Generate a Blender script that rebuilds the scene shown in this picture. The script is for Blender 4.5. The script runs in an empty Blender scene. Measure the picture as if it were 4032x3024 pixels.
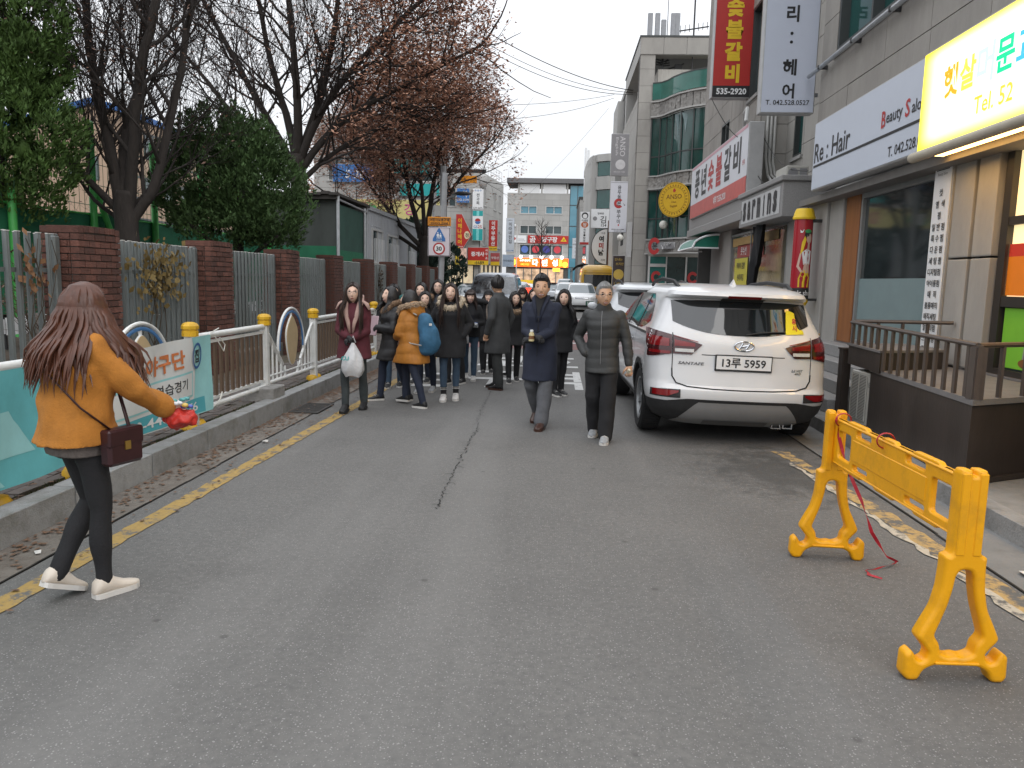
import bpy, bmesh, math, random
import numpy as np
from math import sin, cos, pi, radians as rad, exp, sqrt
from mathutils import Vector, Matrix, noise
random.seed(7); rng = np.random.default_rng(7)
SC = bpy.context.scene; COL = SC.collection
# ---------------------------------------------------------------- camera, sky, sun, exposure
cam_d = bpy.data.cameras.new('camera'); cam = bpy.data.objects.new('camera', cam_d); COL.objects.link(cam)
cam_d.sensor_width = 36.0; cam_d.lens = 769.0/1024*36; cam_d.clip_start = .05; cam_d.clip_end = 1500
YAW, PITCH, ROLL = rad(3.146), rad(7.70), rad(1.3)
_fw = Vector((-sin(YAW)*cos(PITCH), cos(YAW)*cos(PITCH), -sin(PITCH)))
_r0 = Vector((cos(YAW), sin(YAW), 0)); _u0 = _r0.cross(_fw)
_r = _r0*cos(ROLL)+_u0*sin(ROLL); _u = _u0*cos(ROLL)-_r0*sin(ROLL)
_m = Matrix((_r, _u, -_fw)).transposed().to_4x4(); _m.translation = (0, 0, 1.65)
cam.matrix_world = _m
SC.camera = cam
SUN_EL, SUN_ROT = rad(38), rad(150)
W = bpy.data.worlds.new('World'); SC.world = W; W.use_nodes = True
nt = W.node_tree; nt.nodes.clear()
n_out = nt.nodes.new('ShaderNodeOutputWorld'); n_bg = nt.nodes.new('ShaderNodeBackground')
n_sky = nt.nodes.new('ShaderNodeTexSky'); n_sky.sky_type = 'NISHITA'; n_sky.sun_disc = False
n_sky.sun_elevation = SUN_EL; n_sky.sun_rotation = SUN_ROT; n_sky.air_density = 1.5; n_sky.dust_density = 3.0
n_hs = nt.nodes.new('ShaderNodeHueSaturation'); n_hs.inputs['Saturation'].default_value = .45
n_tc = nt.nodes.new('ShaderNodeTexCoord'); n_sep = nt.nodes.new('ShaderNodeSeparateXYZ')
n_ramp = nt.nodes.new('ShaderNodeMapRange'); n_ramp.inputs[1].default_value = 0; n_ramp.inputs[2].default_value = 1
n_ramp.inputs[3].default_value = 9.0; n_ramp.inputs[4].default_value = 25.0
n_noise = nt.nodes.new('ShaderNodeTexNoise'); n_noise.inputs['Scale'].default_value = 2.2; n_noise.inputs['Detail'].default_value = 4
n_nr = nt.nodes.new('ShaderNodeMapRange'); n_nr.inputs[3].default_value = .93; n_nr.inputs[4].default_value = 1.07
n_mul = nt.nodes.new('ShaderNodeMath'); n_mul.operation = 'MULTIPLY'
n_col = nt.nodes.new('ShaderNodeVectorMath'); n_col.operation = 'SCALE'; n_col.inputs[0].default_value = (.965, .99, 1.035)
n_mix = nt.nodes.new('ShaderNodeMix'); n_mix.data_type = 'RGBA'; n_mix.inputs[0].default_value = .86   # the cloud deck over the clear sky
L = nt.links.new
L(n_tc.outputs['Generated'], n_sep.inputs[0]); L(n_sep.outputs['Z'], n_ramp.inputs[0]); L(n_tc.outputs['Generated'], n_noise.inputs['Vector'])
L(n_noise.outputs[0], n_nr.inputs[0]); L(n_ramp.outputs[0], n_mul.inputs[0]); L(n_nr.outputs[0], n_mul.inputs[1])
L(n_mul.outputs[0], n_col.inputs['Scale']); L(n_sky.outputs[0], n_hs.inputs['Color']); L(n_hs.outputs[0], n_mix.inputs[6]); L(n_col.outputs[0], n_mix.inputs[7])
L(n_mix.outputs[2], n_bg.inputs['Color']); n_bg.inputs['Strength'].default_value = .1; L(n_bg.outputs[0], n_out.inputs['Surface'])
sun_d = bpy.data.lights.new('sun', 'SUN'); sun = bpy.data.objects.new('sun', sun_d); COL.objects.link(sun)
sun_d.energy = .6; sun_d.angle = rad(40); sun_d.color = (1, .96, .9)
_sd = Vector((sin(SUN_ROT)*cos(SUN_EL), cos(SUN_ROT)*cos(SUN_EL), sin(SUN_EL)))
sun.rotation_euler = _sd.to_track_quat('Z', 'Y').to_euler()
SC.view_settings.view_transform = 'Standard'; SC.view_settings.look = 'None'
SC.view_settings.exposure = 0.0; SC.view_settings.gamma = 1.0; SC.view_settings.use_curve_mapping = False
SC.render.engine = 'CYCLES'; SC.cycles.max_bounces = 6; SC.cycles.caustics_reflective = False; SC.cycles.caustics_refractive = False
SC.cycles.use_denoising = True
# ---------------------------------------------------------------- materials
MATS = {}
def _nodes(name):
    m = bpy.data.materials.new(name); m.use_nodes = True
    t = m.node_tree; b = t.nodes['Principled BSDF']; return m, t, b
def mat(name, col, rough=.6, var=.12, scale=6.0, bump=0.0, bscale=60.0, metal=0.0, emit=0.0, rnd=0.0, dirt=None, dscale=2.0, damt=.5, trans=0.0, spec=None, alpha=1.0, coat=0.0, stretch=None):
    """procedural surface: base colour broken by noise, optional dirt colour in patches, bump and per-object variation"""
    if name in MATS: return MATS[name]
    m, t, b = _nodes(name); N = t.nodes.new; K = t.links.new
    geo = N('ShaderNodeNewGeometry'); pos = geo.outputs['Position']
    if stretch:
        mp = N('ShaderNodeVectorMath'); mp.operation = 'MULTIPLY'; mp.inputs[1].default_value = stretch
        K(pos, mp.inputs[0]); pos = mp.outputs[0]
    no = N('ShaderNodeTexNoise'); no.inputs['Scale'].default_value = scale; no.inputs['Detail'].default_value = 5; no.inputs['Roughness'].default_value = .65
    K(pos, no.inputs['Vector'])
    mr = N('ShaderNodeMapRange'); mr.inputs[1].default_value = .25; mr.inputs[2].default_value = .75
    mr.inputs[3].default_value = 1-var; mr.inputs[4].default_value = 1+var; K(no.outputs[0], mr.inputs[0])
    fac = mr.outputs[0]
    if rnd:
        oi = N('ShaderNodeObjectInfo'); r2 = N('ShaderNodeMapRange'); r2.inputs[3].default_value = 1-rnd; r2.inputs[4].default_value = 1+rnd
        K(oi.outputs['Random'], r2.inputs[0]); mm = N('ShaderNodeMath'); mm.operation = 'MULTIPLY'; K(fac, mm.inputs[0]); K(r2.outputs[0], mm.inputs[1]); fac = mm.outputs[0]
    vm = N('ShaderNodeVectorMath'); vm.operation = 'SCALE'; vm.inputs[0].default_value = col[:3]; K(fac, vm.inputs['Scale'])
    out = vm.outputs[0]
    if dirt:
        n2 = N('ShaderNodeTexNoise'); n2.inputs['Scale'].default_value = dscale; n2.inputs['Detail'].default_value = 6; n2.inputs['Roughness'].default_value = .7
        K(pos, n2.inputs['Vector']); m2 = N('ShaderNodeMapRange'); m2.inputs[1].default_value = .48; m2.inputs[2].default_value = .72; m2.inputs[4].default_value = damt
        K(n2.outputs[0], m2.inputs[0]); mx = N('ShaderNodeMix'); mx.data_type = 'RGBA'; K(m2.outputs[0], mx.inputs[0]); K(out, mx.inputs[6]); mx.inputs[7].default_value = (*dirt, 1); out = mx.outputs[2]
    K(out, b.inputs['Base Color'])
    b.inputs['Roughness'].default_value = rough; b.inputs['Metallic'].default_value = metal
    if spec is not None: b.inputs['Specular IOR Level'].default_value = spec
    if coat: b.inputs['Coat Weight'].default_value = coat; b.inputs['Coat Roughness'].default_value = .05
    if trans: b.inputs['Transmission Weight'].default_value = trans
    if alpha < 1: b.inputs['Alpha'].default_value = alpha
    if emit: K(out, b.inputs['Emission Color']); b.inputs['Emission Strength'].default_value = emit
    if bump:
        n3 = N('ShaderNodeTexNoise'); n3.inputs['Scale'].default_value = bscale; n3.inputs['Detail'].default_value = 4; K(pos, n3.inputs['Vector'])
        bp = N('ShaderNodeBump'); bp.inputs['Strength'].default_value = bump; bp.inputs['Distance'].default_value = .02; K(n3.outputs[0], bp.inputs['Height']); K(bp.outputs[0], b.inputs['Normal'])
    MATS[name] = m; return m
def glass(name, col=(.02, .035, .035), rough=.04, spec=.8, var=.3, scale=1.2):
    return mat(name, col, rough, var, scale, spec=spec)
def clear_glass(name, tint=(.9, .97, .95), fac=.25):
    """thin pane: see-through with a mirror film"""
    if name in MATS: return MATS[name]
    m, t, b = _nodes(name); N = t.nodes.new; K = t.links.new
    tr = N('ShaderNodeBsdfTransparent'); tr.inputs[0].default_value = (*tint, 1); gl = N('ShaderNodeBsdfGlossy'); gl.inputs['Roughness'].default_value = .02
    fr = N('ShaderNodeLayerWeight'); fr.inputs[0].default_value = fac; ms = N('ShaderNodeMixShader')
    K(fr.outputs['Fresnel'], ms.inputs[0]); K(tr.outputs[0], ms.inputs[1]); K(gl.outputs[0], ms.inputs[2])
    K(ms.outputs[0], t.nodes['Material Output'].inputs['Surface']); MATS[name] = m; return m
# ---------------------------------------------------------------- mesh builder
def frame(o, u, v):
    u = Vector(u).normalized(); v = Vector(v).normalized(); n = u.cross(v)
    M = Matrix((u, v, n)).transposed().to_4x4(); M.translation = o; return M
def wall_right(y, x, z): return frame((x, y, z), (0, -1, 0), (0, 0, 1))     # a face that looks to -X
def wall_left(y, x, z): return frame((x, y, z), (0, 1, 0), (0, 0, 1))       # looks to +X
def wall_front(x, y, z): return frame((x, y, z), (1, 0, 0), (0, 0, 1))      # looks to -Y
class MB:
    def __init__(s): s.v = []; s.f = []; s.m = []
    def add(s, V, F, m=0, M=None):
        k = len(s.v)
        s.v.extend([tuple(M @ Vector(p)) for p in V] if M is not None else [tuple(p) for p in V])
        s.f.extend([tuple(i+k for i in f) for f in F]); s.m.extend([m]*len(F)); return s
    def box(s, x0, x1, y0, y1, z0, z1, m=0, M=None, c=0.0):
        if x0 > x1: x0, x1 = x1, x0
        if y0 > y1: y0, y1 = y1, y0
        if z0 > z1: z0, z1 = z1, z0
        if not c:
            V = [(x, y, z) for z in (z0, z1) for y in (y0, y1) for x in (x0, x1)]
            F = [(0, 2, 3, 1), (4, 5, 7, 6), (0, 1, 5, 4), (2, 6, 7, 3), (0, 4, 6, 2), (1, 3, 7, 5)]
            return s.add(V, F, m, M)
        c = min(c, (x1-x0)*.49, (y1-y0)*.49, (z1-z0)*.49)
        bm = bmesh.new(); bmesh.ops.create_cube(bm, size=1)
        for v in bm.verts: v.co = ((x0+x1)/2+v.co.x*(x1-x0), (y0+y1)/2+v.co.y*(y1-y0), (z0+z1)/2+v.co.z*(z1-z0))
        bmesh.ops.bevel(bm, geom=bm.edges[:], offset=c, segments=1, affect='EDGES', profile=.5)
        bm.verts.index_update(); V = [v.co[:] for v in bm.verts]; F = [tuple(v.index for v in f.verts) for f in bm.faces]; bm.free()
        return s.add(V, F, m, M)
    def quad(s, a, b, c, d, m=0, M=None): return s.add([a, b, c, d], [(0, 1, 2, 3)], m, M)
    def rect(s, x0, x1, y0, y1, z=0.0, m=0, M=None): return s.quad((x0, y0, z), (x1, y0, z), (x1, y1, z), (x0, y1, z), m, M)
    def tube(s, pts, r, n=8, m=0, M=None, caps=True, flat=1.0):
        P = [Vector(p) for p in pts]; R = list(r) if hasattr(r, '__len__') else [r]*len(P); k = len(P)
        V = []; F = []; up = None
        for i, p in enumerate(P):
            d = (P[min(i+1, k-1)]-P[max(i-1, 0)]);
            if d.length < 1e-9: d = Vector((0, 0, 1))
            d.normalize()
            if up is None: up = Vector((0, 0, 1)) if abs(d.z) < .9 else Vector((1, 0, 0))
            a = d.cross(up);
            if a.length < 1e-6: a = d.orthogonal()
            a.normalize(); b = a.cross(d).normalized(); up = b
            for j in range(n):
                t = 2*pi*j/n; V.append(p+a*cos(t)*R[i]+b*sin(t)*R[i]*flat)
        for i in range(k-1):
            for j in range(n): F.append((i*n+j, i*n+(j+1) % n, (i+1)*n+(j+1) % n, (i+1)*n+j))
        if caps: F.append(tuple(range(n))[::-1]); F.append(tuple((k-1)*n+j for j in range(n)))
        return s.add(V, F, m, M)
    def lathe(s, prof, n=24, m=0, M=None, caps=True, sx=1.0, sy=1.0):
        V = []; F = []; k = len(prof)
        for r, z in prof:
            for j in range(n): t = 2*pi*j/n; V.append((r*cos(t)*sx, r*sin(t)*sy, z))
        for i in range(k-1):
            for j in range(n): F.append((i*n+j, i*n+(j+1) % n, (i+1)*n+(j+1) % n, (i+1)*n+j))
        if caps: F.append(tuple(range(n))[::-1]); F.append(tuple((k-1)*n+j for j in range(n)))
        return s.add(V, F, m, M)
    def prism(s, poly, z0, z1, m=0, M=None):
        n = len(poly); V = [(x, y, z0) for x, y in poly]+[(x, y, z1) for x, y in poly]
        F = [tuple(range(n))[::-1], tuple(range(n, 2*n))]+[(i, (i+1) % n, n+(i+1) % n, n+i) for i in range(n)]
        return s.add(V, F, m, M)
    def ball(s, c, r, nu=14, nv=9, m=0, M=None):
        r = r if hasattr(r, '__len__') else (r, r, r); V = []; F = []
        for i in range(nv+1):
            e = -pi/2+pi*i/nv
            for j in range(nu): a = 2*pi*j/nu; V.append((c[0]+r[0]*cos(e)*cos(a), c[1]+r[1]*cos(e)*sin(a), c[2]+r[2]*sin(e)))
        for i in range(nv):
            for j in range(nu): F.append((i*nu+j, i*nu+(j+1) % nu, (i+1)*nu+(j+1) % nu, (i+1)*nu+j))
        return s.add(V, F, m, M)
    def grid(s, fn, nu, nv, m=0, M=None, closed=False):
        V = [fn(i/nu, j/nv) for j in range(nv+1) for i in range(nu+1)]
        F = [(j*(nu+1)+i, j*(nu+1)+i+1, (j+1)*(nu+1)+i+1, (j+1)*(nu+1)+i) for j in range(nv) for i in range(nu)]
        return s.add(V, F, m, M)
    def mesh(s, name, mats, smooth=False):
        me = bpy.data.meshes.new(name); me.from_pydata(s.v, [], s.f)
        for m in (mats if isinstance(mats, (list, tuple)) else [mats]): me.materials.append(m)
        if any(s.m): me.polygons.foreach_set('material_index', s.m)
        if smooth is True: me.polygons.foreach_set('use_smooth', [True]*len(me.polygons))
        elif smooth:
            me.polygons.foreach_set('use_smooth', [True]*len(me.polygons)); me.set_sharp_from_angle(angle=rad(smooth))
        me.update(); return me
    def build(s, name, mats, parent=None, smooth=False, world=True):
        """link as one object; with a parent, coordinates given in world space are moved into the parent's space"""
        if parent is not None and world:
            inv = wmat(parent).inverted(); s.v = [tuple(inv @ Vector(p)) for p in s.v]
        return link(name, s.mesh(name, mats, smooth), parent)
def wmat(o): return (wmat(o.parent) @ o.matrix_basis) if o.parent else o.matrix_basis
def link(name, data, parent=None):
    o = bpy.data.objects.new(name, data); COL.objects.link(o)
    if parent is not None: o.parent = parent
    return o
def tag(o, label=None, cat=None, group=None, kind=None):
    if label: o['label'] = label
    if cat: o['category'] = cat
    if group: o['group'] = group
    if kind: o['kind'] = kind
    return o
def thing(name, label, cat, loc=(0, 0, 0), rz=0.0, group=None, kind=None):
    o = link(name, None); o.location = loc; o.rotation_euler = (0, 0, rz); return tag(o, label, cat, group, kind)
def struct(name): return tag(link(name, None), kind='structure')
# shared unit boxes for bricks, tiles, slats ...
_unit = {}
def unit_box(name, m, c=.0):
    k = (name, m.name, c)
    if k not in _unit: _unit[k] = MB().box(-.5, .5, -.5, .5, -.5, .5, c=c).mesh(name, m)
    return _unit[k]
def piece(name, m, parent, cx, cy, cz, sx, sy, sz, c=.0, rot=None, label=None):
    o = link(name, unit_box(name, m, c), parent)
    inv = wmat(parent).inverted() if parent is not None else Matrix()
    o.matrix_basis = inv @ Matrix.LocRotScale(Vector((cx, cy, cz)), rot, Vector((sx, sy, sz)))
    if label: o['label'] = label
    return o
# ---------------------------------------------------------------- lettering (Blender's own font)
_tc = {}
def glyphs(s, bold=0.0):
    k = (s, bold)
    if k not in _tc:
        c = bpy.data.curves.new('lettering', 'FONT'); c.body = s; c.offset = bold; c.resolution_u = 2
        o = bpy.data.objects.new('lettering', c); me = o.to_mesh()
        V = [v.co[:] for v in me.vertices]; F = [tuple(p.vertices) for p in me.polygons]; o.to_mesh_clear()
        bpy.data.objects.remove(o); bpy.data.curves.remove(c)
        if not V: V = [(0, 0, 0), (1, 0, 0), (0, 1, 0)]; F = [(0, 1, 2)]
        a = np.array(V); lo, hi = a.min(0), a.max(0); _tc[k] = ((a-lo)[:, :2], hi-lo, F)
    return _tc[k]
def put_text(mb, s, x, y, w, h, z=.004, m=0, M=None, bold=.012, keep=True, slant=0.0, rot=0.0):
    """centre a line of text at x, y inside w x h of a sign's own plane"""
    P, d, F = glyphs(s, bold); sx, sy = w/d[0], h/d[1]
    if keep: sx = sy = min(sx, sy)
    V = []
    for p in P:
        px, py = (p[0]-d[0]/2)*sx, (p[1]-d[1]/2)*sy; px += slant*py
        V.append((x+px*cos(rot)-py*sin(rot), y+px*sin(rot)+py*cos(rot), z))
    mb.add(V, F, m, M)
def letters(parent, s, x, y, w, h, m, M, z=.004, bold=.012, keep=True, slant=0.0, rot=0.0, name='lettering'):
    mb = MB(); put_text(mb, s, x, y, w, h, z, 0, M, bold, keep, slant, rot); return mb.build(name, m, parent)
def column(parent, s, x, y0, y1, w, m, M, z=.004, bold=.015, keep=True):
    mb = MB(); n = len(s); st = (y1-y0)/n
    for i, ch in enumerate(s):
        if ch != ' ': put_text(mb, ch, x, y0+st*(i+.5), w, abs(st)*.86, z, 0, M, bold, keep)
    return mb.build('lettering', m, parent)
_TMP = None
def remesh(mb, voxel, mats, smooth_it=4, name='cloth', disp=None):
    """fuse the shapes in mb into one continuous surface"""
    global _TMP
    me = mb.mesh(name, mats); o = bpy.data.objects.new('fuse', me)
    if _TMP is None: _TMP = bpy.data.scenes.new('workbench')
    _TMP.collection.objects.link(o)
    r = o.modifiers.new('r', 'REMESH'); r.mode = 'VOXEL'; r.voxel_size = voxel
    if smooth_it:
        s = o.modifiers.new('s', 'SMOOTH'); s.factor = .5; s.iterations = smooth_it
    vl = _TMP.view_layers[0]; vl.update(); dg = vl.depsgraph
    out = bpy.data.meshes.new_from_object(o.evaluated_get(dg)); out.name = name
    bpy.data.objects.remove(o); bpy.data.meshes.remove(me)
    n = len(out.vertices)
    if disp is not None and n:
        co = np.empty(n*3); out.vertices.foreach_get('co', co); co = co.reshape(-1, 3)
        no = np.empty(n*3); out.vertices.foreach_get('normal', no); no = no.reshape(-1, 3)
        out.vertices.foreach_set('co', disp(co, no).ravel())
    out.polygons.foreach_set('use_smooth', [True]*len(out.polygons)); out.update(); return out
def nz(co, s, seed=0.0):
    """cheap smooth noise on points, -1..1"""
    p = co*np.array(s)+seed
    return (np.sin(p[:, 0]+1.7*np.sin(p[:, 1]*.9+.4))+np.sin(p[:, 1]*1.3+1.3*np.sin(p[:, 2]*1.1))+np.sin(p[:, 2]*1.2+1.9*np.sin(p[:, 0]*.8+2)))/3
WHITE = lambda: mat('white_paint', (.78, .79, .8), .45, .05)
BLACK = lambda: mat('black_print', (.018, .018, .02), .5, .1)
DARK = lambda: mat('dark_metal', (.03, .03, .032), .45, .2)
STEEL = lambda: mat('galvanised_steel', (.42, .44, .46), .4, .15, metal=.6)
# ---------------------------------------------------------------- ground, road, kerbs, pavements
def asphalt():
    m, t, b = _nodes('asphalt'); N = t.nodes.new; K = t.links.new
    pos = N('ShaderNodeNewGeometry').outputs['Position']
    def noi(sc, det=4, rgh=.6):
        n = N('ShaderNodeTexNoise'); n.inputs['Scale'].default_value = sc; n.inputs['Detail'].default_value = det; n.inputs['Roughness'].default_value = rgh; K(pos, n.inputs['Vector']); return n.outputs[0]
    def rng_(x, a, b_, c, d):
        n = N('ShaderNodeMapRange'); 
        for i, v in zip((1, 2, 3, 4), (a, b_, c, d)): n.inputs[i].default_value = v
        K(x, n.inputs[0]); return n.outputs[0]
    def mixc(f, a, b_):
        n = N('ShaderNodeMix'); n.data_type = 'RGBA'; K(f, n.inputs[0])
        for i, v in ((6, a), (7, b_)):
            if isinstance(v, tuple): n.inputs[i].default_value = (*v, 1)
            else: K(v, n.inputs[i])
        return n.outputs[2]
    base = mixc(rng_(noi(.55, 6, .7), .3, .7, 0, 1), (.122, .119, .114), (.168, .163, .155))
    base = mixc(rng_(noi(26, 5, .8), .38, .66, 0, .75), base, (.095, .094, .092))
    base = mixc(rng_(noi(2.6, 6, .75), .60, .78, 0, .55), base, (.10, .098, .096))
    sm = N('ShaderNodeVectorMath'); sm.operation = 'MULTIPLY'; sm.inputs[1].default_value = (1.1, .07, 0); K(pos, sm.inputs[0]); tr = N('ShaderNodeTexNoise'); tr.inputs['Scale'].default_value = 1.3; tr.inputs['Detail'].default_value = 5; K(sm.outputs[0], tr.inputs['Vector'])
    base = mixc(rng_(tr.outputs[0], .5, .72, 0, .45), base, (.200, .196, .188)); base = mixc(rng_(noi(.9, 8, .72), .56, .70, 0, .4), base, (.085, .083, .08))
    for sc, th, colr, wgt in ((70, .10, (.36, .355, .345), .6), (115, .11, (.28, .275, .27), .5), (42, .045, (.42, .41, .40), .6)):
        v = N('ShaderNodeTexVoronoi'); v.inputs['Scale'].default_value = sc; v.inputs['Randomness'].default_value = 1; K(pos, v.inputs['Vector'])
        c = N('ShaderNodeSeparateColor'); K(v.outputs['Color'], c.inputs[0])
        pick = rng_(c.outputs[0], .55, .60, 0, wgt); near = rng_(v.outputs['Distance'], th*2.0, th*2.6, 1, 0)
        mm = N('ShaderNodeMath'); mm.operation = 'MULTIPLY'; K(pick, mm.inputs[0]); K(near, mm.inputs[1])
        base = mixc(mm.outputs[0], base, colr)
    v = N('ShaderNodeTexVoronoi'); v.inputs['Scale'].default_value = 2.3; K(pos, v.inputs['Vector'])     # chewing gum and tar spots
    base = mixc(rng_(v.outputs['Distance'], .03, .06, .5, 0), base, (.05, .049, .047))
    # damp, oil-stained patch behind the parked car
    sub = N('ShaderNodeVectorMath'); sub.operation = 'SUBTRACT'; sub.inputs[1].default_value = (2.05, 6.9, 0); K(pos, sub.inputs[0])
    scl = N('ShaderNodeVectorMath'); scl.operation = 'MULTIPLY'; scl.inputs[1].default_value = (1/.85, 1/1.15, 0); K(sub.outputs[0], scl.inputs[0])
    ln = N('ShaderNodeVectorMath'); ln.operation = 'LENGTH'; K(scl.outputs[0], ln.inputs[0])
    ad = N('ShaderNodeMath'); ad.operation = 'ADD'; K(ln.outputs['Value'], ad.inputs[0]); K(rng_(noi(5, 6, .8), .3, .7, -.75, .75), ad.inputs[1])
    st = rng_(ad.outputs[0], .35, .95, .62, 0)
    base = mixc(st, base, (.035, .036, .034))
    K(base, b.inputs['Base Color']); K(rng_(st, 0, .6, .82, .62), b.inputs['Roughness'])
    bp = N('ShaderNodeBump'); bp.inputs['Strength'].default_value = .45; bp.inputs['Distance'].default_value = .006; K(noi(110, 3, .7), bp.inputs['Height']); K(bp.outputs[0], b.inputs['Normal'])
    b.inputs['Specular IOR Level'].default_value = .35
    return m
ASPH = asphalt()
def worn_paint(name, col, under=(.12, .118, .113), amt=.5, scale=9):
    m, t, b = _nodes(name); N = t.nodes.new; K = t.links.new
    pos = N('ShaderNodeNewGeometry').outputs['Position']
    n = N('ShaderNodeTexNoise'); n.inputs['Scale'].default_value = scale; n.inputs['Detail'].default_value = 8; n.inputs['Roughness'].default_value = .78; K(pos, n.inputs['Vector'])
    r = N('ShaderNodeMapRange'); r.inputs[1].default_value = amt; r.inputs[2].default_value = amt+.09; K(n.outputs[0], r.inputs[0])
    mx = N('ShaderNodeMix'); mx.data_type = 'RGBA'; mx.inputs[6].default_value = (*col, 1); mx.inputs[7].default_value = (*under, 1); K(r.outputs[0], mx.inputs[0])
    n2 = N('ShaderNodeTexNoise'); n2.inputs['Scale'].default_value = 40; n2.inputs['Detail'].default_value = 5; K(pos, n2.inputs['Vector'])
    r2 = N('ShaderNodeMapRange'); r2.inputs[3].default_value = .72; r2.inputs[4].default_value = 1.2; K(n2.outputs[0], r2.inputs[0])
    sc = N('ShaderNodeVectorMath'); sc.operation = 'SCALE'; K(mx.outputs[2], sc.inputs[0]); K(r2.outputs[0], sc.inputs['Scale'])
    K(sc.outputs[0], b.inputs['Base Color']); b.inputs['Roughness'].default_value = .8; return m
tag(MB().rect(-500, 500, -200, 900, -.06).build('ground', mat('bare_ground', (.12, .105, .085), .95, .25, 1.2, .5, 8)), kind='structure')
tag(MB().rect(-2.88, 2.62, -14, 113, 0.0).build('road', ASPH), kind='structure')
tag(MB().rect(-60, 70, 100, 113, .004).build('cross_road', ASPH), kind='structure')
GUT = mat('gutter_concrete', (.165, .145, .125), .9, .28, 5, .5, 40, dirt=(.075, .055, .04), dscale=2.6, damt=.75)
GUTR = mat('gutter_grey', (.20, .20, .195), .88, .2, 6, .4, 50, dirt=(.06, .06, .058), dscale=3, damt=.6)
tag(MB().rect(-3.22, -2.89, -14, 100, .006).build('gutter_strip', GUT), kind='structure')
tag(MB().rect(2.63, 3.06, -14, 100, .006).build('gutter_strip', GUTR), kind='structure')
# joints between gutter and road: dark, slightly sunk grooves filled with dirt
JNT = mat('joint_dirt', (.03, .027, .023), .95, .3, 20)
mbj = MB()
for xx, w in ((-2.885, .012), (2.625, .016)):
    y = -2.0
    while y < 60:
        j = random.uniform(-.006, .006); mbj.rect(xx-w/2+j, xx+w/2+j, y, y+.6, .008); y += .6
tag(mbj.build('gutter_joint', JNT), kind='structure')
YEL = worn_paint('worn_yellow_paint', (.37, .245, .075), amt=.50, scale=8)
YELW = worn_paint('worn_pale_paint', (.50, .45, .36), amt=.50, scale=7)
YELW2 = worn_paint('worn_ochre_paint', (.46, .31, .12), amt=.47, scale=6)
WHP = worn_paint('worn_white_paint', (.55, .55, .54), amt=.56, scale=10)
def ragged_strip(x0, x1, y0, y1, z, m, name, step=.09, jit=.012):
    mb = MB(); n = int((y1-y0)/step); V = []; F = []
    for i in range(n+1):
        y = y0+(y1-y0)*i/n; V += [(x0+random.gauss(0, jit), y, z), (x1+random.gauss(0, jit), y, z)]
        if i: F.append((2*i-2, 2*i-1, 2*i+1, 2*i))
    return tag(mb.add(V, F).build(name, m), kind='structure')
def slanted_strip(a, b, w, z, m, name, jit=.012):
    mb = MB(); n = max(2, int(abs(b[1]-a[1])/.09)); V = []; F = []
    for i in range(n+1):
        k = i/n; x, y = a[0]+(b[0]-a[0])*k, a[1]+(b[1]-a[1])*k; V += [(x-w/2+random.gauss(0, jit), y, z), (x+w/2+random.gauss(0, jit), y, z)]
        if i: F.append((2*i-2, 2*i-1, 2*i+1, 2*i))
    return tag(mb.add(V, F).build(name, m), kind='structure')
slanted_strip((-2.73, 1.0), (-2.66, 5.3), .135, .005, YEL, 'lane_line', .005)
slanted_strip((-2.66, 5.3), (-2.53, 10), .135, .005, YEL, 'lane_line', .006)
slanted_strip((-2.53, 10), (-2.5, 60), .135, .005, YEL, 'lane_line', .006)
slanted_strip((2.56, 3.2), (2.46, 5.3), .16, .005, YELW2, 'lane_line', .014)
slanted_strip((2.46, 5.3), (2.30, 7.7), .15, .005, YELW2, 'lane_line', .016)
slanted_strip((2.45, 3.3), (2.34, 5.6), .05, .0075, YELW, 'lane_line', .014)
slanted_strip((2.34, 5.6), (2.24, 7.2), .04, .0075, YELW, 'lane_line', .012)
# road writing, stretched along the lane
for word, yc, hh in (('구역', 12.85, 2.3), ('보호', 15.8, 2.2)):
    mb = MB(); put_text(mb, word, -.52, yc, 1.95, hh, .005, 0, None, .014, keep=False)
    tag(mb.build('road_lettering', WHP), kind='structure')
mb = MB()
for x0, x1, y0, y1 in ((-2.2, -1.75, 11.6, 11.85), (-2.35, -1.8, 12.3, 12.5), (-2.3, -1.75, 13.1, 13.35)): mb.rect(x0, x1, y0, y1, .005)
tag(mb.build('road_marking', WHP), kind='structure')
RED = mat('red_road_surfacing', (.20, .105, .10), .85, .15, 4, .3, 60, dirt=(.14, .11, .105), dscale=1.5)
tag(MB().rect(-2.45, 2.35, 18.7, 33.5, .004).build('red_road_surface', RED), kind='structure')
mb = MB()
for y in (20.5, 24.5, 28.5, 33.6): mb.rect(-2.4, 2.3, y, y+.28, .009)
tag(mb.build('road_marking', WHP), kind='structure')
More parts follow.
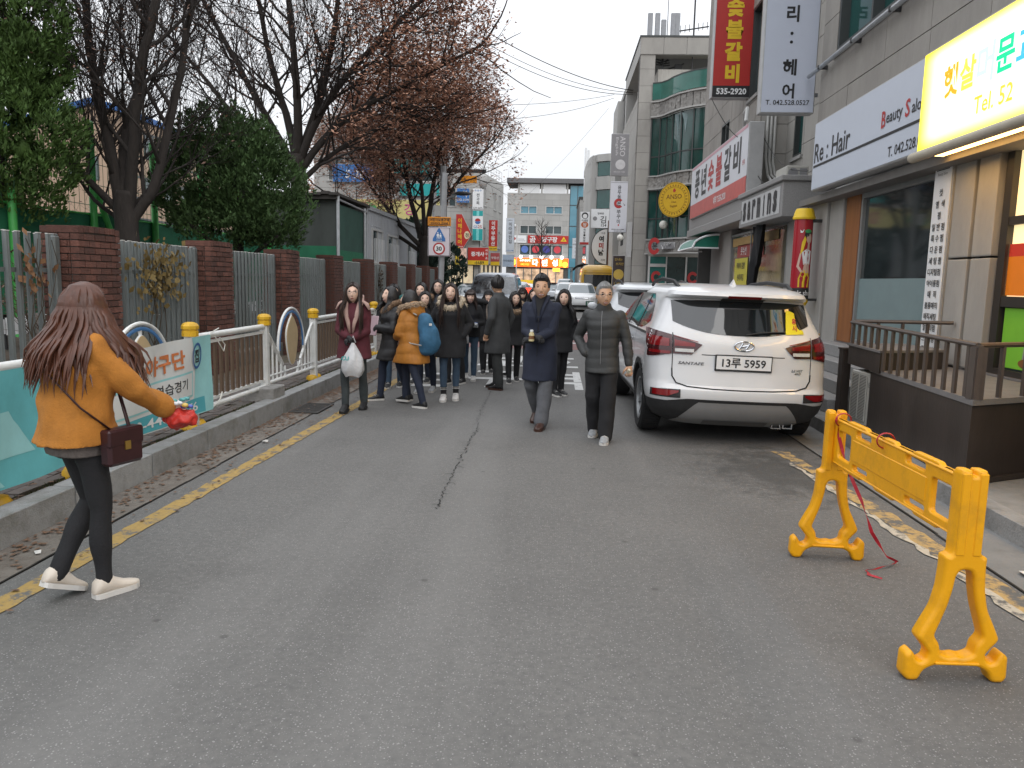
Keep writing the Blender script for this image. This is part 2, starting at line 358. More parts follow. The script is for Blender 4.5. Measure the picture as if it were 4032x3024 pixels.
# the long crack
CRK = mat('crack_shadow', (.012, .012, .012), .95, .2, 30)
cp = [(-.94, 11.3), (-.9, 9.24), (-.84, 8.42), (-.85, 7.55), (-.84, 6.58), (-.83, 5.83), (-.81, 5.3)]
pts = []
for (xa, ya), (xb, yb) in zip(cp, cp[1:]):
    n = max(3, int(abs(yb-ya)/.032))
    for i in range(n): pts.append((xa+(xb-xa)*i/n+random.gauss(0, .013), ya+(yb-ya)*i/n))
mb = MB(); V = []; F = []
for i, (x, y) in enumerate(pts):
    w = random.uniform(.001, .006) if random.random() > .12 else .0003
    if 8.6 < y < 11: w *= .55
    V += [(x-w, y, .0045), (x+w, y, .0045)]
    if i: F.append((2*i-2, 2*i-1, 2*i+1, 2*i))
mb.add(V, F)
for i in range(0, len(pts)-6, 9):
    x, y = pts[i]; s = random.choice((-1, 1)); q = [(x, y), (x+s*random.uniform(.02, .05), y-random.uniform(.0, .05)), (x+s*random.uniform(.04, .08), y-random.uniform(.03, .09))]
    for (a, b), (c, d) in zip(q, q[1:]): mb.quad((a, b-.003, .0045), (c, d-.003, .0045), (c, d+.003, .0045), (a, b+.003, .0045))
tag(mb.build('road_crack', CRK), kind='structure')
# kerbs: every granite stone its own piece
GRAN = mat('kerb_granite', (.27, .275, .275), .8, .14, 14, .35, 90, rnd=.12, dirt=(.10, .095, .07), dscale=3.2, damt=.65)
GRAN2 = mat('kerb_concrete', (.26, .255, .245), .85, .16, 10, .45, 60, rnd=.1, dirt=(.09, .085, .075), dscale=3.0, damt=.7)
kl = struct('kerb'); y = .9
while y < 60:
    l = 1.0; piece('kerb_stone', GRAN, kl, -3.30+random.uniform(-.004, .004), y+l/2, .1, .17, l-.012, .2+random.uniform(-.003, .003), c=.03); y += l
kr = struct('kerb'); y = -1.2
while y < 60:
    l = 1.0; piece('kerb_stone', GRAN2, kr, 3.13+random.uniform(-.005, .005), y+l/2, .075, .15, l-.015, .15+random.uniform(-.004, .003), c=.025); y += l
SOIL = mat('sandy_soil', (.085, .068, .05), .95, .3, 5, .6, 40, dirt=(.05, .06, .03), dscale=1.6, damt=.7)
tag(MB().box(-5.6, -3.385, -14, 100, -.05, .155).build('left_pavement', SOIL), kind='structure')
SIDE = mat('pavement_concrete', (.23, .225, .215), .88, .16, 7, .4, 60, dirt=(.11, .105, .1), dscale=2.2, damt=.5)
tag(MB().box(3.205, 4.4, -14, 36, -.05, .146).build('right_pavement', SIDE), kind='structure')
tag(MB().box(3.205, 5.2, 36.05, 100, -.05, .146).build('right_pavement', SIDE), kind='structure')
PAV = mat('paver_brown', (.115, .10, .092), .85, .2, 12, .35, 70, rnd=.22, dirt=(.06, .06, .045), dscale=3, damt=.5)
pv = struct('paving'); 
def paver_spots(y0, y1):
    x = -3.50
    k = 0
    while x > -4.55:
        y = y0+(.1 if k % 2 else 0)
        while y < y1: yield x-.05, y+.1; y += .205
        x -= .105; k += 1
for x, y in paver_spots(3.3, 8.3): piece('paver', PAV, pv, x, y, .148+random.uniform(-.003, .005), .097, .197, .05, c=.004)
mb = MB()
for x, y in paver_spots(8.4, 20): mb.box(x-.048, x+.048, y-.098, y+.098, .13, .172+random.uniform(-.003, .004))
tag(mb.build('far_pavers', PAV, pv), kind='stuff')
# drain grate in the gutter
gr = thing('drain_grate', 'dark iron drain grate in the leaf-strewn gutter beside the kerb', 'drain grate', (-3.0, 9.3, .008))
IRON = mat('cast_iron', (.035, .034, .033), .6, .3, 20)
f = MB().box(-.18, .18, -.35, -.31, 0, .012).box(-.18, .18, .31, .35, 0, .012).box(-.18, -.15, -.31, .31, 0, .012).box(.15, .18, -.31, .31, 0, .012); f.build('frame', IRON, gr, world=False)
b = MB()
for i in range(12): b.box(-.15, .15, -.29+i*.05, -.265+i*.05, 0, .01)
b.build('bars', IRON, gr, world=False)
# fallen leaves and grit in the gutter
def leaf_litter(name, spots, m, size=(.012, .03)):
    mb = MB()
    for x, y, z in spots:
        a = random.uniform(0, 2*pi); l = random.uniform(*size); w = l*random.uniform(.4, .7); t = random.uniform(-.3, .6)
        ca, sa = cos(a), sin(a); P = [(-l, 0, 0), (0, -w, l*.25*t), (l, 0, l*.5*t), (0, w, l*.25*abs(t))]
        mb.add([(x+p[0]*ca-p[1]*sa, y+p[0]*sa+p[1]*ca, z+.006+p[2]) for p in P], [(0, 1, 2, 3)])
    return tag(mb.build(name, m), kind='stuff')
LEAF = mat('dead_leaf', (.15, .085, .05), .8, .5, 40)
sp = []
for i in range(3600):
    y = 3+abs(random.gauss(0, 1))*9 if random.random() < .25 else random.gauss(13, 3.0)
    if not 3 < y < 40: continue
    x = -3.2+abs(random.gauss(0, .13)) if random.random() < .8 else random.uniform(-3.2, -2.5)
    sp.append((x, y, .008))
leaf_litter('fallen_leaves', sp, LEAF)
sp = [(random.uniform(-4.95, -3.42), random.uniform(3.2, 24), .172) for i in range(2200)]
leaf_litter('fallen_leaves', sp, LEAF)
GRASS = mat('kerb_moss', (.05, .062, .02), .9, .4, 20)
mb = MB()
for i in range(5200):
    y = random.uniform(3, 20); x = -3.40-abs(random.gauss(0, .05)); h = random.uniform(.006, .03); a = random.uniform(0, pi); w = random.uniform(.004, .012)
    if noise.noise((x*2, y*1.4, 3)) < -.08: continue
    dx, dy = cos(a)*w, sin(a)*w; mb.add([(x-dx, y-dy, .15), (x+dx, y+dy, .15), (x+random.uniform(-.02, .02), y+random.uniform(-.02, .02), .165+h)], [(0, 1, 2)])
tag(mb.build('kerb_grass', GRASS), kind='stuff')
# scraps of litter
PAP = mat('litter_paper', (.6, .58, .55), .8, .1)
for nm, lab, x, y, z, s in (('paper_scrap', 'crumpled white paper scrap in the left gutter beside the yellow line', -2.84, 7.3, .01, .05), ('cigarette_butt', 'small white cigarette butt lying in the left gutter near the walking woman', -2.98, 4.15, .01, .03), ('paper_scrap', 'white paper scrap on the right gutter behind the yellow barrier', 2.78, 4.45, .01, .05)):
    mb = MB(); n = 9
    V = [(x+random.gauss(0, s*.5), y+random.gauss(0, s*.5), z+random.random()*s*.5) for i in range(n)]
    bm = bmesh.new(); [bm.verts.new(v) for v in V]; bmesh.ops.convex_hull(bm, input=bm.verts[:]); bm.verts.index_update()
    idx = {v: i for i, v in enumerate(bm.verts)}; mb.add([v.co[:] for v in bm.verts], [tuple(idx[v] for v in f.verts) for f in bm.faces]); bm.free()
    tag(mb.build(nm, PAP), lab, nm.replace('_', ' '))
# ---------------------------------------------------------------- left side: brick pillars, palisade panels, guard rail, banner
BRICK = mat('red_brick', (.125, .052, .038), .88, .3, 18, .5, 60, rnd=.38, dirt=(.06, .035, .03), dscale=4, damt=.7)
MORT = mat('brick_mortar', (.075, .066, .06), .95, .2, 20, .4, 60)
PAL = mat('palisade_steel', (.175, .195, .195), .55, .16, 9, .12, 60, metal=.25, dirt=(.10, .10, .09), dscale=3, stretch=(1, 1, .25))
PALEND = mat('slat_end_paint', (.55, .55, .52), .6, .1)
def pillar(y1, near, label):
    y0 = y1-.78; x0, x1, zb, zt = -5.42, -5.0, .1, 2.05
    t = thing('brick_pillar', label, 'brick pillar', ((x0+x1)/2, (y0+y1)/2, zb), group='brick pillars of the school fence')
    MB().box(x0+.018, x1-.018, y0+.018, y1-.018, zb, zt).build('core', MORT, t)
    h = .0717; nc = int((zt-zb)/h); bl = .195
    mb = MB()
    def put(cx, cy, cz, sx, sy, sz):
        if near: piece('brick', BRICK, t, cx, cy, cz, sx, sy, sz, c=.004)
        else: mb.box(cx-sx/2, cx+sx/2, cy-sy/2, cy+sy/2, cz-sz/2, cz+sz/2)
    for c in range(nc):
        cz = zb+(c+.5)*h; off = 0 if c % 2 else bl/2
        # street face (+X), laid along Y
        y = y0+.003
        first = bl if c % 2 else bl/2
        while y < y1-.01:
            l = min(first, y1-.003-y); first = bl
            if l > .02:
                put(x1-.045+random.uniform(-.004, .004), y+l/2, cz, .09, l-.011, h-.011)
            y += l
        # near face (-Y), laid along X
        x = x0+.003; first = bl/2 if c % 2 else bl
        while x < x1-.1:
            l = min(first, x1-.095-x); first = bl
            if l > .02: put(x+l/2, y0+.045+random.uniform(-.003, .003), cz, l-.011, .09, h-.011)
            x += l
    # header course on top, rounded at the ends
    n = 8
    for i in range(n):
        cy = y0+(y1-y0)*(i+.5)/n; d = .012 if i in (0, n-1) else 0
        if near: piece('brick', BRICK, t, (x0+x1)/2, cy, zt+.034-d, x1-x0-.004, (y1-y0)/n-.01, .068, c=.014)
        else: mb.box(x0+.002, x1-.002, cy-.043, cy+.043, zt, zt+.066-d)
    if not near: tag(mb.build('brickwork', BRICK, t), kind='stuff')
PY = [5.47]+[8.66+3.1*i for i in range(9)]
plab = ['brick pillar at the left picture edge behind the teal banner', 'nearest red brick pillar, behind the woman in the orange jacket', 'red brick pillar under the left end of the dark round conifer', 'third red brick pillar, behind the bear-free arch panel of the guard rail', 'fourth brick pillar, left of the girl in the maroon coat', 'fifth brick pillar, right above the dark-haired girl in navy', 'sixth brick pillar, before the white container building', 'seventh brick pillar, behind the girl with glasses', 'eighth brick pillar, far along the school fence', 'last brick pillar, near the school zone sign']
plab[3] = 'third red brick pillar, behind the white arch panel of the guard rail'
for i, y in enumerate(PY):
    if i: pillar(y, i in (1, 2, 3), plab[i])
sp_ = [(-.030, -.016), (-.024, .016), (-.008, .018), (0, .004), (.008, .018), (.024, .016), (.030, -.016)]
slat_me = MB(); slat_me.add([(x, y, 0) for x, y in sp_]+[(x, y, 1) for x, y in sp_],
    [(i, (i+1) % 7, 7+(i+1) % 7, 7+i) for i in range(7)]+[(6, 5, 4, 3, 2, 1, 0), (7, 8, 9, 10, 11, 12, 13)])
slat_me.box(-.031, .031, -.018, .019, .994, 1.0, 1)
SLAT = slat_me.mesh('slat', [PAL, PALEND])
flab = ['palisade panel at the left picture edge, left of the nearest brick pillar', 'palisade panel overgrown by a yellowing vine', 'palisade panel behind the arch panel, right of the second pillar', 'palisade panel below the right end of the round conifer', 'palisade panel left of the girl in maroon', 'palisade panel in front of the white container', 'palisade panel behind the girl with black glasses', 'palisade panel with a dry climber, far along the fence', 'last palisade panel before the school zone sign']
for i in range(9):
    a, b = PY[i]+.03, PY[i+1]-.78-.02
    t = thing('palisade_fence', flab[i], 'metal fence', (-5.22, (a+b)/2, .1), group='grey palisade panels between the brick pillars')
    n = 15; st = (b-.1-a)/n
    R = Matrix.Rotation(rad(90), 4, 'Z')
    for k in range(n):
        for back in (0, 1):
            o = link('slat', SLAT, t)
            yy = a+st*(k+.5)+(st*.5 if back else 0)
            if back and k == n-1: continue
            zt = 2.02
            P = Vector((-5.195 if not back else -5.275, yy, .42))
            o.matrix_basis = wmat(t).inverted() @ Matrix.Translation(P) @ Matrix.Rotation(rad(-90 if not back else 90), 4, 'Z') @ Matrix.Diagonal((.85 if not back else .5, .8, zt-.42-random.uniform(0, .008), 1))
    for z in (.72, 1.62):
        MB().box(-5.255, -5.215, a, b, z, z+.045).build('rail', PAL, t)
    mb = MB(); mb.box(-5.285, -5.185, b-.09, b, .3, 2.0, c=.012).box(-5.275, -5.195, b-.08, b-.01, 2.0, 2.02, c=.008); mb.build('post', PAL, t)
tag(MB().box(-5.36, -5.08, 3, 34, .1, .40, c=.02).build('fence_base_wall', mat('mossy_concrete', (.14, .135, .12), .9, .2, 5, .5, 40, dirt=(.06, .05, .04), dscale=2)), 'low mossy concrete base wall under the palisade panels', 'wall')
# yellowing vine on the second panel, dry leaves on the first
VINE = mat('yellow_vine_leaf', (.19, .135, .045), .75, .35, 30); VDRY = mat('dry_vine_leaf', (.20, .10, .045), .8, .35, 30); VST = mat('vine_stem', (.06, .045, .03), .9)
def vine(label, cy, cz, ry, rz_, n, m, x=-5.14):
    t = thing('climbing_vine', label, 'vine', (x, cy, .4)); s = MB()
    for k in range(5):
        p = [(x+random.uniform(-.03, .03), cy+random.uniform(-.3, .3)*ry, .42)]
        for j in range(7): p.append((x+random.uniform(-.04, .03), p[-1][1]+random.gauss(0, .06), p[-1][2]+(cz+rz_-.42)/7))
        s.tube(p, [.006]*4+[.004]*4, 5)
    s.build('stem', VST, t); lf = MB()
    for k in range(n):
        y, z = cy+random.gauss(0, ry*.5), cz+random.gauss(0, rz_*.5); a = random.uniform(0, 2*pi); l = random.uniform(.03, .06); tl = random.uniform(-.7, .7)
        u = Vector((random.uniform(-.5, .5), cos(a), sin(a)))*l; w = Vector((random.uniform(-.6, .6), -sin(a), cos(a)))*l*.7; c = Vector((x+random.uniform(-.03, .08), y, z))
        lf.add([c-u, c-u*.2-w, c+u*.9, c-u*.2+w], [(0, 1, 2), (0, 2, 3)])
    tag(lf.build('leaves', m, t), kind='stuff')
vine('yellowing leafy vine climbing over the palisade slats', 9.75, 1.62, .62, .40, 300, VINE)
vine('dry brown vine leaves caught on the slats at the left picture edge', 7.35, 1.6, .3, .35, 34, VDRY)
vine('dry bare climber on a far palisade panel', 22.3, 1.5, .25, .5, 70, VST)
# ---- pedestrian guard rail
RW = mat('rail_white_paint', (.66, .67, .66), .4, .07, 6, dirt=(.36, .33, .27), dscale=5, damt=.45)
RBR = mat('rail_brown_slat', (.115, .075, .048), .6, .2, 8, .15, 60, stretch=(1, 1, .15))
RYE = mat('cap_yellow_plastic', (.62, .36, .015), .4, .1, 8, dirt=(.25, .16, .03), dscale=6, damt=.4)
RBLU = mat('arch_blue_paint', (.05, .16, .36), .45, .1); BEIGE = mat('beige_plate', (.50, .38, .22), .5, .1)
GX = -3.47; rail_posts = [2.55, 4.42, 5.36, 7.13, 9.0, 10.86, 12.7, 14.55]
for i, y in enumerate(rail_posts):
    block = abs(y-9.0) < .01
    t = thing('rail_post', {True: 'white rail post standing on a pale concrete block', False: ''}[block] or f'white rail post with yellow cap, {["off the left edge","at the left picture edge","behind the orange jacket","at the right end of the teal banner","","at the right side of the full arch panel","behind the girl in maroon","hidden behind the crowd of girls"][i]}', 'rail post', (GX, y, .15), group='white guard rail posts with yellow caps')
    if block: tag(MB().box(GX-.16, GX+.2, y-.27, y+.11, .13, .33, c=.012).build('concrete_block', GRAN2), 'pale concrete block under a white guard rail post', 'concrete block')
    MB().box(GX-.045, GX+.045, y-.045, y+.045, .31 if block else .16, 1.07, c=.008).build('post', RW, t)
    cap = MB(); M = Matrix.Translation((GX, y, 0))
    cap.lathe([(.075, 1.05), (.075, 1.10), (.068, 1.105), (.068, 1.118), (.08, 1.12), (.08, 1.15), (.062, 1.175), (.03, 1.186)], 8, M=M @ Matrix.Rotation(rad(22.5), 4, 'Z')); cap.build('cap', RYE, t, smooth=25)
    if not block:
        for dx in (-.09, .09):
            ft = MB(); M = Matrix.Translation((GX, y+dx, .155)); ft.lathe([(.085, 0), (.082, .045), (.06, .075), (.02, .085)], 14, M=M, sy=.75); ft.build('foot', RYE, t, smooth=40)
slat_r = None
for i in range(len(rail_posts)-1):
    a, b = rail_posts[i]+.045, rail_posts[i+1]-.045
    deco = i in (2, 4)
    lab = {0: 'slatted rail section off the left edge', 1: 'short rail section behind the teal end of the banner', 2: 'arched rail panel behind the banner and the orange jacket', 3: 'brown slatted rail section right of the banner', 4: 'white arched rail panel with a beige plate', 5: 'brown slatted rail section left of the girl in maroon'}.get(i, 'slatted rail section hidden behind the crowd')
    t = thing('rail_section', lab, 'guard rail', (GX, (a+b)/2, .15), group='guard rail along the left kerb')
    if deco:
        c, hw = (a+b)/2, (b-a)/2
        MB().tube([(GX, a, .34), (GX, b, .34)], .026, 10).build('bottom_rail', RW, t, smooth=40)
        MB().tube([(GX, a, .42), (GX, b, .42)], .012, 8).build('lower_rail', RW, t, smooth=40)
        ar = [(GX, c+.49*cos(q), .74+.48*sin(q)) for q in [pi*(-.05+1.1*k/28) for k in range(29)]]
        MB().tube(ar, .017, 8).build('arch', RW, t, smooth=40)
        ar2 = [(GX+.006, c+.445*cos(q), .74+.435*sin(q)) for q in [pi*(-.03+1.06*k/28) for k in range(29)]]
        MB().tube(ar2, .017, 8, flat=.6).build('blue_band', RBLU, t, smooth=40)
        MB().tube([(GX, c, 1.18), (GX, c, 1.03)], .014, 6).build('strut', RW, t)
        for sg in (-1, 1):
            sw = [(GX, c+sg*hw*(1-k/14*.62), .98-.46*(k/14)**1.5-(.05*sin(k/14*pi))) for k in range(15)]
            MB().tube(sw, .018, 8).build('swoop_bar', RW, t, smooth=40)
            sw = [(GX-.005, c+sg*hw*(1-k/14*.80), .95-.62*(k/14)**1.1) for k in range(15)]
            MB().tube(sw, .014, 8).build('swoop_bar', RW, t, smooth=40)
            for k in range(5):
                yy = c+sg*hw*(.93-.16*k); z1 = .95-.115*k
                MB().tube([(GX, yy, .34), (GX, yy, z1)], .013, 6).build('bar', RW, t, smooth=40)
        # plain plate where the railing's figure stood
        pl = [(c+.20*cos(q)*(1+.10*sin(3*q)), .80+.30*sin(q)*(1+.06*cos(4*q))) for q in [2*pi*k/36 for k in range(36)]]
        MB().prism([(p[0], p[1]) for p in pl], 0, .03, M=frame((GX-.01, 0, 0), (0, 1, 0), (0, 0, 1))).build('plate', BEIGE, t)
        MB().tube([(GX+.005, p[0], p[1]) for p in pl]+[(GX+.005, *pl[0])], .010, 6).build('plate_rim', RW, t, smooth=40)
    else:
        MB().tube([(GX, a, 1.035), (GX, b, 1.035)], .032, 12).build('top_rail', RW, t, smooth=40)
        MB().box(GX-.012, GX+.012, a, b, .955, .985).build('upper_rail', RW, t)
        MB().tube([(GX, a, .315), (GX, b, .315)], .028, 12).build('bottom_rail', RW, t, smooth=40)
        MB().box(GX-.012, GX+.012, a, b, .375, .405).build('lower_rail', RW, t)
        n = max(2, int((b-a)/.13)); st = (b-a)/n
        for k in range(n):
            piece('slat', RBR, t, GX, a+st*(k+.5), .68, .022, .052, .56, c=.004)
# ---- banner tied to the rail
BW = mat('banner_white', (.62, .64, .64), .7, .06, 3); BT = mat('banner_teal', (.115, .42, .46), .7, .22, 2.2); BT2 = mat('banner_light_teal', (.28, .56, .58), .7, .1); BOR = mat('banner_orange', (.56, .17, .05), .7, .06); BTD = mat('banner_deep_teal', (.07, .34, .40), .7, .08); BNV = mat('banner_navy', (.03, .10, .28), .7)
bt = thing('street_banner', 'teal and white cloth banner with orange Korean lettering tied along the guard rail', 'banner', (GX+.06, 5.3, .3))
def ban(y, z): return GX+.105+.018*sin(y*3.1+z*2)+.012*sin(y*7.3-z*5)+.02*(1.05-z)*sin(y*1.7), y, z
def sag(y): return .03*sin((y-3)*pi/4.4)**2
Y0, Y1, ZA, ZB = 2.9, 7.36, .315, 1.055
def bfn(y0, y1, z0, z1, off=0.0):
    def f(u, v):
        y = y0+(y1-y0)*u; z = z0+(z1-z0)*v; p = ban(y, z); return (p[0]+off, y, z-sag(y)*(1 if z > .7 else .3))
    return f
MB().grid(bfn(Y0, Y1, ZA, ZB), 90, 14).build('cloth', BW, bt, smooth=True)
MB().grid(lambda u, v: bfn(6.95+.35*v*(1-v)*1.0+.10*u*0, Y1, ZA, ZB, .003)(u, v), 8, 14).build('teal_end', BT2, bt, smooth=True)
def lwedge(u, v):
    z = ZA+(ZB-ZA)*v; y1 = 5.35-.55*v*v; return bfn(Y0, y1, ZA, ZB-.05*0, .003)(u, v)
MB().grid(lwedge, 30, 14).build('teal_field', BT, bt, smooth=True)
for ya, yb, za, zb in ((3.0, 3.9, .75, 1.03), (4.1, 4.7, .5, .8), (3.5, 4.4, .33, .55)): MB().grid(lambda u, v, A=(ya, yb, za, zb): bfn(A[0]+.12*v, A[1]-.2*v, A[2], A[3], .0045)(u, v), 8, 5).build('pale_patch', BT2, bt, smooth=True)
MB().grid(bfn(5.6, 7.2, .325, .47, .004), 24, 4).build('blue_band', BTD, bt, smooth=True)
MB().grid(bfn(5.2, 6.98, .50, .745, .004), 24, 4).build('speech_box', BT2, bt, smooth=True)
MB().grid(bfn(5.23, 6.955, .518, .727, .006), 24, 4).build('speech_field', BW, bt, smooth=True)
def cloth_text(s, yc, zc, w, h, m, bold=.02, keep=False, shear=0.0):
    mb = MB(); put_text(mb, s, 0, 0, w, h, 0, 0, None, bold, keep)
    mb.v = [((lambda P: (P[0]+.0085, P[1], P[2]))(bfn(0, 1, 0, 1)(yc+x, zc+y+shear*x))) for x, y, z in mb.v]; mb.build('lettering', m, bt)
cloth_text('공돌이 야구단', 6.02, .875, 1.55, .17, BOR, .03)
cloth_text('팀 연습경기', 6.45, .635, .78, .1, BLACK(), .012)
cloth_text('010-4482-5576', 6.38, .398, 1.35, .085, BW, .012)
mb = MB(); mb.add([bfn(0, 1, 0, 1, .009)(7.06+r*.10*cos(q), .875+r*.125*sin(q)) for r in (1, .8) for q in [2*pi*k/28 for k in range(28)]], [(k, (k+1) % 28, 28+(k+1) % 28, 28+k) for k in range(28)]); mb.build('ring', BNV, bt)
cloth_text('집', 7.06, .875, .1, .13, BLACK(), .02)
ROPE = mat('white_cord', (.6, .6, .56), .8)
MB().tube([ban(7.34, 1.03), (GX+.05, 7.45, 1.06), (GX+.06, 7.62, 1.10)], .006, 5).tube([(GX+.05, 7.55, 1.02), (GX+.07, 7.62, .93), (GX+.07, 7.7, .86), (GX+.06, 7.76, .92), (GX+.05, 7.66, 1.0)], .006, 5).tube([ban(7.34, .33), (GX+.05, 7.5, .33), (GX+.06, 7.6, .37), (GX+.06, 7.66, .44), (GX+.05, 7.63, .36)], .006, 5).build('tie_cord', ROPE, bt)
# ---------------------------------------------------------------- trees, conifers, school ground behind the fence
BARK = mat('bark', (.034, .028, .025), .95, .3, 12, .8, 30, stretch=(1, 1, .25)); TWIG = mat('twig_bark', (.026, .020, .018), .95, .2)
BRL = mat('brown_leaf', (.43, .235, .16), .8, .38, 3.5); BRL2 = mat('sparse_brown_leaf', (.15, .085, .06), .8, .4, 5)
CON1 = mat('conifer_green', (.060, .115, .022), .8, .5, 2.2); CON2 = mat('conifer_dark_green', (.048, .095, .026), .8, .5, 2.6); CON3 = mat('conifer_blue_green', (.03, .055, .04), .8, .4, 3)
class Tree:
    def __init__(s, seed): s.r = random.Random(seed); s.wood = MB(); s.twig = MB(); s.tips = []; s.env = None
    def limb(s, pts, r0, r1, n=10):
        k = len(pts); P = [Vector(p) for p in pts]; Q = []
        for i in range(k-1):                                   # round the corners of a drawn limb
            a, b = P[i], P[i+1]; p0 = P[i-1] if i else a; p3 = P[i+2] if i+2 < k else b
            for j in range(4):
                t = j/4; Q.append(.5*((2*a)+(b-p0)*t+(2*p0-5*a+4*b-p3)*t*t+(3*a-p0-3*b+p3)*t**3))
        Q.append(P[-1]); Q = [q+Vector((s.r.gauss(0, .012), s.r.gauss(0, .012), 0)) if 0 < i < len(Q)-1 else q for i, q in enumerate(Q)]
        R = [r0+(r1-r0)*i/(len(Q)-1) for i in range(len(Q))]; s.wood.tube(Q, R, n); return Q, R
    def grow(s, p, d, r, length, depth, up=.12, spread=.55, minr=.0045):
        if s.env and not s.env(Vector(p)): return
        nseg = 5 if depth > 1 else 4; Q = [Vector(p)]; d = Vector(d).normalized(); R = [r]
        for i in range(nseg):
            d = (d+Vector((s.r.gauss(0, .10), s.r.gauss(0, .10), s.r.gauss(0, .08)+up))).normalized()
            Q.append(Q[-1]+d*length/nseg); R.append(r*(1-.62*(i+1)/nseg))
        (s.wood if r > .02 else s.twig).tube(Q, R, 6 if r > .02 else (4 if r > .009 else 3), caps=False)
        if depth == 0: s.tips.append((Q[-1], d)); s.tips.append((Q[-2], d)); return
        nc = 3 if depth > 1 else 4
        for i in range(nc+(1 if s.r.random() < .4 else 0)):
            k = 1+int((i+.5)/(nc+1)*nseg+s.r.random()*.8); k = min(k, nseg)
            a = s.r.uniform(0, 2*pi); o = d.orthogonal().normalized(); o2 = d.cross(o); side = o*cos(a)+o2*sin(a)
            nd = (Q[k]-Q[k-1]).normalized()*(1-spread*.45)+side*spread
            s.grow(Q[k], nd, max(minr, R[k]*.72), length*s.r.uniform(.55, .8), depth-1, up, spread, minr)
        s.grow(Q[-1], d, max(minr, R[-1]), length*.7, depth-1, up, spread, minr)
def leaves(mb, P, r, n, size, rr, droop=.4):
    for i in range(n):
        c = P+Vector((rr.gauss(0, r), rr.gauss(0, r), rr.gauss(0, r*.8)))
        a = rr.uniform(0, 2*pi); l = size*rr.uniform(.6, 1.25); u = Vector((cos(a), sin(a), rr.uniform(-1, .3)*droop*2)).normalized()*l
        w = u.cross(Vector((rr.uniform(-1, 1), rr.uniform(-1, 1), 1))).normalized()*l*.38
        mb.add([c-u, c-w, c+u, c+w], [(0, 1, 2, 3)])
def finish_tree(T, name, label, loc, leafmat, nleaf, lr, lsize, cat='tree', frac=1.0, group=None):
    t = thing(name, label, cat, loc, group=group); T.wood.build('trunk', BARK, t, smooth=True)
    tag(T.twig.build('branches', TWIG, t, smooth=True), kind='stuff')
    mb = MB()
    for P, d in T.tips:
        if T.r.random() < frac: leaves(mb, P, lr, nleaf, lsize, T.r)
    tag(mb.build('crown', leafmat, t), kind='stuff'); return t
def side_shoots(T, Q, R, n, length, depth, up=.15, spread=.6, start=.25, rmax=.05):
    for i in range(n):
        k = int(len(Q)*(start+(1-start)*(i+T.r.random())/n)); k = min(max(k, 1), len(Q)-1)
        d = (Q[k]-Q[k-1]).normalized(); a = T.r.uniform(0, 2*pi); o = d.orthogonal().normalized(); side = o*cos(a)+d.cross(o)*sin(a)
        T.grow(Q[k], d*.55+side*.75+Vector((0, 0, .12)), min(rmax, R[k]*.55), length*T.r.uniform(.6, 1.15), depth, up, spread)
# bare tree with a forked trunk behind the second panel
T = Tree(3); bx, by = -7.95, 14.0
T.limb([(bx, by, .1), (bx+.02, by, 1.4), (bx, by, 2.6), (bx+.02, by, 3.1)], .25, .17, 14)
for pts, r in (([(bx-.06, by, 2.0), (bx-.08, by, 2.7), (bx-.20, by, 3.6), (bx-.55, by+.2, 4.9), (bx-.75, by+.3, 6.4), (bx-.95, by+.4, 8.8)], .125),
               ([(bx+.04, by, 2.0), (bx+.06, by, 2.8), (bx+.28, by-.1, 4.0), (bx+.50, by-.2, 5.2), (bx+.95, by-.3, 6.6), (bx+1.25, by-.3, 9)], .125),
               ([(bx+.06, by, 1.8), (bx+.16, by, 2.6), (bx+.55, by+.1, 3.3), (bx+.85, by+.2, 4.6), (bx+1.15, by+.3, 6.0), (bx+1.7, by+.4, 8.8)], .11),
               ([(bx-.05, by, 2.9), (bx-.10, by+.3, 4.2), (bx+.12, by+.7, 5.8), (bx+.05, by+.9, 8.5)], .10),
               ([(bx-.12, by, 2.7), (bx-.75, by-.2, 3.5), (bx-1.25, by-.4, 4.4), (bx-2.0, by-.6, 6.0)], .075),
               ([(bx-.05, by, 2.5), (bx-.7, by+.2, 2.95), (bx-1.2, by+.3, 3.6), (bx-1.9, by+.4, 4.4)], .045)):
    Q, R = T.limb(pts, r, r*.42); side_shoots(T, Q, R, 9, 1.9, 3, .12, .6, .2, .04); T.grow(Q[-1], Q[-1]-Q[-2], R[-1], 1.8, 2)
finish_tree(T, 'bare_tree', 'bare dark tree with a forked trunk between the two green conifers', (bx, by, .1), BRL2, 1, .10, .045, frac=.5)
# large bare tree behind the round conifer, brown leaves left on its right boughs
T = Tree(11); bx, by = -9.1, 27.0; T.env = lambda p: p.x < -2.6 and (p.x < -7.5 or p.z > 5.4+.32*(p.x+7.5))
T.limb([(bx-.1, by, .1), (bx, by, 2.5), (bx, by, 4.6), (bx+.03, by, 5.8)], .30, .25, 14)
left = [([(bx, by, 5.0), (bx-.8, by, 6.6), (bx-1.9, by-.3, 8.6), (bx-3.4, by-.6, 11.5)], .15), ([(bx, by, 5.4), (bx-.5, by+.3, 7.2), (bx-1.2, by+.5, 9.5), (bx-1.7, by+.6, 12.5)], .16),
        ([(bx, by, 5.7), (bx+.1, by-.3, 7.5), (bx+.0, by-.5, 10), (bx-.2, by-.6, 13)], .17), ([(bx-.05, by, 4.9), (bx-1.3, by-.4, 6.0), (bx-2.6, by-.8, 7.8), (bx-4.3, by-1, 9.8)], .12),
        ([(bx+.03, by, 5.7), (bx+.6, by+.3, 7.4), (bx+1.1, by+.5, 9.6), (bx+1.5, by+.6, 12.6)], .17)]
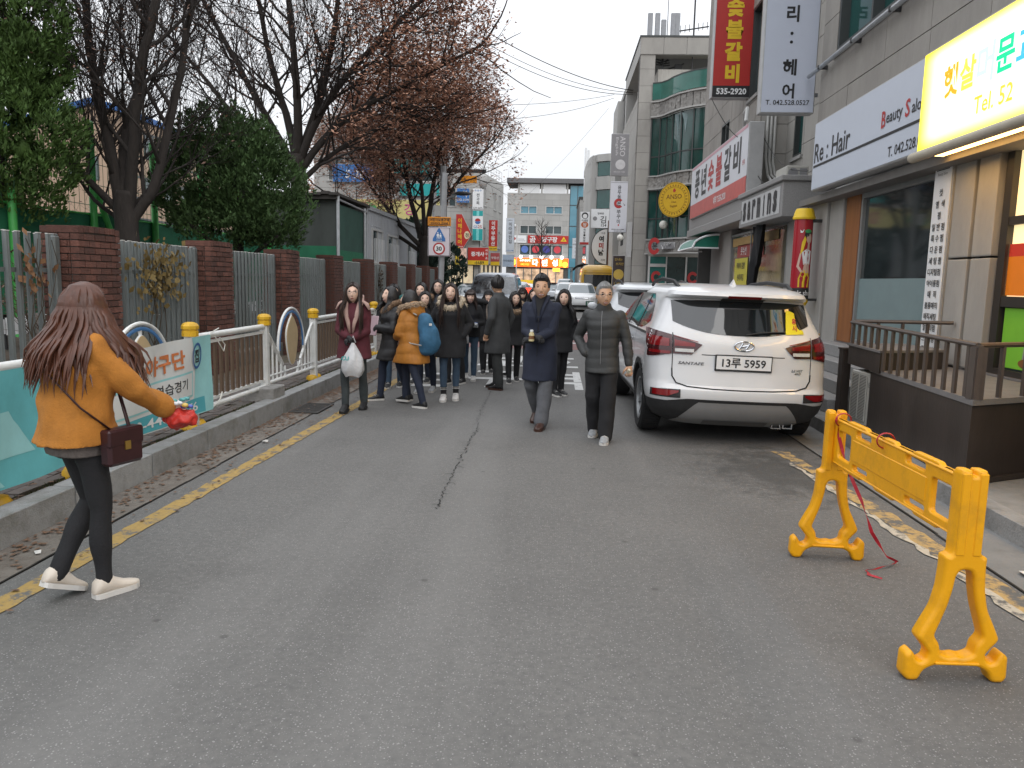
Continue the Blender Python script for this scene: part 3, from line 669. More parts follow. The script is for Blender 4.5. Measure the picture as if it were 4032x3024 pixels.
right = [([(bx+.05, by, 5.5), (bx+.9, by-.3, 7.1), (bx+2.3, by-.6, 8.7), (bx+4.0, by-.8, 10.2), (bx+5.4, by-1, 11.2)], .15), ([(bx+.05, by, 5.2), (bx+1.2, by, 6.6), (bx+2.8, by-.2, 7.6), (bx+4.6, by-.5, 8.4), (bx+6.4, by-.8, 9.2)], .14),
         ([(bx+.05, by, 4.8), (bx+.9, by+.3, 5.7), (bx+2.2, by+.6, 6.6), (bx+3.8, by+.8, 7.2)], .11)]
for pts, r in left:
    Q, R = T.limb(pts, r, r*.35); side_shoots(T, Q, R, 10, 2.8, 3, .12, .55, .2, .05); T.grow(Q[-1], Q[-1]-Q[-2], R[-1], 2.0, 2)
nl = len(T.tips)
for pts, r in right:
    Q, R = T.limb(pts, r, r*.3); side_shoots(T, Q, R, 15, 2.8, 3, .08, .6, .25, .05); T.grow(Q[-1], Q[-1]-Q[-2], R[-1], 1.8, 2, .1)
tipsR = T.tips[nl:]; T.tips = T.tips[:nl]
t = finish_tree(T, 'tall_tree', 'tall dark tree whose boughs keep brown leaves on the street side', (bx, by, .1), BRL2, 1, .15, .07, frac=.55)
mb = MB()
for P, d in tipsR:
    if T.r.random() < min(1, max(.12, (P.x-bx-.8)/2.6)): leaves(mb, P, .17, 4, .08, T.r)
tag(mb.build('leafy_boughs', BRL, t), kind='stuff')
# round brown-leaved tree beside the container
T = Tree(23); bx, by = -5.75, 33.0; T.env = lambda p: ((p.x+6.0)/4.15)**2+((p.z-6.6)/3.3)**2 < 1 and (p.z > 4.6 or p.x < -5.2) and p.z > 3.6+.42*max(0, p.x+5.4)
T.limb([(bx, by, .1), (bx+.02, by, 1.8), (bx+.05, by, 2.9), (bx+.12, by, 3.4)], .24, .2, 12)
for pts, r in (([(bx+.1, by, 3.1), (bx+.8, by-.2, 4.5), (bx+1.7, by-.4, 5.9), (bx+3.0, by-.6, 7.2)], .11), ([(bx+.1, by, 3.2), (bx+.35, by+.2, 5.2), (bx+.7, by+.3, 7.2), (bx+1.3, by+.4, 9.2)], .13),
               ([(bx, by, 3.1), (bx-.5, by, 4.8), (bx-.9, by, 6.8), (bx-1.3, by, 9.0)], .13), ([(bx, by, 2.9), (bx-1.1, by-.2, 4.0), (bx-2.3, by-.3, 5.6), (bx-3.4, by-.5, 7.2)], .11),
               ([(bx, by, 2.7), (bx-1.6, by+.2, 3.7), (bx-3.3, by+.2, 4.6), (bx-4.9, by+.2, 5.6)], .09), ([(bx+.1, by, 3.2), (bx+.1, by-.8, 5.0), (bx-.1, by-1.4, 6.8), (bx-.2, by-1.8, 8.4)], .1)):
    Q, R = T.limb(pts, r, r*.3); side_shoots(T, Q, R, 12, 2.3, 3, .06, .62, .25, .045); T.grow(Q[-1], Q[-1]-Q[-2], R[-1], 1.5, 2, .05)
finish_tree(T, 'leafy_tree', 'broad tree full of dry brown leaves beside the white container', (bx, by, .1), BRL, 5, .17, .078)
# hazy brown tree further back, seen between the round conifer and the shed
T = Tree(31); bx, by = -12.5, 46.0
T.limb([(bx, by, .1), (bx, by, 2.2)], .2, .16, 8)
for a in range(7):
    q = 2*pi*a/7; Q, R = T.limb([(bx, by, 2), (bx+1.0*cos(q), by+.9*sin(q), 3.6), (bx+2.2*cos(q), by+1.6*sin(q), 5.4)], .08, .03, 6); side_shoots(T, Q, R, 7, 1.6, 1, .05, .7, .2, .03)
finish_tree(T, 'leafy_tree', 'reddish brown tree rising behind the roof of the green shed', (bx, by, .1), BRL, 12, .26, .12)
# conifers: clumps of pointed sprays over the lobes of a clipped crown
def conifer(name, label, loc, lobes, m, trunk, seed, dens=1.0, size=.16, stems=()):
    rr = random.Random(seed); t = thing(name, label, 'conifer', loc); mb = MB(); core = MB()
    for (cx, cy, cz, rx, ry, rz_) in lobes:
        core.ball((cx, cy, cz), (rx*.15, ry*.15, rz_*.15), 14, 9)
        for i in range(int(dens*42*(rx*rz_+ry*rz_+rx*ry))):                       # upright flame-shaped tufts on the lobe
            u = Vector((rr.gauss(0, 1), rr.gauss(0, 1), rr.gauss(0, 1))).normalized(); k = rr.uniform(.70, 1.03)
            p0 = Vector((cx+u.x*rx*k, cy+u.y*ry*k, cz+u.z*rz_*k)); ax = (u*.5+Vector((0, 0, .9))+Vector((rr.gauss(0, .15), rr.gauss(0, .15), 0))).normalized(); hl = rr.uniform(.2, .48)
            for j in range(46):
                t_ = rr.random(); rad_ = .17*(1-t_)**.8*hl/.35; q = rr.uniform(0, 2*pi); o1 = ax.orthogonal().normalized(); o2 = ax.cross(o1); sd = o1*cos(q)+o2*sin(q)
                b = p0+ax*(t_-.35)*hl+sd*rad_*rr.uniform(.6, 1.05); dd = (ax*.9+sd*.55+Vector((rr.gauss(0, .2), rr.gauss(0, .2), rr.gauss(0, .2)))).normalized(); l = size*rr.uniform(.6, 1.25)
                w = dd.cross(sd+Vector((rr.gauss(0, .5), rr.gauss(0, .5), rr.gauss(0, .5)))).normalized()*l*.2
                mb.add([b-dd*l*.2, b+dd*l*.15-w, b+dd*l*.75, b+dd*l*.15+w], [(0, 1, 2, 3)])
        n = int(dens*60*(rx*rz_+ry*rz_+rx*ry))
        for i in range(n):
            u = Vector((rr.gauss(0, 1), rr.gauss(0, 1), rr.gauss(0, 1))).normalized()
            k = 1+.16*noise.noise(Vector((cx, cy, cz))*3+Vector((u.x*2.6, u.y*2.6, u.z*1.5)))+.13*noise.noise(Vector((u.x*6.5, u.y*6.5, u.z*2.6))+Vector((seed, cx, cz)))
            p = Vector((cx+u.x*rx*k, cy+u.y*ry*k, cz+u.z*rz_*k)); p -= u*abs(rr.gauss(0, .10))
            d = (u*.55+Vector((0, 0, .85))+Vector((rr.gauss(0, .3), rr.gauss(0, .3), rr.gauss(0, .2)))).normalized(); l = size*rr.uniform(.55, 1.35)
            for j in range(5):
                dd = (d+Vector((rr.gauss(0, .38), rr.gauss(0, .38), rr.gauss(0, .3)))).normalized(); b = p+Vector((rr.gauss(0, .045), rr.gauss(0, .045), rr.gauss(0, .05)))
                w = dd.cross(Vector((rr.gauss(0, 1), rr.gauss(0, 1), rr.gauss(0, 1)))).normalized()*l*.13
                mb.add([b-dd*l*.3, b+dd*l*.15-w, b+dd*l*.75, b+dd*l*.15+w], [(0, 1, 2, 3)])
    tk = MB().tube(trunk, [.14-.03*i for i in range(len(trunk))], 9)
    for s in stems: tk.tube(s, [.05, .045, .03][:len(s)], 6)
    tk.build('trunk', BARK, t, smooth=True); core.build('inner_crown', m, t, smooth=True); tag(mb.build('crown', m, t), kind='stuff'); return t
conifer('conifer', 'bright green flame-shaped conifer at the left picture edge', (-9.4, 12.6, .1), [(-8.9, 12.6, 3.6, 1.0, 1.0, 1.15), (-9.9, 12.6, 3.5, 1.2, 1.1, 1.2), (-9.25, 12.9, 5.45, 1.1, 1.0, 1.05), (-10.3, 12.8, 5.4, 1.1, 1.0, 1.5), (-9.3, 13.0, 6.7, .9, .9, 1.0), (-8.75, 12.7, 4.9, .55, .6, .6)], CON1, [(-9.4, 12.6, .1), (-9.4, 12.7, 3), (-9.4, 12.8, 6)], 5, 1.35, .105)
conifer('conifer', 'broad dark green conifer overhanging the second and third brick pillars', (-6.9, 16.3, .1), [(-7.0, 16.3, 3.7, 1.25, 1.1, 1.1), (-6.2, 16.2, 3.2, .95, .9, .95), (-7.8, 16.3, 3.4, .75, .9, .95), (-7.2, 16.4, 4.45, .85, .8, .65), (-6.0, 16.2, 2.75, .75, .8, .55), (-7.0, 16.0, 2.65, 1.1, .8, .42), (-6.45, 16.2, 4.1, .75, .7, .65)], CON2, [(-6.75, 16.3, .1), (-6.8, 16.3, 2), (-6.9, 16.3, 4)], 8, 1.4, .10,
        [[(-6.7, 16.2, 2.0), (-7.3, 15.9, 2.35), (-7.7, 15.8, 2.7)], [(-6.6, 16.2, 1.9), (-6.2, 16.0, 2.2), (-5.8, 15.9, 2.45)]])
conifer('conifer', 'small dark conifer behind the right end of the white container', (-6.6, 38.5, .1), [(-6.9, 38.5, 3.2, 1.3, 1.0, 1.3), (-6.2, 38.5, 2.0, .8, .8, 1.3), (-5.3, 39.5, 2.0, .55, .6, 1.2), (-7.6, 38.8, 3.4, .8, .8, .9)], CON3, [(-6.6, 38.5, .1), (-6.6, 38.5, 2.5)], 12, .5, .22)
# ---- green windbreak net on tall green posts, white boards, soil bank
NET = mat('green_net', (.012, .125, .062), .8, .18, 3, .3, 80); GPOST = mat('green_post', (.07, .38, .09), .4, .15, 5)
nt_ = thing('windbreak_net', 'dark green windbreak net stretched along the school ground behind the palisade', 'net', (-9, 18, .1))
def nfn(u, v):
    y = 4+34*u; return (-9+.05*sin(y*1.3)+.03*sin(y*4.1), y, .9+(1.82+.06*sin(y*.9))*v)
MB().grid(nfn, 90, 4).build('net', NET, nt_, smooth=True)
MB().tube([(-9.0, 4, 2.72), (-9.0, 38, 2.72)], .02, 6).build('top_wire', GPOST, nt_)
gl_ = ['bright green post at the left picture edge', 'bright green sports-ground post with a diagonal brace, left of the bare tree', 'bright green sports-ground post between bare tree and round conifer', 'green post behind the round conifer', 'green post behind the second brick pillar of the shed', 'green post near the shed']
for i, (y, zt) in enumerate(((12.35, 2.9), (14.6, 4.42), (16.88, 4.42), (19.15, 4.4), (21.4, 4.4), (23.7, 3))):
    t = thing('fence_post', gl_[i], 'green post', (-8.93, y, .1), group='bright green posts of the sports ground'); MB().tube([(-8.93, y, .1), (-8.93, y, zt)], .07, 10).build('post', GPOST, t, smooth=40)
    MB().tube([(-8.93, y, zt), (-8.93, y, zt+.05)], [.085, .02], 10).build('cap', GPOST, t, smooth=40)
    if i == 1: MB().tube([(-8.88, y+.05, 3.15), (-8.8, y+1.0, 1.2)], .06, 8).build('brace', GPOST, t, smooth=40)
# wire mesh between the tall posts
WM = mat('green_wire', (.06, .16, .08), .6); mb = MB()
for k in range(60): y = 10.0+k*.16; mb.tube([(-9.02, y, 2.7), (-9.02, y, 4.35)], .006, 3, caps=False)
for z in (2.9, 3.3, 3.7, 4.1, 4.35): mb.tube([(-9.02, 10, z), (-9.02, 19.6, z)], .008, 3, caps=False)
t = thing('mesh_fence', 'green wire mesh fence above the windbreak net', 'mesh fence', (-9.02, 15, 2.7)); tag(mb.build('wires', WM, t), kind='stuff')
wb = thing('white_fence', 'low white board fence glimpsed through the palisade slats', 'fence', (-8.3, 14, .1))
for k in range(26): y = 9+k*.62; piece('board', WHITE(), wb, -8.3, y, .78, .03, .58 if k % 5 else .3, .22+.04*(k % 3), c=.0)
for k in range(8): y = 9+k*2.2; piece('stake', DARK(), wb, -8.33, y, .5, .04, .04, .8)
tag(MB().grid(lambda u, v: (-5.7-24*u, -6+66*v, .12+.5*min(1, u*6)+.12*noise.noise((u*40, v*50, 1))), 40, 60).build('soil_bank', mat('leafy_soil', (.060, .045, .034), .95, .4, 6, .8, 25, dirt=(.10, .06, .035), dscale=6)), kind='structure')
# brushwood in front of the net
SHR = mat('dry_shrub', (.075, .05, .034), .9, .3)
for i, (y, lab) in enumerate(((11.0, 'dry twiggy shrub behind the first palisade panel'), (13.9, 'dry twiggy shrub behind the vine-grown panel'), (17.8, 'dry twiggy shrub under the dark round conifer'), (21.5, 'dry twiggy shrub right of the round conifer'))):
    T = Tree(60+i); 
    for k in range(9): q = random.uniform(0, 2*pi); T.grow((-7.3+.2*cos(q), y+.4*sin(q), .5), (cos(q)*.5, sin(q)*.5, 1), .014, .7, 2, .05, .6)
    t = thing('dry_shrub', lab, 'shrub', (-7.3, y, .5)); tag(T.twig.build('twigs', SHR, t), kind='stuff'); mb = MB()
    for P, d in T.tips: leaves(mb, P, .06, 1, .04, T.r)
    tag(mb.build('leaves', BRL2, t), kind='stuff')
# ---------------------------------------------------------------- left background: shed, container, school, houses, street signs
CLAD = mat('facade_stone_pale', (.40, .395, .38), .8, .12, 1.4, .15, 30, rnd=.07, dirt=(.27, .26, .245), dscale=.7, damt=.45, stretch=(1, 1, .4))
CONC = mat('facade_concrete', (.33, .325, .315), .85, .14, 1.2, .2, 30, dirt=(.2, .195, .185), dscale=.6, damt=.5, stretch=(1, 1, .35))
GAP = mat('tile_joint', (.10, .098, .095), .95, .1)
WGL = glass('window_glass', (.05, .075, .08), .06, .9, .4, .8); TGL = glass('teal_glass', (.012, .075, .068), .05, .9, .35, .6); BGL = glass('blue_glass', (.10, .26, .34), .05, .8, .3, .25)
FRM = mat('window_frame_paint', (.50, .50, .49), .5, .08); FRD = mat('window_frame_dark', (.05, .055, .055), .45, .1)
def window(parent, M, x0, x1, y0, y1, fm=FRM, gm=WGL, depth=.10, bars=1, fw=.05, sill=True, name='window'):
    """a framed window sunk into a wall; x along the wall, y up, z out"""
    f = MB(); f.box(x0, x1, y0, y0+fw, -depth, .02, M=M).box(x0, x1, y1-fw, y1, -depth, .02, M=M).box(x0, x0+fw, y0+fw, y1-fw, -depth, .02, M=M).box(x1-fw, x1, y0+fw, y1-fw, -depth, .02, M=M)
    for k in range(bars): xx = x0+(x1-x0)*(k+1)/(bars+1); f.box(xx-fw*.4, xx+fw*.4, y0+fw, y1-fw, -depth*.9, .01, M=M)
    o = f.build(name, fm, parent)
    for k in range(bars+1):
        a, b = x0+(x1-x0)*k/(bars+1), x0+(x1-x0)*(k+1)/(bars+1); MB().box(a+fw*.5, b-fw*.5, y0+fw, y1-fw, -depth*.7-(.02 if k % 2 else 0), -depth*.55-(.02 if k % 2 else 0), M=M).build('pane', gm, o)
    if sill: MB().box(x0-.08, x1+.08, y0-.07, y0-.003, -.02, .07, M=M).build('sill', CONC, o)
    return o
def rect_minus(r, holes):
    out = [r]
    for (a, b, c, d) in holes:
        nx = []
        for (x0, y0, x1, y1) in out:
            if a >= x1 or c <= x0 or b >= y1 or d <= y0: nx.append((x0, y0, x1, y1)); continue
            if x0 < a: nx.append((x0, y0, a, y1))
            if c < x1: nx.append((c, y0, x1, y1))
            xa, xb = max(x0, a), min(x1, c)
            if y0 < b: nx.append((xa, y0, xb, b))
            if d < y1: nx.append((xa, d, xb, y1))
        out = nx
    return [q for q in out if q[2]-q[0] > .03 and q[3]-q[1] > .03]
def facade(parent, M, w, h, tw, th, holes, m, back=.3, thick=.03, single=True, brick_off=0.0, y_from=0.0, gapm=GAP, gap=.012, name='stone_tile'):
    """tiled wall with openings: a mortar-dark wall behind, every stone tile proud of it"""
    wb = MB()
    for (x0, y0, x1, y1) in rect_minus((0, 0, w, h), holes): wb.box(x0, x1, y0, y1, -back, -.004, M=M)
    wb.build('wall', gapm, parent)
    j = MB(); y = y_from; row = 0; R = M.to_quaternion()
    while y < h-.05:
        y1 = min(y+th, h); x = -(brick_off*tw if row % 2 else 0)
        while x < w-.02:
            x0, x1 = max(x, 0), min(x+tw, w)
            for (a, b, c, d) in rect_minus((x0+gap/2, y+gap/2, x1-gap/2, y1-gap/2), holes):
                e = random.uniform(-.003, .003)
                if single:
                    c0 = M @ Vector(((a+c)/2, (b+d)/2, thick/2-.004+e)); piece(name, m, parent, *c0, c-a, d-b, thick, c=0, rot=R)
                else: j.box(a, c, b, d, -.006, thick+e, M=M)
            x += tw
        y += th; row += 1
    if not single and j.f: tag(j.build(name, m, parent), kind='stuff')
def sign_box(name, label, M, w, h, d=.18, face=None, edge=None, cat='sign', group=None):
    """a box sign whose face is the plane z=0 of M (origin at its lower left corner)"""
    t = thing(name, label, cat, M @ Vector((w/2, 0, -d/2)), group=group)
    MB().box(0, w, 0, h, -d, -.006, M=M, c=.012).build('case', edge or mat('sign_case', (.42, .42, .42), .5, .1), t)
    MB().rect(.02, w-.02, .02, h-.02, 0, M=M).build('face', face or WHITE(), t); return t
def shape(parent, poly, m, M, z=.003, name='printed_shape'): return MB().add([(x, y, z) for x, y in poly], [tuple(range(len(poly)))], 0, M).build(name, m, parent)
def disc(cx, cy, r, n=28, ry=None): return [(cx+r*cos(2*pi*k/n), cy+(ry or r)*sin(2*pi*k/n)) for k in range(n)]
RDP = mat('red_print', (.42, .03, .03), .5, .06); REDS = mat('sign_red', (.46, .028, .022), .45, .05); YLP = mat('yellow_print', (.78, .52, .02), .5, .05); BLP = mat('blue_print', (.04, .16, .42), .5, .05); WHP2 = mat('white_print', (.80, .80, .80), .5, .03); TEALP = mat('teal_print', (.02, .36, .36), .5, .05); GRY = mat('grey_print', (.25, .25, .26), .5, .05)
ORP = mat('orange_print', (.70, .26, .01), .45, .05)
# green-netted shed
sh = thing('green_shed', 'shed of dark netting over green mesh with a steel pipe corner', 'shed', (-8.2, 25.5, .1))
DNET = mat('dark_netting', (.045, .052, .048), .85, .35, 1.6, .3, 50, stretch=(1, 1, .3)); DN2 = mat('dark_green_netting', (.025, .07, .055), .85, .25, 2)
MB().box(-9.8, -6.82, 23.7, 23.74, 2.55, 4.0).build('dark_net', DNET, sh); MB().box(-9.8, -6.82, 23.68, 23.72, .2, 2.56).build('green_net', NET, sh)
MB().box(-6.86, -6.82, 23.76, 27.4, 2.45, 3.85).build('dark_net', DN2, sh); MB().box(-6.85, -6.80, 23.76, 27.4, .2, 2.46).build('green_net', NET, sh)
for y, zt in ((23.7, 4.1), (27.0, 4.0)): MB().tube([(-6.76, y, .1), (-6.76, y, zt)], .05, 8).build('pipe_post', STEEL(), sh, smooth=40)
MB().tube([(-6.76, 23.7, 3.98), (-6.76, 27.4, 3.9)], .035, 8).build('pipe_rail', STEEL(), sh, smooth=40)
mb = MB()
for k in range(14): mb.box(-10.2+.25*k, -9.96+.25*k, 23.4, 27.6, 4.08+.025*sin(k*1.7), 4.16+.03*sin(k*1.7))
mb.box(-10.1, -6.75, 23.5, 23.56, 3.96, 4.1); mb.build('roof', mat('old_roof', (.05, .045, .042), .9, .3), sh)
# white container building
cb = thing('container_building', 'long white corrugated container building with barred windows', 'container', (-8, 32.3, .1))
CWH = mat('container_white', (.46, .48, .51), .5, .1, 3, dirt=(.33, .33, .32), dscale=1.5, damt=.4, stretch=(1, 1, .4))
wins = [(28.3, 30.0, 2.15, 3.42), (30.9, 32.8, 2.1, 3.35), (35.0, 36.6, 2.0, 3.2)]
MB().box(-9.2, -6.84, 27.45, 37.1, .2, 4.02).build('body', CWH, cb)
mb = MB(); y = 27.5
while y < 37.0:
    inside = [w for w in wins if w[0]-.1 < y < w[1]+.1]
    if inside: mb.box(-6.86, -6.80, y, y+.12, inside[0][3]+.08, 3.95)
    else: mb.box(-6.86, -6.80, y, y+.12, .3, 3.95)
    y += .26
tag(mb.build('corrugation', CWH, cb), kind='stuff')
MB().box(-9.3, -6.74, 27.35, 37.2, 4.02, 4.16).build('roof', mat('container_roof', (.36, .38, .40), .6), cb); MB().box(-6.83, -6.76, 27.38, 27.5, .2, 4.02).build('corner_post', CWH, cb); MB().box(-6.83, -6.76, 37.0, 37.12, .2, 4.02).build('corner_post', CWH, cb)
for (a, b, c, d) in wins:
    M = wall_left(0, -6.80, 0); o = window(cb, M, a, b, c, d, FRM, WGL, .06, 1, .07, True)
    for k in range(7): yy = a+.1+(b-a-.2)*k/6; MB().tube([(-6.73, yy, c+.02), (-6.73, yy, d-.35)], .014, 5).build('bar', WHITE(), o)
# school far left
sc = thing('school_building', 'tan school building with a blue roof edge far behind the bare tree', 'school', (-53, 90, 0))
TAN = mat('tan_wall', (.40, .29, .21), .85, .08, .6); SBL = mat('roof_blue', (.03, .12, .36), .5, .1)
MB().prism([(-60, 0), (-46, 0), (-46, 18.0), (-48.6, 18.6), (-60, 15.6)], -110, -80, M=Matrix(((1, 0, 0, 0), (0, 0, -1, 0), (0, 1, 0, 0), (0, 0, 0, 1)))).build('wall', TAN, sc)
MB().prism([(-60.3, 15.6), (-48.6, 18.65), (-45.7, 18.0), (-45.7, 18.6), (-48.6, 19.3), (-60.3, 16.3)], -110.3, -79.7, M=Matrix(((1, 0, 0, 0), (0, 0, -1, 0), (0, 1, 0, 0), (0, 0, 0, 1)))).build('roof', SBL, sc)
for z0, z1 in ((14.0, 16.9), (9.5, 12.0), (5, 7.5)): window(sc, wall_left(0, -45.97, 0), 81, 108, z0, z1, FRD, WGL, .02, 12, .22, False)
M = wall_front(0, 79.97, 0)
for x in (-51.5, -49.2): window(sc, M, x, x+1.1, 11, 13.5, FRD, WGL, .02, 0, .12, False)
# grey block of shops behind the brown tree
gb = thing('shop_block', 'grey shop block covered in bright banners behind the brown-leaved tree', 'building', (-10, 48, 0))
facade(gb, wall_front(-13.9, 44, 0), 7.5, 10.6, 1.2, .6, [(.8, 7.0, 3.6, 8.6), (4.2, 7.0, 7.0, 8.6), (.8, 2.0, 7.0, 3.6)], CLAD, .6, .03, False); MB().box(-13.8, -7.5, 44.7, 52, 0, 10.5).build('body', CONC, gb)
for (a, b, c, d) in ((.8, 7.0, 3.6, 8.6), (4.2, 7.0, 7.0, 8.6), (.8, 2.0, 7.0, 3.6)): window(gb, wall_front(-13.9, 44, 0), a, c, b, d, FRM, WGL, .1, 2)
for nm, lab, x, z, w, h, col, s, tc in (('shop_sign', 'blue shop sign high on the block behind the brown tree', -12.8, 6.9, 2.6, 1.0, BLP, '5-26', WHP2), ('shop_sign', 'teal shop sign behind the crown of the brown tree', -10.2, 7.4, 2.9, .8, TEALP, '', WHP2), ('shop_sign', 'teal shop sign low behind the brown tree', -9.0, 6.2, 2.3, .7, TEALP, '', WHP2)):
    M = wall_front(x, 43.8, z); t = sign_box(nm, lab, M, w, h, .12, col)
    if s: letters(t, s, w/2, h*.45, w*.7, h*.45, tc, M)
M = wall_front(-11.6, 43.75, 4.9); t = sign_box('banner_sign', 'yellow sign with pink and green print behind the tree trunk', M, 5.1, 1.1, .1, mat('sign_yellow_pale', (.62, .55, .22), .6))
shape(t, disc(.8, .5, .55, ry=.42), mat('green_print', (.05, .40, .12)), M); letters(t, '강', 3.2, .55, .6, .7, mat('pink_print', (.55, .05, .25)), M)
# corner house on the left, end of the row
ch = thing('corner_building', 'pale three-storey corner building hung with shop signs on the left', 'building', (-7.5, 66, 0))
P1, P2 = Vector((-6.1, 60.6, 0)), Vector((-4.95, 68.9, 0)); u = (P2-P1).normalized()
Ms = frame(P1, u, (0, 0, 1)); Lw = (P2-P1).length
wn = [(1.0, 7.4, 1.9, 8.9), (4.6, 7.4, 5.6, 8.9), (1.0, 4.3, 1.9, 5.8), (4.6, 4.3, 5.6, 5.8), (6.6, 4.3, 7.5, 5.8), (6.6, 7.4, 7.5, 8.9), (.3, .3, 7.8, 2.9)]
facade(ch, Ms, Lw, 9.9, 1.4, .62, wn, CLAD, .4, .03, False)
for w in wn[:-1]: window(ch, Ms, w[0], w[2], w[1], w[3], FRM, WGL, .2, 1, .08)
o = window(ch, Ms, .3, 7.8, .3, 2.9, FRD, mat('lit_shop_glass', (.75, .62, .42), .3, .4, 1.4, emit=.5), .2, 4, .1, False, 'shop_window')
facade(ch, wall_front(-9.6, 60.6, 0), 3.45, 9.9, 1.2, .62, [(.5, 7.2, 1.6, 8.6), (.4, .3, 3.1, 2.8)], CLAD, .4, .03, False)
window(ch, wall_front(-9.6, 60.6, 0), .5, 1.6, 7.2, 8.6, FRM, WGL, .2); window(ch, wall_front(-9.6, 60.6, 0), .4, 3.1, .3, 2.8, FRD, MATS['lit_shop_glass'], .2, 2, .1, False, 'shop_window')
MB().prism([(-9.6, 61), (-6.2, 61), (-5.2, 68.8), (-9.6, 68.8)], 9.55, 9.9).build('roof', CONC, ch)
mb = MB(); 
for k in range(9): q = P1.lerp(P2, k/8); mb.tube([(q.x-.15, q.y, 9.9), (q.x-.15, q.y, 10.9)], .03, 5)
for z in (10.4, 10.9): mb.tube([(P1.x-.15, P1.y, z), (P2.x-.15, P2.y, z)], .03, 5)
mb.tube([(P1.x-.15, P1.y, 10.9), (-9.4, P1.y, 10.9)], .03, 5).build('roof_railing', WHITE(), ch)
MB().box(-8.4, -7.2, 61, 63, 9.9, 11.2).build('roof_box', CLAD, ch)
def fsign(name, label, x0, x1, z0, z1, y, face, **k): M = wall_front(x0, y, z0); return sign_box(name, label, M, x1-x0, z1-z0, .2, face, **k), M, x1-x0, z1-z0
t, M, w, h = fsign('shop_sign', 'white vertical sign reading 전과목 near the top of the left corner building', -6.68, -5.82, 6.95, 8.55, 60.2, WHITE())
column(t, '전과목', w/2, h*.78, h*.22, w*.55, BLACK(), M); letters(t, '539-6675', w/2, .13, w*.85, .14, BLACK(), M); letters(t, '국·영·수', w/2, h*.9, w*.7, .16, BLP, M)
t, M, w, h = fsign('shop_sign', 'blue square sign reading 학문 left of the white 전과목 sign', -7.9, -6.9, 7.45, 8.55, 60.15, BLP)
letters(t, '학', w*.62, h*.6, w*.5, h*.45, WHP2, M); letters(t, '문', w*.22, h*.66, w*.22, h*.3, YLP, M); letters(t, '533-1079', w/2, h*.2, w*.85, .18, WHP2, M)
t, M, w, h = fsign('shop_sign', 'white and teal convenience store sign reading GS25 on the left corner building', -6.66, -5.82, 4.6, 6.9, 60.2, WHITE())
shape(t, [(.03, .03), (w-.03, .03), (w-.03, .9), (.03, .9)], TEALP, M); shape(t, [(.03, h-.42), (w-.03, h-.42), (w-.03, h-.03), (.03, h-.03)], TEALP, M)
for a in (.03, h-.42): shape(t, [(w*.38, a), (w*.62, a), (w*.62, a+(.87 if a < .1 else .39)), (w*.38, a+(.87 if a < .1 else .39))], mat('pale_teal_print', (.2, .62, .62)), M, .006)
letters(t, 'GS', w*.3, 1.06, .36, .2, BLP, M); letters(t, '25', w*.7, 1.07, .36, .24, RDP, M)
shape(t, [(w/2+.22*cos(q), 1.5+.2*sin(q)) for q in [pi*k/10 for k in range(11)]]+[(w/2-.1, 1.47)], RDP, M); shape(t, [(w/2+.22*cos(q), 1.46+.2*sin(q)) for q in [pi+pi*k/10 for k in range(11)]]+[(w/2+.1, 1.49)], BLP, M)
t = thing('shop_sign', 'red arrow-shaped hair salon sign with yellow lettering 이헤나헤어', 'sign', (-7.3, 60.1, 3.9)); M = wall_front(-7.9, 60.0, 3.95)
MB().prism([(0, 0), (.55, 0), (1.25, 1.1), (.45, 2.65), (0, 2.65)], -.2, -.004, M=M).build('case', mat('sign_case', (.42, .42, .42), .5), t); shape(t, [(.01, .02), (.54, .02), (1.22, 1.1), (.44, 2.62), (.01, 2.62)], REDS, M, 0, 'face')
column(t, '이헤나헤어', .3, 2.35, .32, .36, YLP, M); letters(t, '525-5219', .3, .17, .5, .12, WHP2, M); shape(t, disc(.86, 1.05, .22, ry=.3), mat('cream_print', (.7, .6, .4)), M); letters(t, '점', .86, 1.05, .26, .34, BLACK(), M, .008)
t, M, w, h = fsign('shop_sign', 'red vertical real-estate sign with white lettering 이주부동산', -5.5, -4.78, 3.9, 6.3, 61.5, REDS)
column(t, '이주부동산', w/2, h*.97, h*.16, w*.62, WHP2, M, bold=.03); shape(t, [(.02, .02), (w-.02, .02), (w-.02, .33), (.02, .33)], YLP, M); letters(t, '526-6689', w/2, .17, w*.85, .2, BLACK(), M, .008)
t, M, w, h = fsign('shop_sign', 'narrow white vertical sign reading 미라네전집 at the end of the left row', -4.35, -3.66, 3.95, 6.75, 65, mat('sign_pale_blue', (.62, .67, .74), .5))
column(t, '미라네전집', w/2, h*.88, h*.25, w*.5, BLACK(), M); letters(t, '명품한식', w/2, h*.93, w*.5, .1, GRY, M); letters(t, '526-6148', w/2, .14, w*.8, .14, BLP, M)
t, M, w, h = fsign('shop_sign', 'red and yellow estate agent fascia reading 중개사 and 6689', -7.0, -5.35, 2.75, 4.1, 60.25, REDS)
letters(t, '중개사', w*.48, h*.62, w*.62, h*.42, WHP2, M, bold=.03); column(t, '사무소', w*.9, h*.95, h*.3, .2, WHP2, M); shape(t, [(.02, .02), (w-.02, .02), (w-.02, .34), (.02, .34)], YLP, M); letters(t, '-6689', w*.55, .18, w*.5, .25, BLACK(), M, .008)
t, M, w, h = fsign('shop_sign', 'small red and yellow fascia right of the 중개사 sign', -5.3, -4.55, 2.75, 3.75, 61.2, mat('sign_dull_red', (.38, .07, .07), .5)); letters(t, '부동산', w/2, h*.6, w*.8, h*.3, WHP2, M); shape(t, [(.02, .02), (w-.02, .02), (w-.02, .3), (.02, .3)], YLP, M)
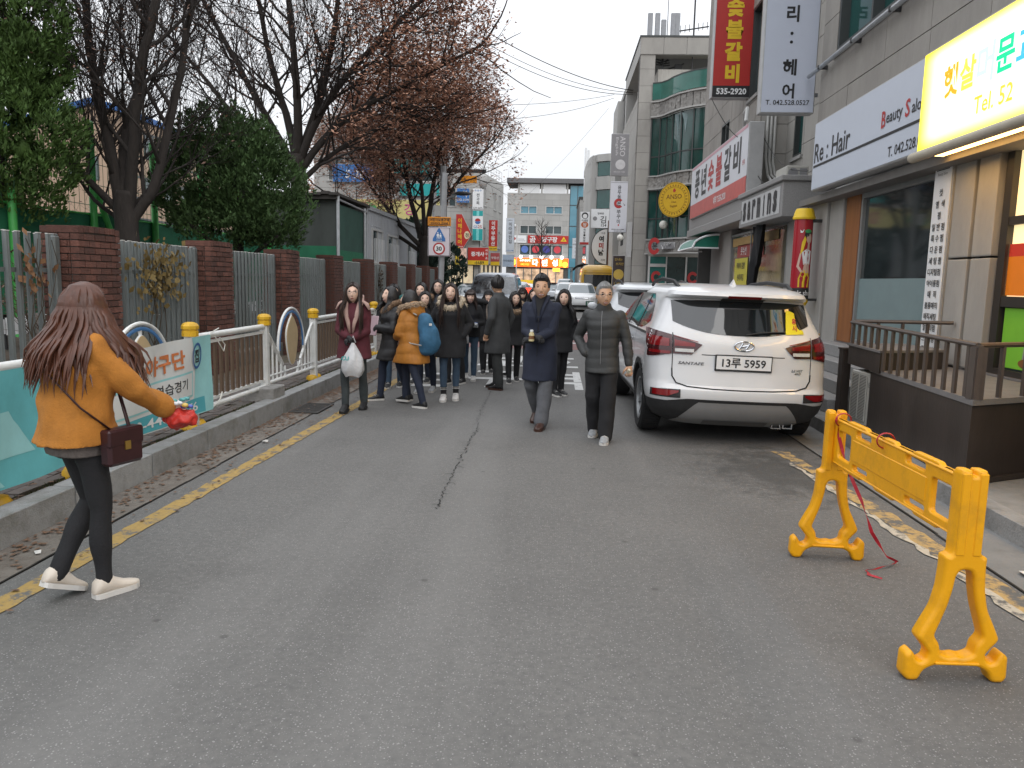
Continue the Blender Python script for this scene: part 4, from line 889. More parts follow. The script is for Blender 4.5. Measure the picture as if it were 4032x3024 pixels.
t, M, w, h = fsign('shop_sign', 'pale blue fascia reading 전집 at the end of the left row', -4.5, -3.55, 2.7, 3.7, 63.4, mat('sign_sky', (.42, .52, .66), .5)); letters(t, '미라네전집', w/2, h*.5, w*.85, h*.4, BLACK(), M)
t, M, w, h = fsign('shop_sign', 'lit picture sign left of the 중개사 fascia', -7.75, -7.02, 2.75, 4.0, 59.9, mat('lit_poster', (.62, .42, .36), .5, .5, 3, emit=.35))
t = thing('barber_sign', 'yellow and black tube sign standing below the red arrow sign', 'sign', (-7.7, 59.6, .1)); M = Matrix.Translation((-7.72, 59.6, 0)); MB().lathe([(.17, 2.2), (.17, 3.9)], 14, M=M).build('tube', mat('tube_yellow', (.62, .45, .03), .4, .5, 2), t, smooth=40); MB().lathe([(.2, 3.9), (.19, 4.0), (.1, 4.08)], 14, M=M).build('cap', YLP, t, smooth=40); MB().lathe([(.06, .1), (.06, 2.2)], 8, M=M).build('post', DARK(), t)
column(t, '이발소', 0, 3.7, 2.4, .22, BLACK(), wall_front(-7.72, 59.41, 0))
# school-zone sign on its pole
sz = thing('school_zone_sign', 'school zone sign with orange plate, blue triangle and red 30 ring on its pole', 'road sign', (-3.28, 22.1, .15))
MB().tube([(-3.36, 22.12, .1), (-3.24, 22.12, 4.6)], .075, 12).build('pole', mat('pole_grey', (.30, .31, .32), .6, .15, 4), sz, smooth=40)
M = wall_front(-3.70, 22.0, 3.12); MB().box(0, .66, 0, .25, -.03, -.004, M=M, c=.01).build('orange_plate', ORP, sz); MB().rect(.02, .64, .02, .23, 0, M=M).build('plate_face', ORP, sz)
mb = MB()
for a in ((.03, .63, .03, .042), (.03, .63, .208, .22), (.03, .042, .03, .22), (.618, .63, .03, .22)): mb.rect(*a[:2], *a[2:], .003, M=M)
mb.build('border', BLACK(), sz); letters(sz, '어린이보호구역', .33, .165, .54, .085, BLACK(), M, .005, .03); letters(sz, 'SCHOOL ZONE', .33, .075, .5, .06, BLACK(), M, .005, .03)
PKW = mat('sign_pinkish_white', (.66, .60, .64), .45, .03); M = wall_front(-3.69, 21.98, 2.27)
MB().box(0, .64, 0, .82, -.03, -.004, M=M, c=.015).build('white_plate', PKW, sz)
mb = MB()
for a in ((.015, .625, .015, .027), (.015, .625, .793, .805), (.015, .027, .027, .793), (.613, .625, .027, .793)): mb.rect(*a[:2], *a[2:], .002, M=M)
mb.build('border', BLACK(), sz)
tri = [(.14, .42), (.50, .42), (.495, .50), (.345, .775), (.32, .785), (.295, .775), (.145, .50)]; shape(sz, tri, BLP, M, .003, 'blue_triangle')
mb = MB()
for cx, s in ((.285, 1.0), (.36, .82)):
    mb.ball((cx, .66*1 if s == 1 else .635, .006), (.018*s, .02*s, .002), 8, 5, M=M); top = .63 if s == 1 else .608
    mb.add([(cx-.022*s, top, .006), (cx+.022*s, top, .006), (cx+.028*s, top-.07*s, .006), (cx-.028*s, top-.07*s, .006)], [(3, 2, 1, 0)], M=M)
    for d in (-1, 1): mb.add([(cx+d*.004, top-.07*s, .006), (cx+d*.024, top-.07*s, .006), (cx+d*.034*s, top-.14*s, .006), (cx+d*.018*s, top-.14*s, .006)], [(0, 1, 2, 3)], M=M); mb.add([(cx+d*.02*s, top-.005, .006), (cx+d*.03*s, top-.012, .006), (cx+d*.042*s, top-.06*s, .006), (cx+d*.034*s, top-.06*s, .006)], [(0, 1, 2, 3)], M=M)
mb.build('walking_figures', WHP2, sz); letters(sz, '어린이보호', .32, .447, .22, .035, WHP2, M, .006)
ring = MB(); ring.add([(.32+r*cos(q), .215+r*sin(q), .003) for r in (.172, .128) for q in [2*pi*k/40 for k in range(40)]], [(k, (k+1) % 40, 40+(k+1) % 40, 40+k) for k in range(40)], M=M); ring.build('red_ring', RDP, sz); shape(sz, disc(.32, .215, .128, 36), WHP2, M, .003, 'white_disc'); letters(sz, '30', .32, .215, .17, .13, BLACK(), M, .006, .03)
# utility pole with a street lamp and the hanging orange sign
up = thing('street_lamp', 'grey utility pole with a curved street lamp arm beside the brown tree', 'street lamp', (-4.5, 30, .1))
MB().tube([(-4.55, 30, .1), (-4.45, 30, 5.9)], .11, 12).build('pole', MATS['pole_grey'], up, smooth=40); MB().tube([(-4.45, 30, 4.6), (-4.2, 29.9, 4.72), (-3.95, 29.8, 4.8)], .03, 8).build('arm', MATS['pole_grey'], up, smooth=40); MB().ball((-3.68, 29.75, 4.86), (.34, .16, .08)).build('lamp_head', DARK(), up, smooth=True); MB().box(-4.75, -4.5, 29.7, 29.85, 4.0, 4.4).build('junction_box', FRM, up)
os_ = thing('hanging_sign', 'dark horizontal arm carrying an orange street sign high at the brown crown edge', 'sign', (-5.2, 40, 0)); MB().tube([(-6.4, 40, .1), (-6.4, 40, 8.1)], .11, 10).build('pole', MATS['pole_grey'], os_, smooth=40); MB().box(-6.4, -3.75, 39.9, 40.0, 7.0, 7.17).build('arm', DARK(), os_)
M = wall_front(-5.05, 39.85, 6.48); MB().box(0, .84, 0, .36, -.05, -.003, M=M).build('plate', ORP, os_); letters(os_, '어린이보호구역', .42, .18, .74, .2, mat('dark_orange_print', (.3, .12, .01)), M)
MB().lathe([(.02, 6.95), (.2, 6.85), (.24, 6.6), (.2, 6.35), (.05, 6.2)], 12, M=Matrix.Translation((-3.9, 39.95, 0))).build('camera_dome', FRM, os_, smooth=40)
dk = sign_box('shop_sign', 'dark maroon low sign with white lettering beyond the palisade fence', wall_front(-7.3, 39, 2.35), 1.5, .38, .1, mat('maroon_sign', (.10, .03, .04))); letters(dk, '햇빛어린이집', .75, .19, 1.2, .2, WHP2, wall_front(-7.3, 38.99, 2.35))
# ---------------------------------------------------------------- building at the end of the street
fb = thing('end_building', 'grey stone building with a flat dark roof closing the end of the street', 'building', (-2.5, 120, 0))
M = wall_front(-7.6, 115, 0)
wn = [(1.9, 8.4, 4.4, 9.7), (5.6, 8.4, 8.1, 9.7), (1.9, 11.3, 4.4, 12.5), (5.6, 11.3, 8.1, 12.5), (1.9, 5.3, 8.3, 6.95), (1.4, .2, 8.6, 3.5)]
facade(fb, M, 9.1, 14.3, 2.2, .75, wn, CLAD, 8, .04, True, .5, 3.6)
for k, w in enumerate(wn[:4]): window(fb, M, w[0], w[2], w[1], w[3], FRM, BGL if k > 1 else WGL, .25, 1, .12)
window(fb, M, 1.9, 8.3, 5.3, 6.95, FRM, WGL, .2, 3, .12, False)
for k, c in enumerate((mat('disc_blue', (.10, .18, .5)), mat('disc_red', (.6, .06, .08)), mat('disc_indigo', (.06, .06, .3)), MATS['disc_red'])): shape(fb, disc(2.7+1.6*k, 6.2, .52, 24), c, M, -.05, 'coloured_disc')
window(fb, M, 1.4, 8.6, .2, 3.5, FRD, mat('lit_cafe_glass', (.62, .42, .27), .3, .8, 1.1, emit=.6), .2, 5, .12, False, 'shop_window')
mb = MB(); mb.rect(1.6, 4.7, .3, 1.7, .05, M=M); mb.build('yellow_film', mat('yellow_film', (.75, .5, .03), .5, .2, emit=.25), fb)
MB().box(1.55, 3.75, 115.02, 123, .2, 15.5).build('glass_tower', BGL, fb)
mb = MB()
for z in (3.6, 6.6, 9.6, 12.6, 15.4): mb.box(1.54, 3.76, 114.97, 115.0, z, z+.1)
for x in (1.5, 2.6, 3.7): mb.box(x, x+.08, 114.97, 115.0, .2, 15.5)
mb.build('glass_frame', FRD, fb)
for x0, x1 in ((-5.9, -2.9), (-2.4, .9)): MB().box(x0, x1, 115.1, 115.2, 14.35, 15.6).build('roof_screen', WHITE(), fb)
for x in (-6.1, -2.75, 1.0): MB().box(x, x+.28, 115.0, 115.3, 14.3, 15.7).build('roof_post', CLAD, fb)
MB().box(-7.7, 3.8, 114.4, 122, 15.7, 16.35).build('roof', mat('roof_dark', (.14, .14, .145), .6), fb)
t, M2, w, h = fsign('shop_sign', 'red billiard hall fascia reading 곰 당구장 on the end building', -4.5, 1.5, 7.05, 8.25, 114.8, REDS)
letters(t, '곰', .75, h/2, 1.2, .9, WHP2, M2, bold=.03); letters(t, '당구장', 3.25, h/2, 2.5, .8, WHP2, M2, bold=.03); shape(t, [(4.85, .35), (5.75, .35), (5.3, 1.05)], YLP, M2); letters(t, '2F', 5.3, .55, .3, .25, BLACK(), M2, .01); shape(t, [(1.55, .04), (2.0, .04), (2.0, h-.04), (1.55, h-.04)], mat('bright_red_print', (.6, .05, .04)), M2)
t, M2, w, h = fsign('shop_sign', 'white fascia with a round food picture left of the red fascia', -7.4, -4.65, 7.1, 8.2, 114.8, WHITE()); shape(t, disc(.75, .6, .42, ry=.25), RDP, M2); shape(t, disc(.75, .62, .22, ry=.12), YLP, M2, .006); mb = MB(); mb.rect(1.5, 2.6, .25, .33, .004, M=M2).rect(1.5, 2.4, .5, .58, .004, M=M2); mb.build('print_lines', GRY, t)
LORG = mat('lit_orange', (1.0, .13, .006), .5, .3, .5, emit=1.05); LWHT = mat('lit_white', (1, .95, .85), .5, 0, emit=2.5); LYEL = mat('lit_yellow', (1, .62, .05), .5, .1, emit=1.5)
t, M2, w, h = fsign('lit_shop_sign', 'glowing orange restaurant sign with white lettering on the end building', -7.3, 1.6, 3.6, 4.95, 114.7, LORG)
for k, (s, x) in enumerate((('다', 4.0), ('빈', 5.4), ('성', 6.9))): letters(t, s, x, h/2, 1.0, .95, LWHT, M2, .01, .04)
letters(t, '소주 한잔에', 2.5, .95, 1.6, .3, LWHT, M2, .01); letters(t, '042-523', 2.5, .4, 1.6, .28, LYEL, M2, .01); shape(t, disc(.7, .7, .5), LYEL, M2); letters(t, '24시', .7, .65, .7, .3, RDP, M2, .01); shape(t, disc(8.4, .45, .42), LYEL, M2); shape(t, [(7.5, .2), (7.9, .2), (7.95, 1.2), (7.55, 1.2)], LYEL, M2)
for k in range(5):
    l = thing('sign_lamp', f'{["first","second","third","fourth","fifth"][k]} white lamp from the left above the glowing orange sign', 'lamp', (-5.4+1.5*k, 114.3, 5.1), group='row of lamps over the orange sign'); MB().ball((-5.4+1.5*k, 114.2, 5.05), .24, 12, 8).build('bulb', mat('lamp_white', (1, .96, .9), .5, 0, emit=5), l, smooth=True); MB().tube([(-5.4+1.5*k, 114.9, 5.3), (-5.4+1.5*k, 114.25, 5.3)], .04, 5).build('arm', DARK(), l)
t, M2, w, h = fsign('lit_shop_sign', 'small glowing yellow box sign under the orange sign', -.7, .4, 3.0, 3.55, 114.2, LYEL)
# young bare street tree before it
T = Tree(77); T.limb([(-2.35, 108, 0), (-2.35, 108, 3), (-2.3, 108, 6), (-2.3, 108, 9.6)], .13, .03, 8)
for k in range(24): z = 4.2+k*.22; q = k*2.4; T.grow((-2.32, 108, z), (cos(q)*.8, sin(q)*.4, .7), .05, 2.0-.05*k, 1, .1, .5, .014)
t = thing('young_tree', 'thin bare street tree in front of the end building', 'tree', (-2.35, 108, 0)); T.wood.build('trunk', BARK, t, smooth=True); tag(T.twig.build('branches', TWIG, t), kind='stuff')
# lamp post, end wall, hills of distant houses
t = thing('globe_lamp', 'thin white post with a round lamp left of the young street tree', 'street lamp', (-5.6, 106, 0)); MB().tube([(-5.6, 106, 0), (-5.6, 106, 9)], .07, 8).build('post', FRM, t); MB().ball((-6.0, 106, 8.9), .3).build('lamp', FRM, t, smooth=True)
# ---------------------------------------------------------------- right side, near: salon, lit shop, stone deck
STN = mat('stone_tile_grey', (.30, .28, .255), .75, .13, 3, .12, 60, rnd=.06, dirt=(.17, .155, .145), dscale=.9, damt=.5, stretch=(1, 1, .4))
STL = mat('stone_tile_light', (.35, .335, .31), .75, .1, 2.5, .12, 60, rnd=.06, dirt=(.2, .19, .18), dscale=.8, damt=.5, stretch=(1, 1, .4))
GRN = mat('speckled_granite', (.26, .255, .25), .55, .22, 60, .05, 80); WOODP = mat('orange_wood', (.27, .10, .028), .5, .25, 2.5, .08, 30, stretch=(4, 4, .35)); DKB = mat('dark_brown_steel', (.040, .030, .025), .5, .25, 3, .1, 30, dirt=(.055, .045, .04), dscale=4, stretch=(1, 1, .4))
DKT = mat('deck_stone', (.165, .155, .15), .8, .15, 5, .2, 40); RAILB = mat('rail_brown_steel', (.075, .058, .048), .45, .15, 6)
sb = thing('salon_building', 'grey stone-tiled building with the hair salon and the brightly lit shop', 'building', (6, 9, 0))
X0 = 4.3
facade(sb, wall_right(13.62, X0, 4.05), 12.4, 7.5, 1.3, .62, [(.68, 1.25, 4.6, 3.3), (6.2, 1.25, 10.0, 3.3), (.68, 4.6, 4.6, 6.8)], STN, .35)
for a, b in ((.68, 4.6), (6.2, 10.0)): window(sb, wall_right(13.62, X0, 4.05), a, b, 1.25, 3.3, FRD, TGL, .22, 2, .07)
window(sb, wall_right(13.62, X0, 4.05), .68, 4.6, 4.6, 6.8, FRD, TGL, .22, 2, .07)
# end face that looks down the street, main mass
MB().box(4.66, 11, 1.0, 13.58, 3.2, 11.4).build('body', CONC, sb)
facade(sb, frame((4.30, 13.62+.02, 3.05), (-1, 0, 0), (0, 0, 1)) if False else wall_front(4.3, 1.2, 3.0), 4, 8.4, 1.3, .62, [], STN, .3, .03, False)
MB().tube([(4.16, 13.9, 5.18), (4.16, 3.0, 5.18)], .035, 8).build('pipe', STEEL(), sb, smooth=40)
mb = MB(); [mb.box(4.12, 4.32, y, y+.04, 5.15, 5.21) for y in (13.3, 11.9, 10.6, 9)]; mb.build('pipe_bracket', DARK(), sb)
# shop front: soffit, pillars, glass, floor
MB().box(4.05, 4.62, 2, 13.55, 2.98, 3.08).build('soffit', mat('soffit_dull', (.16, .15, .14), .7), sb)
MB().box(5.6, 5.7, 2, 13.5, .85, 3.0).build('inner_wall', mat('salon_wall', (.28, .25, .21), .8, .2, 1), sb); MB().box(4.3, 5.7, 2, 13.6, .72, .84).build('floor', DKT, sb); MB().box(4.5, 5.7, 9.0, 9.1, .84, 3).build('inner_wall', MATS['salon_wall'], sb)
for (y0, y1, m, x0) in ((12.72, 13.6, STL, 4.24), (12.12, 12.68, STL, 4.28), (11.56, 12.08, WOODP, 4.31)): MB().box(x0, 4.6, y0, y1, .84 if m is WOODP else .1, 3.0, c=.012).build('pillar', m, sb)
fr = MB(); Ms = wall_right(11.5, 4.34, .86)
fr.box(0, 2.3, 0, .05, -.06, .03, M=Ms).box(0, 2.3, 2.05, 2.12, -.06, .03, M=Ms).box(0, .06, .05, 2.05, -.06, .03, M=Ms).box(2.24, 2.3, .05, 2.05, -.06, .03, M=Ms)
o = fr.build('shop_window', mat('window_steel', (.30, .31, .31), .35, .1, metal=.4), sb); MB().box(.06, 2.24, .05, 2.05, -.03, -.015, M=Ms).build('pane', glass('salon_glass', (.025, .032, .033), .05, .8, .6, 1.5), o)
MB().rect(.06, 2.24, .05, .92, -.006, M=Ms).build('frosted_film', mat('frosted_film', (.20, .27, .275), .45, .08, 3), o)
for (y0, y1) in ((8.40, 8.80), (7.97, 8.33)): 
    for z0, z1 in ((.84, 1.98), (1.99, 3.05)): piece('pillar_stone', STL, sb, 4.45, (y0+y1)/2, (z0+z1)/2, .36, y1-y0, z1-z0-.012, c=.012)
MB().box(4.35, 4.6, 8.31, 8.42, .84, 3.05).build('pillar_slot', DARK(), sb)
WARM = mat('warm_shop_light', (1.0, .78, .42), .5, .08, .8, emit=1.0)
Mw = wall_right(7.93, 4.36, .84); fr = MB()
fr.box(0, 4.4, 0, .06, -.08, .04, M=Mw).box(0, .12, .06, 2.2, -.08, .04, M=Mw).box(2.0, 2.1, .06, 2.2, -.08, .04, M=Mw).box(4.3, 4.4, .06, 2.2, -.08, .04, M=Mw).box(.12, 4.3, .66, .76, -.08, .035, M=Mw).box(.12, 4.3, 1.44, 1.52, -.08, .035, M=Mw).box(0, 4.4, 2.2, 2.3, -.08, .04, M=Mw)
o = fr.build('shop_window', mat('dark_bronze', (.03, .026, .023), .4, .1), sb)
for (a, b, c, d, m) in ((.12, 2.0, 1.52, 2.2, WARM), (2.1, 4.3, 1.52, 2.2, WARM), (.12, 2.0, .76, 1.44, WARM), (2.1, 4.3, .76, 1.44, WARM)): MB().box(a, b, c, d, -.05, -.02, M=Mw).build('lit_pane', m, o)
for (a, b) in ((.12, 2.0), (2.1, 4.3)): MB().box(a, b, .06, .66, -.05, -.02, M=Mw).build('pane', WGL, o)
t = thing('poster', 'orange and red poster on the lit shop window', 'poster', Mw @ Vector((1, 1, 0))); MB().rect(.13, 1.98, .77, 1.14, .004, M=Mw).build('orange_field', mat('orange_poster', (.72, .20, .01), .5, .05, emit=.12), t); MB().rect(.13, 1.98, 1.14, 1.26, .004, M=Mw).build('red_field', mat('red_poster', (.55, .04, .02), .5, .05, emit=.1), t); letters(t, '햇살머문 교실', .8, 1.2, .7, .08, WHP2, Mw, .008)
t = thing('poster', 'bright green poster with a plain grey figure low on the lit shop window', 'poster', Mw @ Vector((1, .3, 0))); MB().rect(.16, 1.98, .08, .65, .004, M=Mw).build('green_field', mat('green_poster', (.16, .42, .03), .5, .06, emit=.1), t)
# plain stand-in figure: a cup-like block with crayons, no character
shape(t, [(.52, .18), (.74, .18), (.72, .46), (.54, .46)], GRY, Mw, .007); [shape(t, [(.54+.045*k, .46), (.58+.045*k, .46), (.59+.05*k, .56), (.555+.05*k, .57)], (YLP, TEALP, RDP, BLP)[k], Mw, .007) for k in range(4)]; shape(t, disc(.63, .14, .17, 20, .05), mat('brown_print', (.20, .08, .02)), Mw, .007)
# menu strip
t = thing('price_banner', 'tall narrow white strip listing the hair salon services', 'banner', (4.2, 9.0, .9)); Mm = wall_right(9.21, 4.24, .90); MB().box(0, .37, 0, 2.22, -.01, -.001, M=Mm).build('strip', WHITE(), t); MB().box(-.02, .40, -.02, 3.0-.9, -.25, -.012, M=Mm).build('backing_pillar', STL, sb)
letters(t, 'Re : Hair', .185, 2.13, .28, .08, BLACK(), Mm); MB().rect(.04, .33, 2.065, 2.075, .004, M=Mm).build('line', BLACK(), t); letters(t, 'Beauty Salon', .185, 2.02, .24, .04, GRY, Mm)
for k, s in enumerate(('컷', '염  색', '펌', '일 반 펌', '특 수 펌', '다 운 펌', '세 팅 펌', '디지털펌', '아이롱펌', '매  직', '볼륨매직', '매직세팅', '앞머리펌', '스타일링', '클 리 닉')): letters(t, s, .185, 1.82-.125*k, .29 if len(s) > 2 else .08, .082, BLACK(), Mm, .004, .016)
# deck with brown cladding and railing
dk = thing('raised_deck', 'dark brown clad raised deck with a flat-bar railing in front of the lit shop', 'deck', (3.7, 7, .146))
dp = [(3.20, 6.0), (4.28, 6.56), (4.28, 8.7), (3.34, 8.32)]
inset = lambda p, d: [(x+(3.75-x)*d, y+(7.3-y)*d) for x, y in p]
MB().prism(inset(dp, .02), .15, .77).build('cladding', DKB, dk); MB().prism(dp, .775, .82).build('deck_slab', DKT, dk); MB().prism(inset(dp, -.01), .15, .19).build('base_trim', DKB, dk)
MB().box(4.28, 4.31, 2.5, 8.7, .15, .82).build('side_cladding', DKB, dk); MB().prism([(4.28, 6.0), (4.32, 6.0), (4.32, 2.5), (4.28, 2.5)], .72, .84).build('edge', DKT, dk)
MB().prism([(3.30, 7.98), (4.1, 8.3), (4.0, 9.05), (3.36, 9.0)], .79, 1.0).build('planter_box', DKB, dk); MB().prism([(3.285, 7.96), (4.12, 8.29), (4.02, 9.07), (3.345, 9.02)], 1.0, 1.025).build('planter_lid', DKT, dk)
ra, rb, rc = Vector((3.36, 8.95, 1.265)), Vector((3.23, 6.06, 1.235)), Vector((4.28, 6.60, 1.235)); rd = Vector((4.25, 8.5, 1.30))
for a, b in ((ra, rb), (rb, rc), (ra+Vector((.03, 0, .01)), rd)): MB().tube([a, b], .026, 8, flat=.8).build('handrail', RAILB, dk, smooth=40)
def bar(p, zb, w=.045): piece('baluster', RAILB, dk, p.x, p.y, (zb+p.z)/2, w*.5, w, p.z-zb, c=.004)
for k in range(15):
    p = ra.lerp(rb, (k+.3)/15); bar(p, 1.02 if k < 4 else .82)
bar(rb, .82, .085); MB().box(rb.x-.03, rb.x+.06, rb.y-.03, rb.y+.06, .82, 1.22).build('corner_post', RAILB, dk)
for k in range(1, 4): bar(rb.lerp(rc, k/4), .82)
for k in range(1, 4): bar((ra+Vector((.03, 0, .01))).lerp(rd, k/4), 1.0 if k < 2 else .84)
t = thing('steel_post', 'short dark brown steel post beside the air conditioner', 'post', (3.4, 9.25, .15)); MB().box(3.36, 3.46, 9.15, 9.29, .146, .93, c=.008).build('post', DKB, t); MB().box(3.35, 3.47, 9.14, 9.30, .93, .95).build('cap', DKB, t)
# outdoor air-conditioning unit
ac = thing('air_conditioner', 'beige outdoor air conditioner unit tucked under the planter box', 'air conditioner', (3.5, 8.46, .16)); ACB = mat('ac_beige', (.47, .46, .42), .5, .05, 5, dirt=(.3, .28, .25), dscale=5, damt=.4); Ma = frame((3.335, 8.78, .17), Vector((.02, -.58, 0)), (0, 0, 1))
MB().box(0, .58, 0, .58, -.3, 0, M=Ma, c=.012).build('case', ACB, ac); MB().rect(.03, .42, .05, .54, .003, M=Ma).build('grille_back', BLACK(), ac)
gl_m = MB()
for k in range(30): gl_m.box(.03, .42, .055+.0163*k, .062+.0163*k, .003, .012, M=Ma)
for x in (.03, .22, .41): gl_m.box(x, x+.008, .05, .545, .004, .014, M=Ma)
tag(gl_m.build('grille', ACB, ac), kind='stuff')
mb = MB(); mb.add([(.475+r*cos(q), .455+r*sin(q), .004) for r in (.028, .023) for q in [2*pi*k/20 for k in range(20)]], [(k, (k+1) % 20, 20+(k+1) % 20, 20+k) for k in range(20)], M=Ma); mb.box(.470, .474, .445, .468, .003, .004, M=Ma).box(.474, .484, .445, .449, .003, .004, M=Ma); mb.build('emblem', BLACK(), ac); letters(ac, 'LG', .535, .455, .045, .035, BLACK(), Ma, .004, .03)
# steps to the salon, step block at the picture edge
st = thing('stone_steps', 'flight of pale stone steps climbing to the salon between car and deck', 'steps', (3.8, 10.6, .15))
for k in range(4): MB().box(3.28+.25*k, 4.3, 9.32, 12.6, .146+.17*k, .316+.17*k, c=.01).build('step', GRN, st)
t = thing('step_block', 'low grey stone step at the foot of the deck on the right picture edge', 'step', (4, 5.6, .15)); MB().box(3.86, 4.6, 4.9, 6.05, .147, .31, c=.015).build('step', GRAN2, t); MB().box(3.80, 4.6, 5.0, 6.15, .31, .35, c=.01).build('tread', GRAN2, t)
# ---- signs of the near building
t = sign_box('salon_sign', 'long pale blue-white hair salon board reading Re : Hair', wall_right(12.52, 3.9, 3.12), 3.95, 1.02, .22, mat('salon_sign_face', (.54, .58, .66), .35, .02)); M = wall_right(12.52, 3.9, 3.12)
letters(t, 'Re : Hair', .80, .55, 1.45, .30, BLACK(), M, .004, .012); MB().rect(.06, 3.7, .34, .375, .004, M=M).build('line', BLACK(), t)
letters(t, 'B', 2.60, .56, .12, .20, RDP, M, .004, .02, False); letters(t, 'eauty', 2.90, .53, .44, .17, BLACK(), M); letters(t, 'S', 3.25, .56, .12, .20, RDP, M, .004, .02, False); letters(t, 'alon', 3.52, .545, .36, .14, BLACK(), M); letters(t, 'T. 042.528.0527', 3.35, .14, 1.1, .13, BLACK(), M)
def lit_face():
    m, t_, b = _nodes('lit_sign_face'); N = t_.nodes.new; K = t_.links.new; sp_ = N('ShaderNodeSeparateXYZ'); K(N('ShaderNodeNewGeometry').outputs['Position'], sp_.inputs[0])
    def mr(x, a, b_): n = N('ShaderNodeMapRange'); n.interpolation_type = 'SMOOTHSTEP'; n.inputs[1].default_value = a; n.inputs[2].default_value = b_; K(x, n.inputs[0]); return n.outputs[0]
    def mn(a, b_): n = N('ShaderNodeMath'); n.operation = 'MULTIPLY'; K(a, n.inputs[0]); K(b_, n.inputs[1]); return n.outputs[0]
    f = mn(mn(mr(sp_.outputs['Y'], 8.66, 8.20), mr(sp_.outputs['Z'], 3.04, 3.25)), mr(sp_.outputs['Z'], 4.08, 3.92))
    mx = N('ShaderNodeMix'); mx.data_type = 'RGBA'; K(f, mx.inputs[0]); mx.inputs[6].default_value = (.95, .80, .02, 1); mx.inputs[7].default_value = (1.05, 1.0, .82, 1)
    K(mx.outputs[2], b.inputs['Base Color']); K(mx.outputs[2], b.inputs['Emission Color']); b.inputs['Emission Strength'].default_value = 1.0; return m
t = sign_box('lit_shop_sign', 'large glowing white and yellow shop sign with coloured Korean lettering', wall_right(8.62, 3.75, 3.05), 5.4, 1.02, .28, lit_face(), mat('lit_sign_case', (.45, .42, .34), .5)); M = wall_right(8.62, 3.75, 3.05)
for k, (s, c) in enumerate((('햇', (.85, .38, .01)), ('살', (.95, .72, .08)), ('머', (.55, .80, .85)), ('문', (.0, .62, .28)), ('교', (.05, .45, .75)), ('실', (.8, .3, .1)))): letters(t, s, .64+.285*k+.02*k, .60+.0*k, .28, .36, mat(f'lit_letter_{k}', c, .5, 0, emit=.85), M, .012, .03)
letters(t, 'Tel. 528-1123'[:7], 1.42, .26, .95, .16, mat('lit_letter_tel', (.92, .55, .05), .5, 0, emit=.85), M, .012, .012)
MB().box(3.79, 4.0, 3.4, 8.55, 3.035, 3.044).build('pillar_glow_plate', mat('pillar_glow_plate', (1, .58, .18), .5, 0, emit=10), t); MB().tube([(3.66, 8.5, 3.0), (3.66, 3.4, 3.0)], .05, 10).build('rolled_awning', mat('awning_roll', (.40, .36, .29), .7), t, smooth=40)  # glowing plate added under the sign to throw warm light on the pillars
t = sign_box('hanging_sign', 'tall white hanging hair sign reading 리 : 헤어', wall_front(3.40, 14.0, 4.60), .92, 3.3, .22, mat('hair_sign_face', (.56, .60, .70), .35, .02)); M = wall_front(3.40, 14.0, 4.60)
for s, y, w, h in (('리', 1.63, .28, .27), ('헤', .76, .28, .27), ('어', .37, .28, .25)): letters(t, s, .46, y, w, h, BLACK(), M, .004, .03)
shape(t, disc(.46, 1.31, .026), BLACK(), M, .004); shape(t, disc(.46, 1.17, .026), BLACK(), M, .004); letters(t, 'T. 042.528.0527', .46, .18, .74, .1, BLACK(), M, .004, .012); letters(t, '원', .46, 2.3, .28, .28, BLACK(), M)
MB().box(.92, 1.0, .3, .36, -.15, -.1, M=M).box(.92, 1.0, 2.4, 2.46, -.15, -.1, M=M).build('bracket', STEEL(), t)
t = sign_box('hanging_sign', 'tall red hanging restaurant sign with yellow lettering 숯불갈비', wall_front(3.42, 18.7, 5.92), .90, 2.7, .26, REDS); M = wall_front(3.42, 18.7, 5.92)
column(t, '숯불갈비', .45, 2.22, .30, .56, YLP, M, .004, .05); MB().rect(.02, .88, .02, .27, .004, M=M).build('black_band', BLACK(), t); letters(t, '535-2920', .45, .145, .76, .14, WHP2, M, .008, .03)
# ---- recess with conduits, canopies, barbecue building
rb_ = thing('barbecue_building', 'grey stone-tiled building with a recessed bay and the barbecue restaurant sign', 'building', (6, 19, 0))
facade(rb_, wall_right(24.2, 4.3, 3.25), 6.7, 8.5, 1.25, .62, [(2.6, 1.9, 3.6, 2.6), (5.5, 2.6, 6.3, 4.6)], STN, .35); window(rb_, wall_right(24.2, 4.3, 3.25), 2.6, 3.6, 1.9, 2.6, FRD, WGL, .2, 1, .05); window(rb_, wall_right(24.2, 4.3, 3.25), 5.5, 6.3, 2.6, 4.6, FRD, WGL, .2, 0, .05)
facade(rb_, wall_front(4.3, 17.5, 3.25), .62, 8.5, .62, .62, [], STL, .3); facade(rb_, wall_right(17.5, 4.88, 3.25), 3.9, 8.5, 1.25, .62, [(.55, 1.05, 1.15, 2.6)], STL, .3); window(rb_, wall_right(17.5, 4.88, 3.25), .55, 1.15, 1.05, 2.6, FRD, TGL, .15, 0, .06)
MB().box(4.67, 10, 17.85, 24.1, 0.2, 11.6).build('body', CONC, rb_); MB().box(5.2, 10, 13.7, 17.85, .2, 11.6).build('body', CONC, rb_)
facade(rb_, frame((9.9, 24.25, 0.2), (-1, 0, 0), (0, 0, 1)), 5.6, 11.4, 1.25, .62, [], STN, .1, .03, False)
for k, x in enumerate((4.42, 4.5, 4.58)): MB().tube([(x, 17.42, 7.5), (x, 17.42, 4.4-.05*k), (x+.04, 17.3, 4.0), (x+.1*k, 16.4, 3.62)], .03, 7).build('conduit', mat('conduit_white', (.5, .5, .48), .5), rb_, smooth=40)
CBL = mat('cable_black', (.02, .02, .02), .6)
mb = MB()
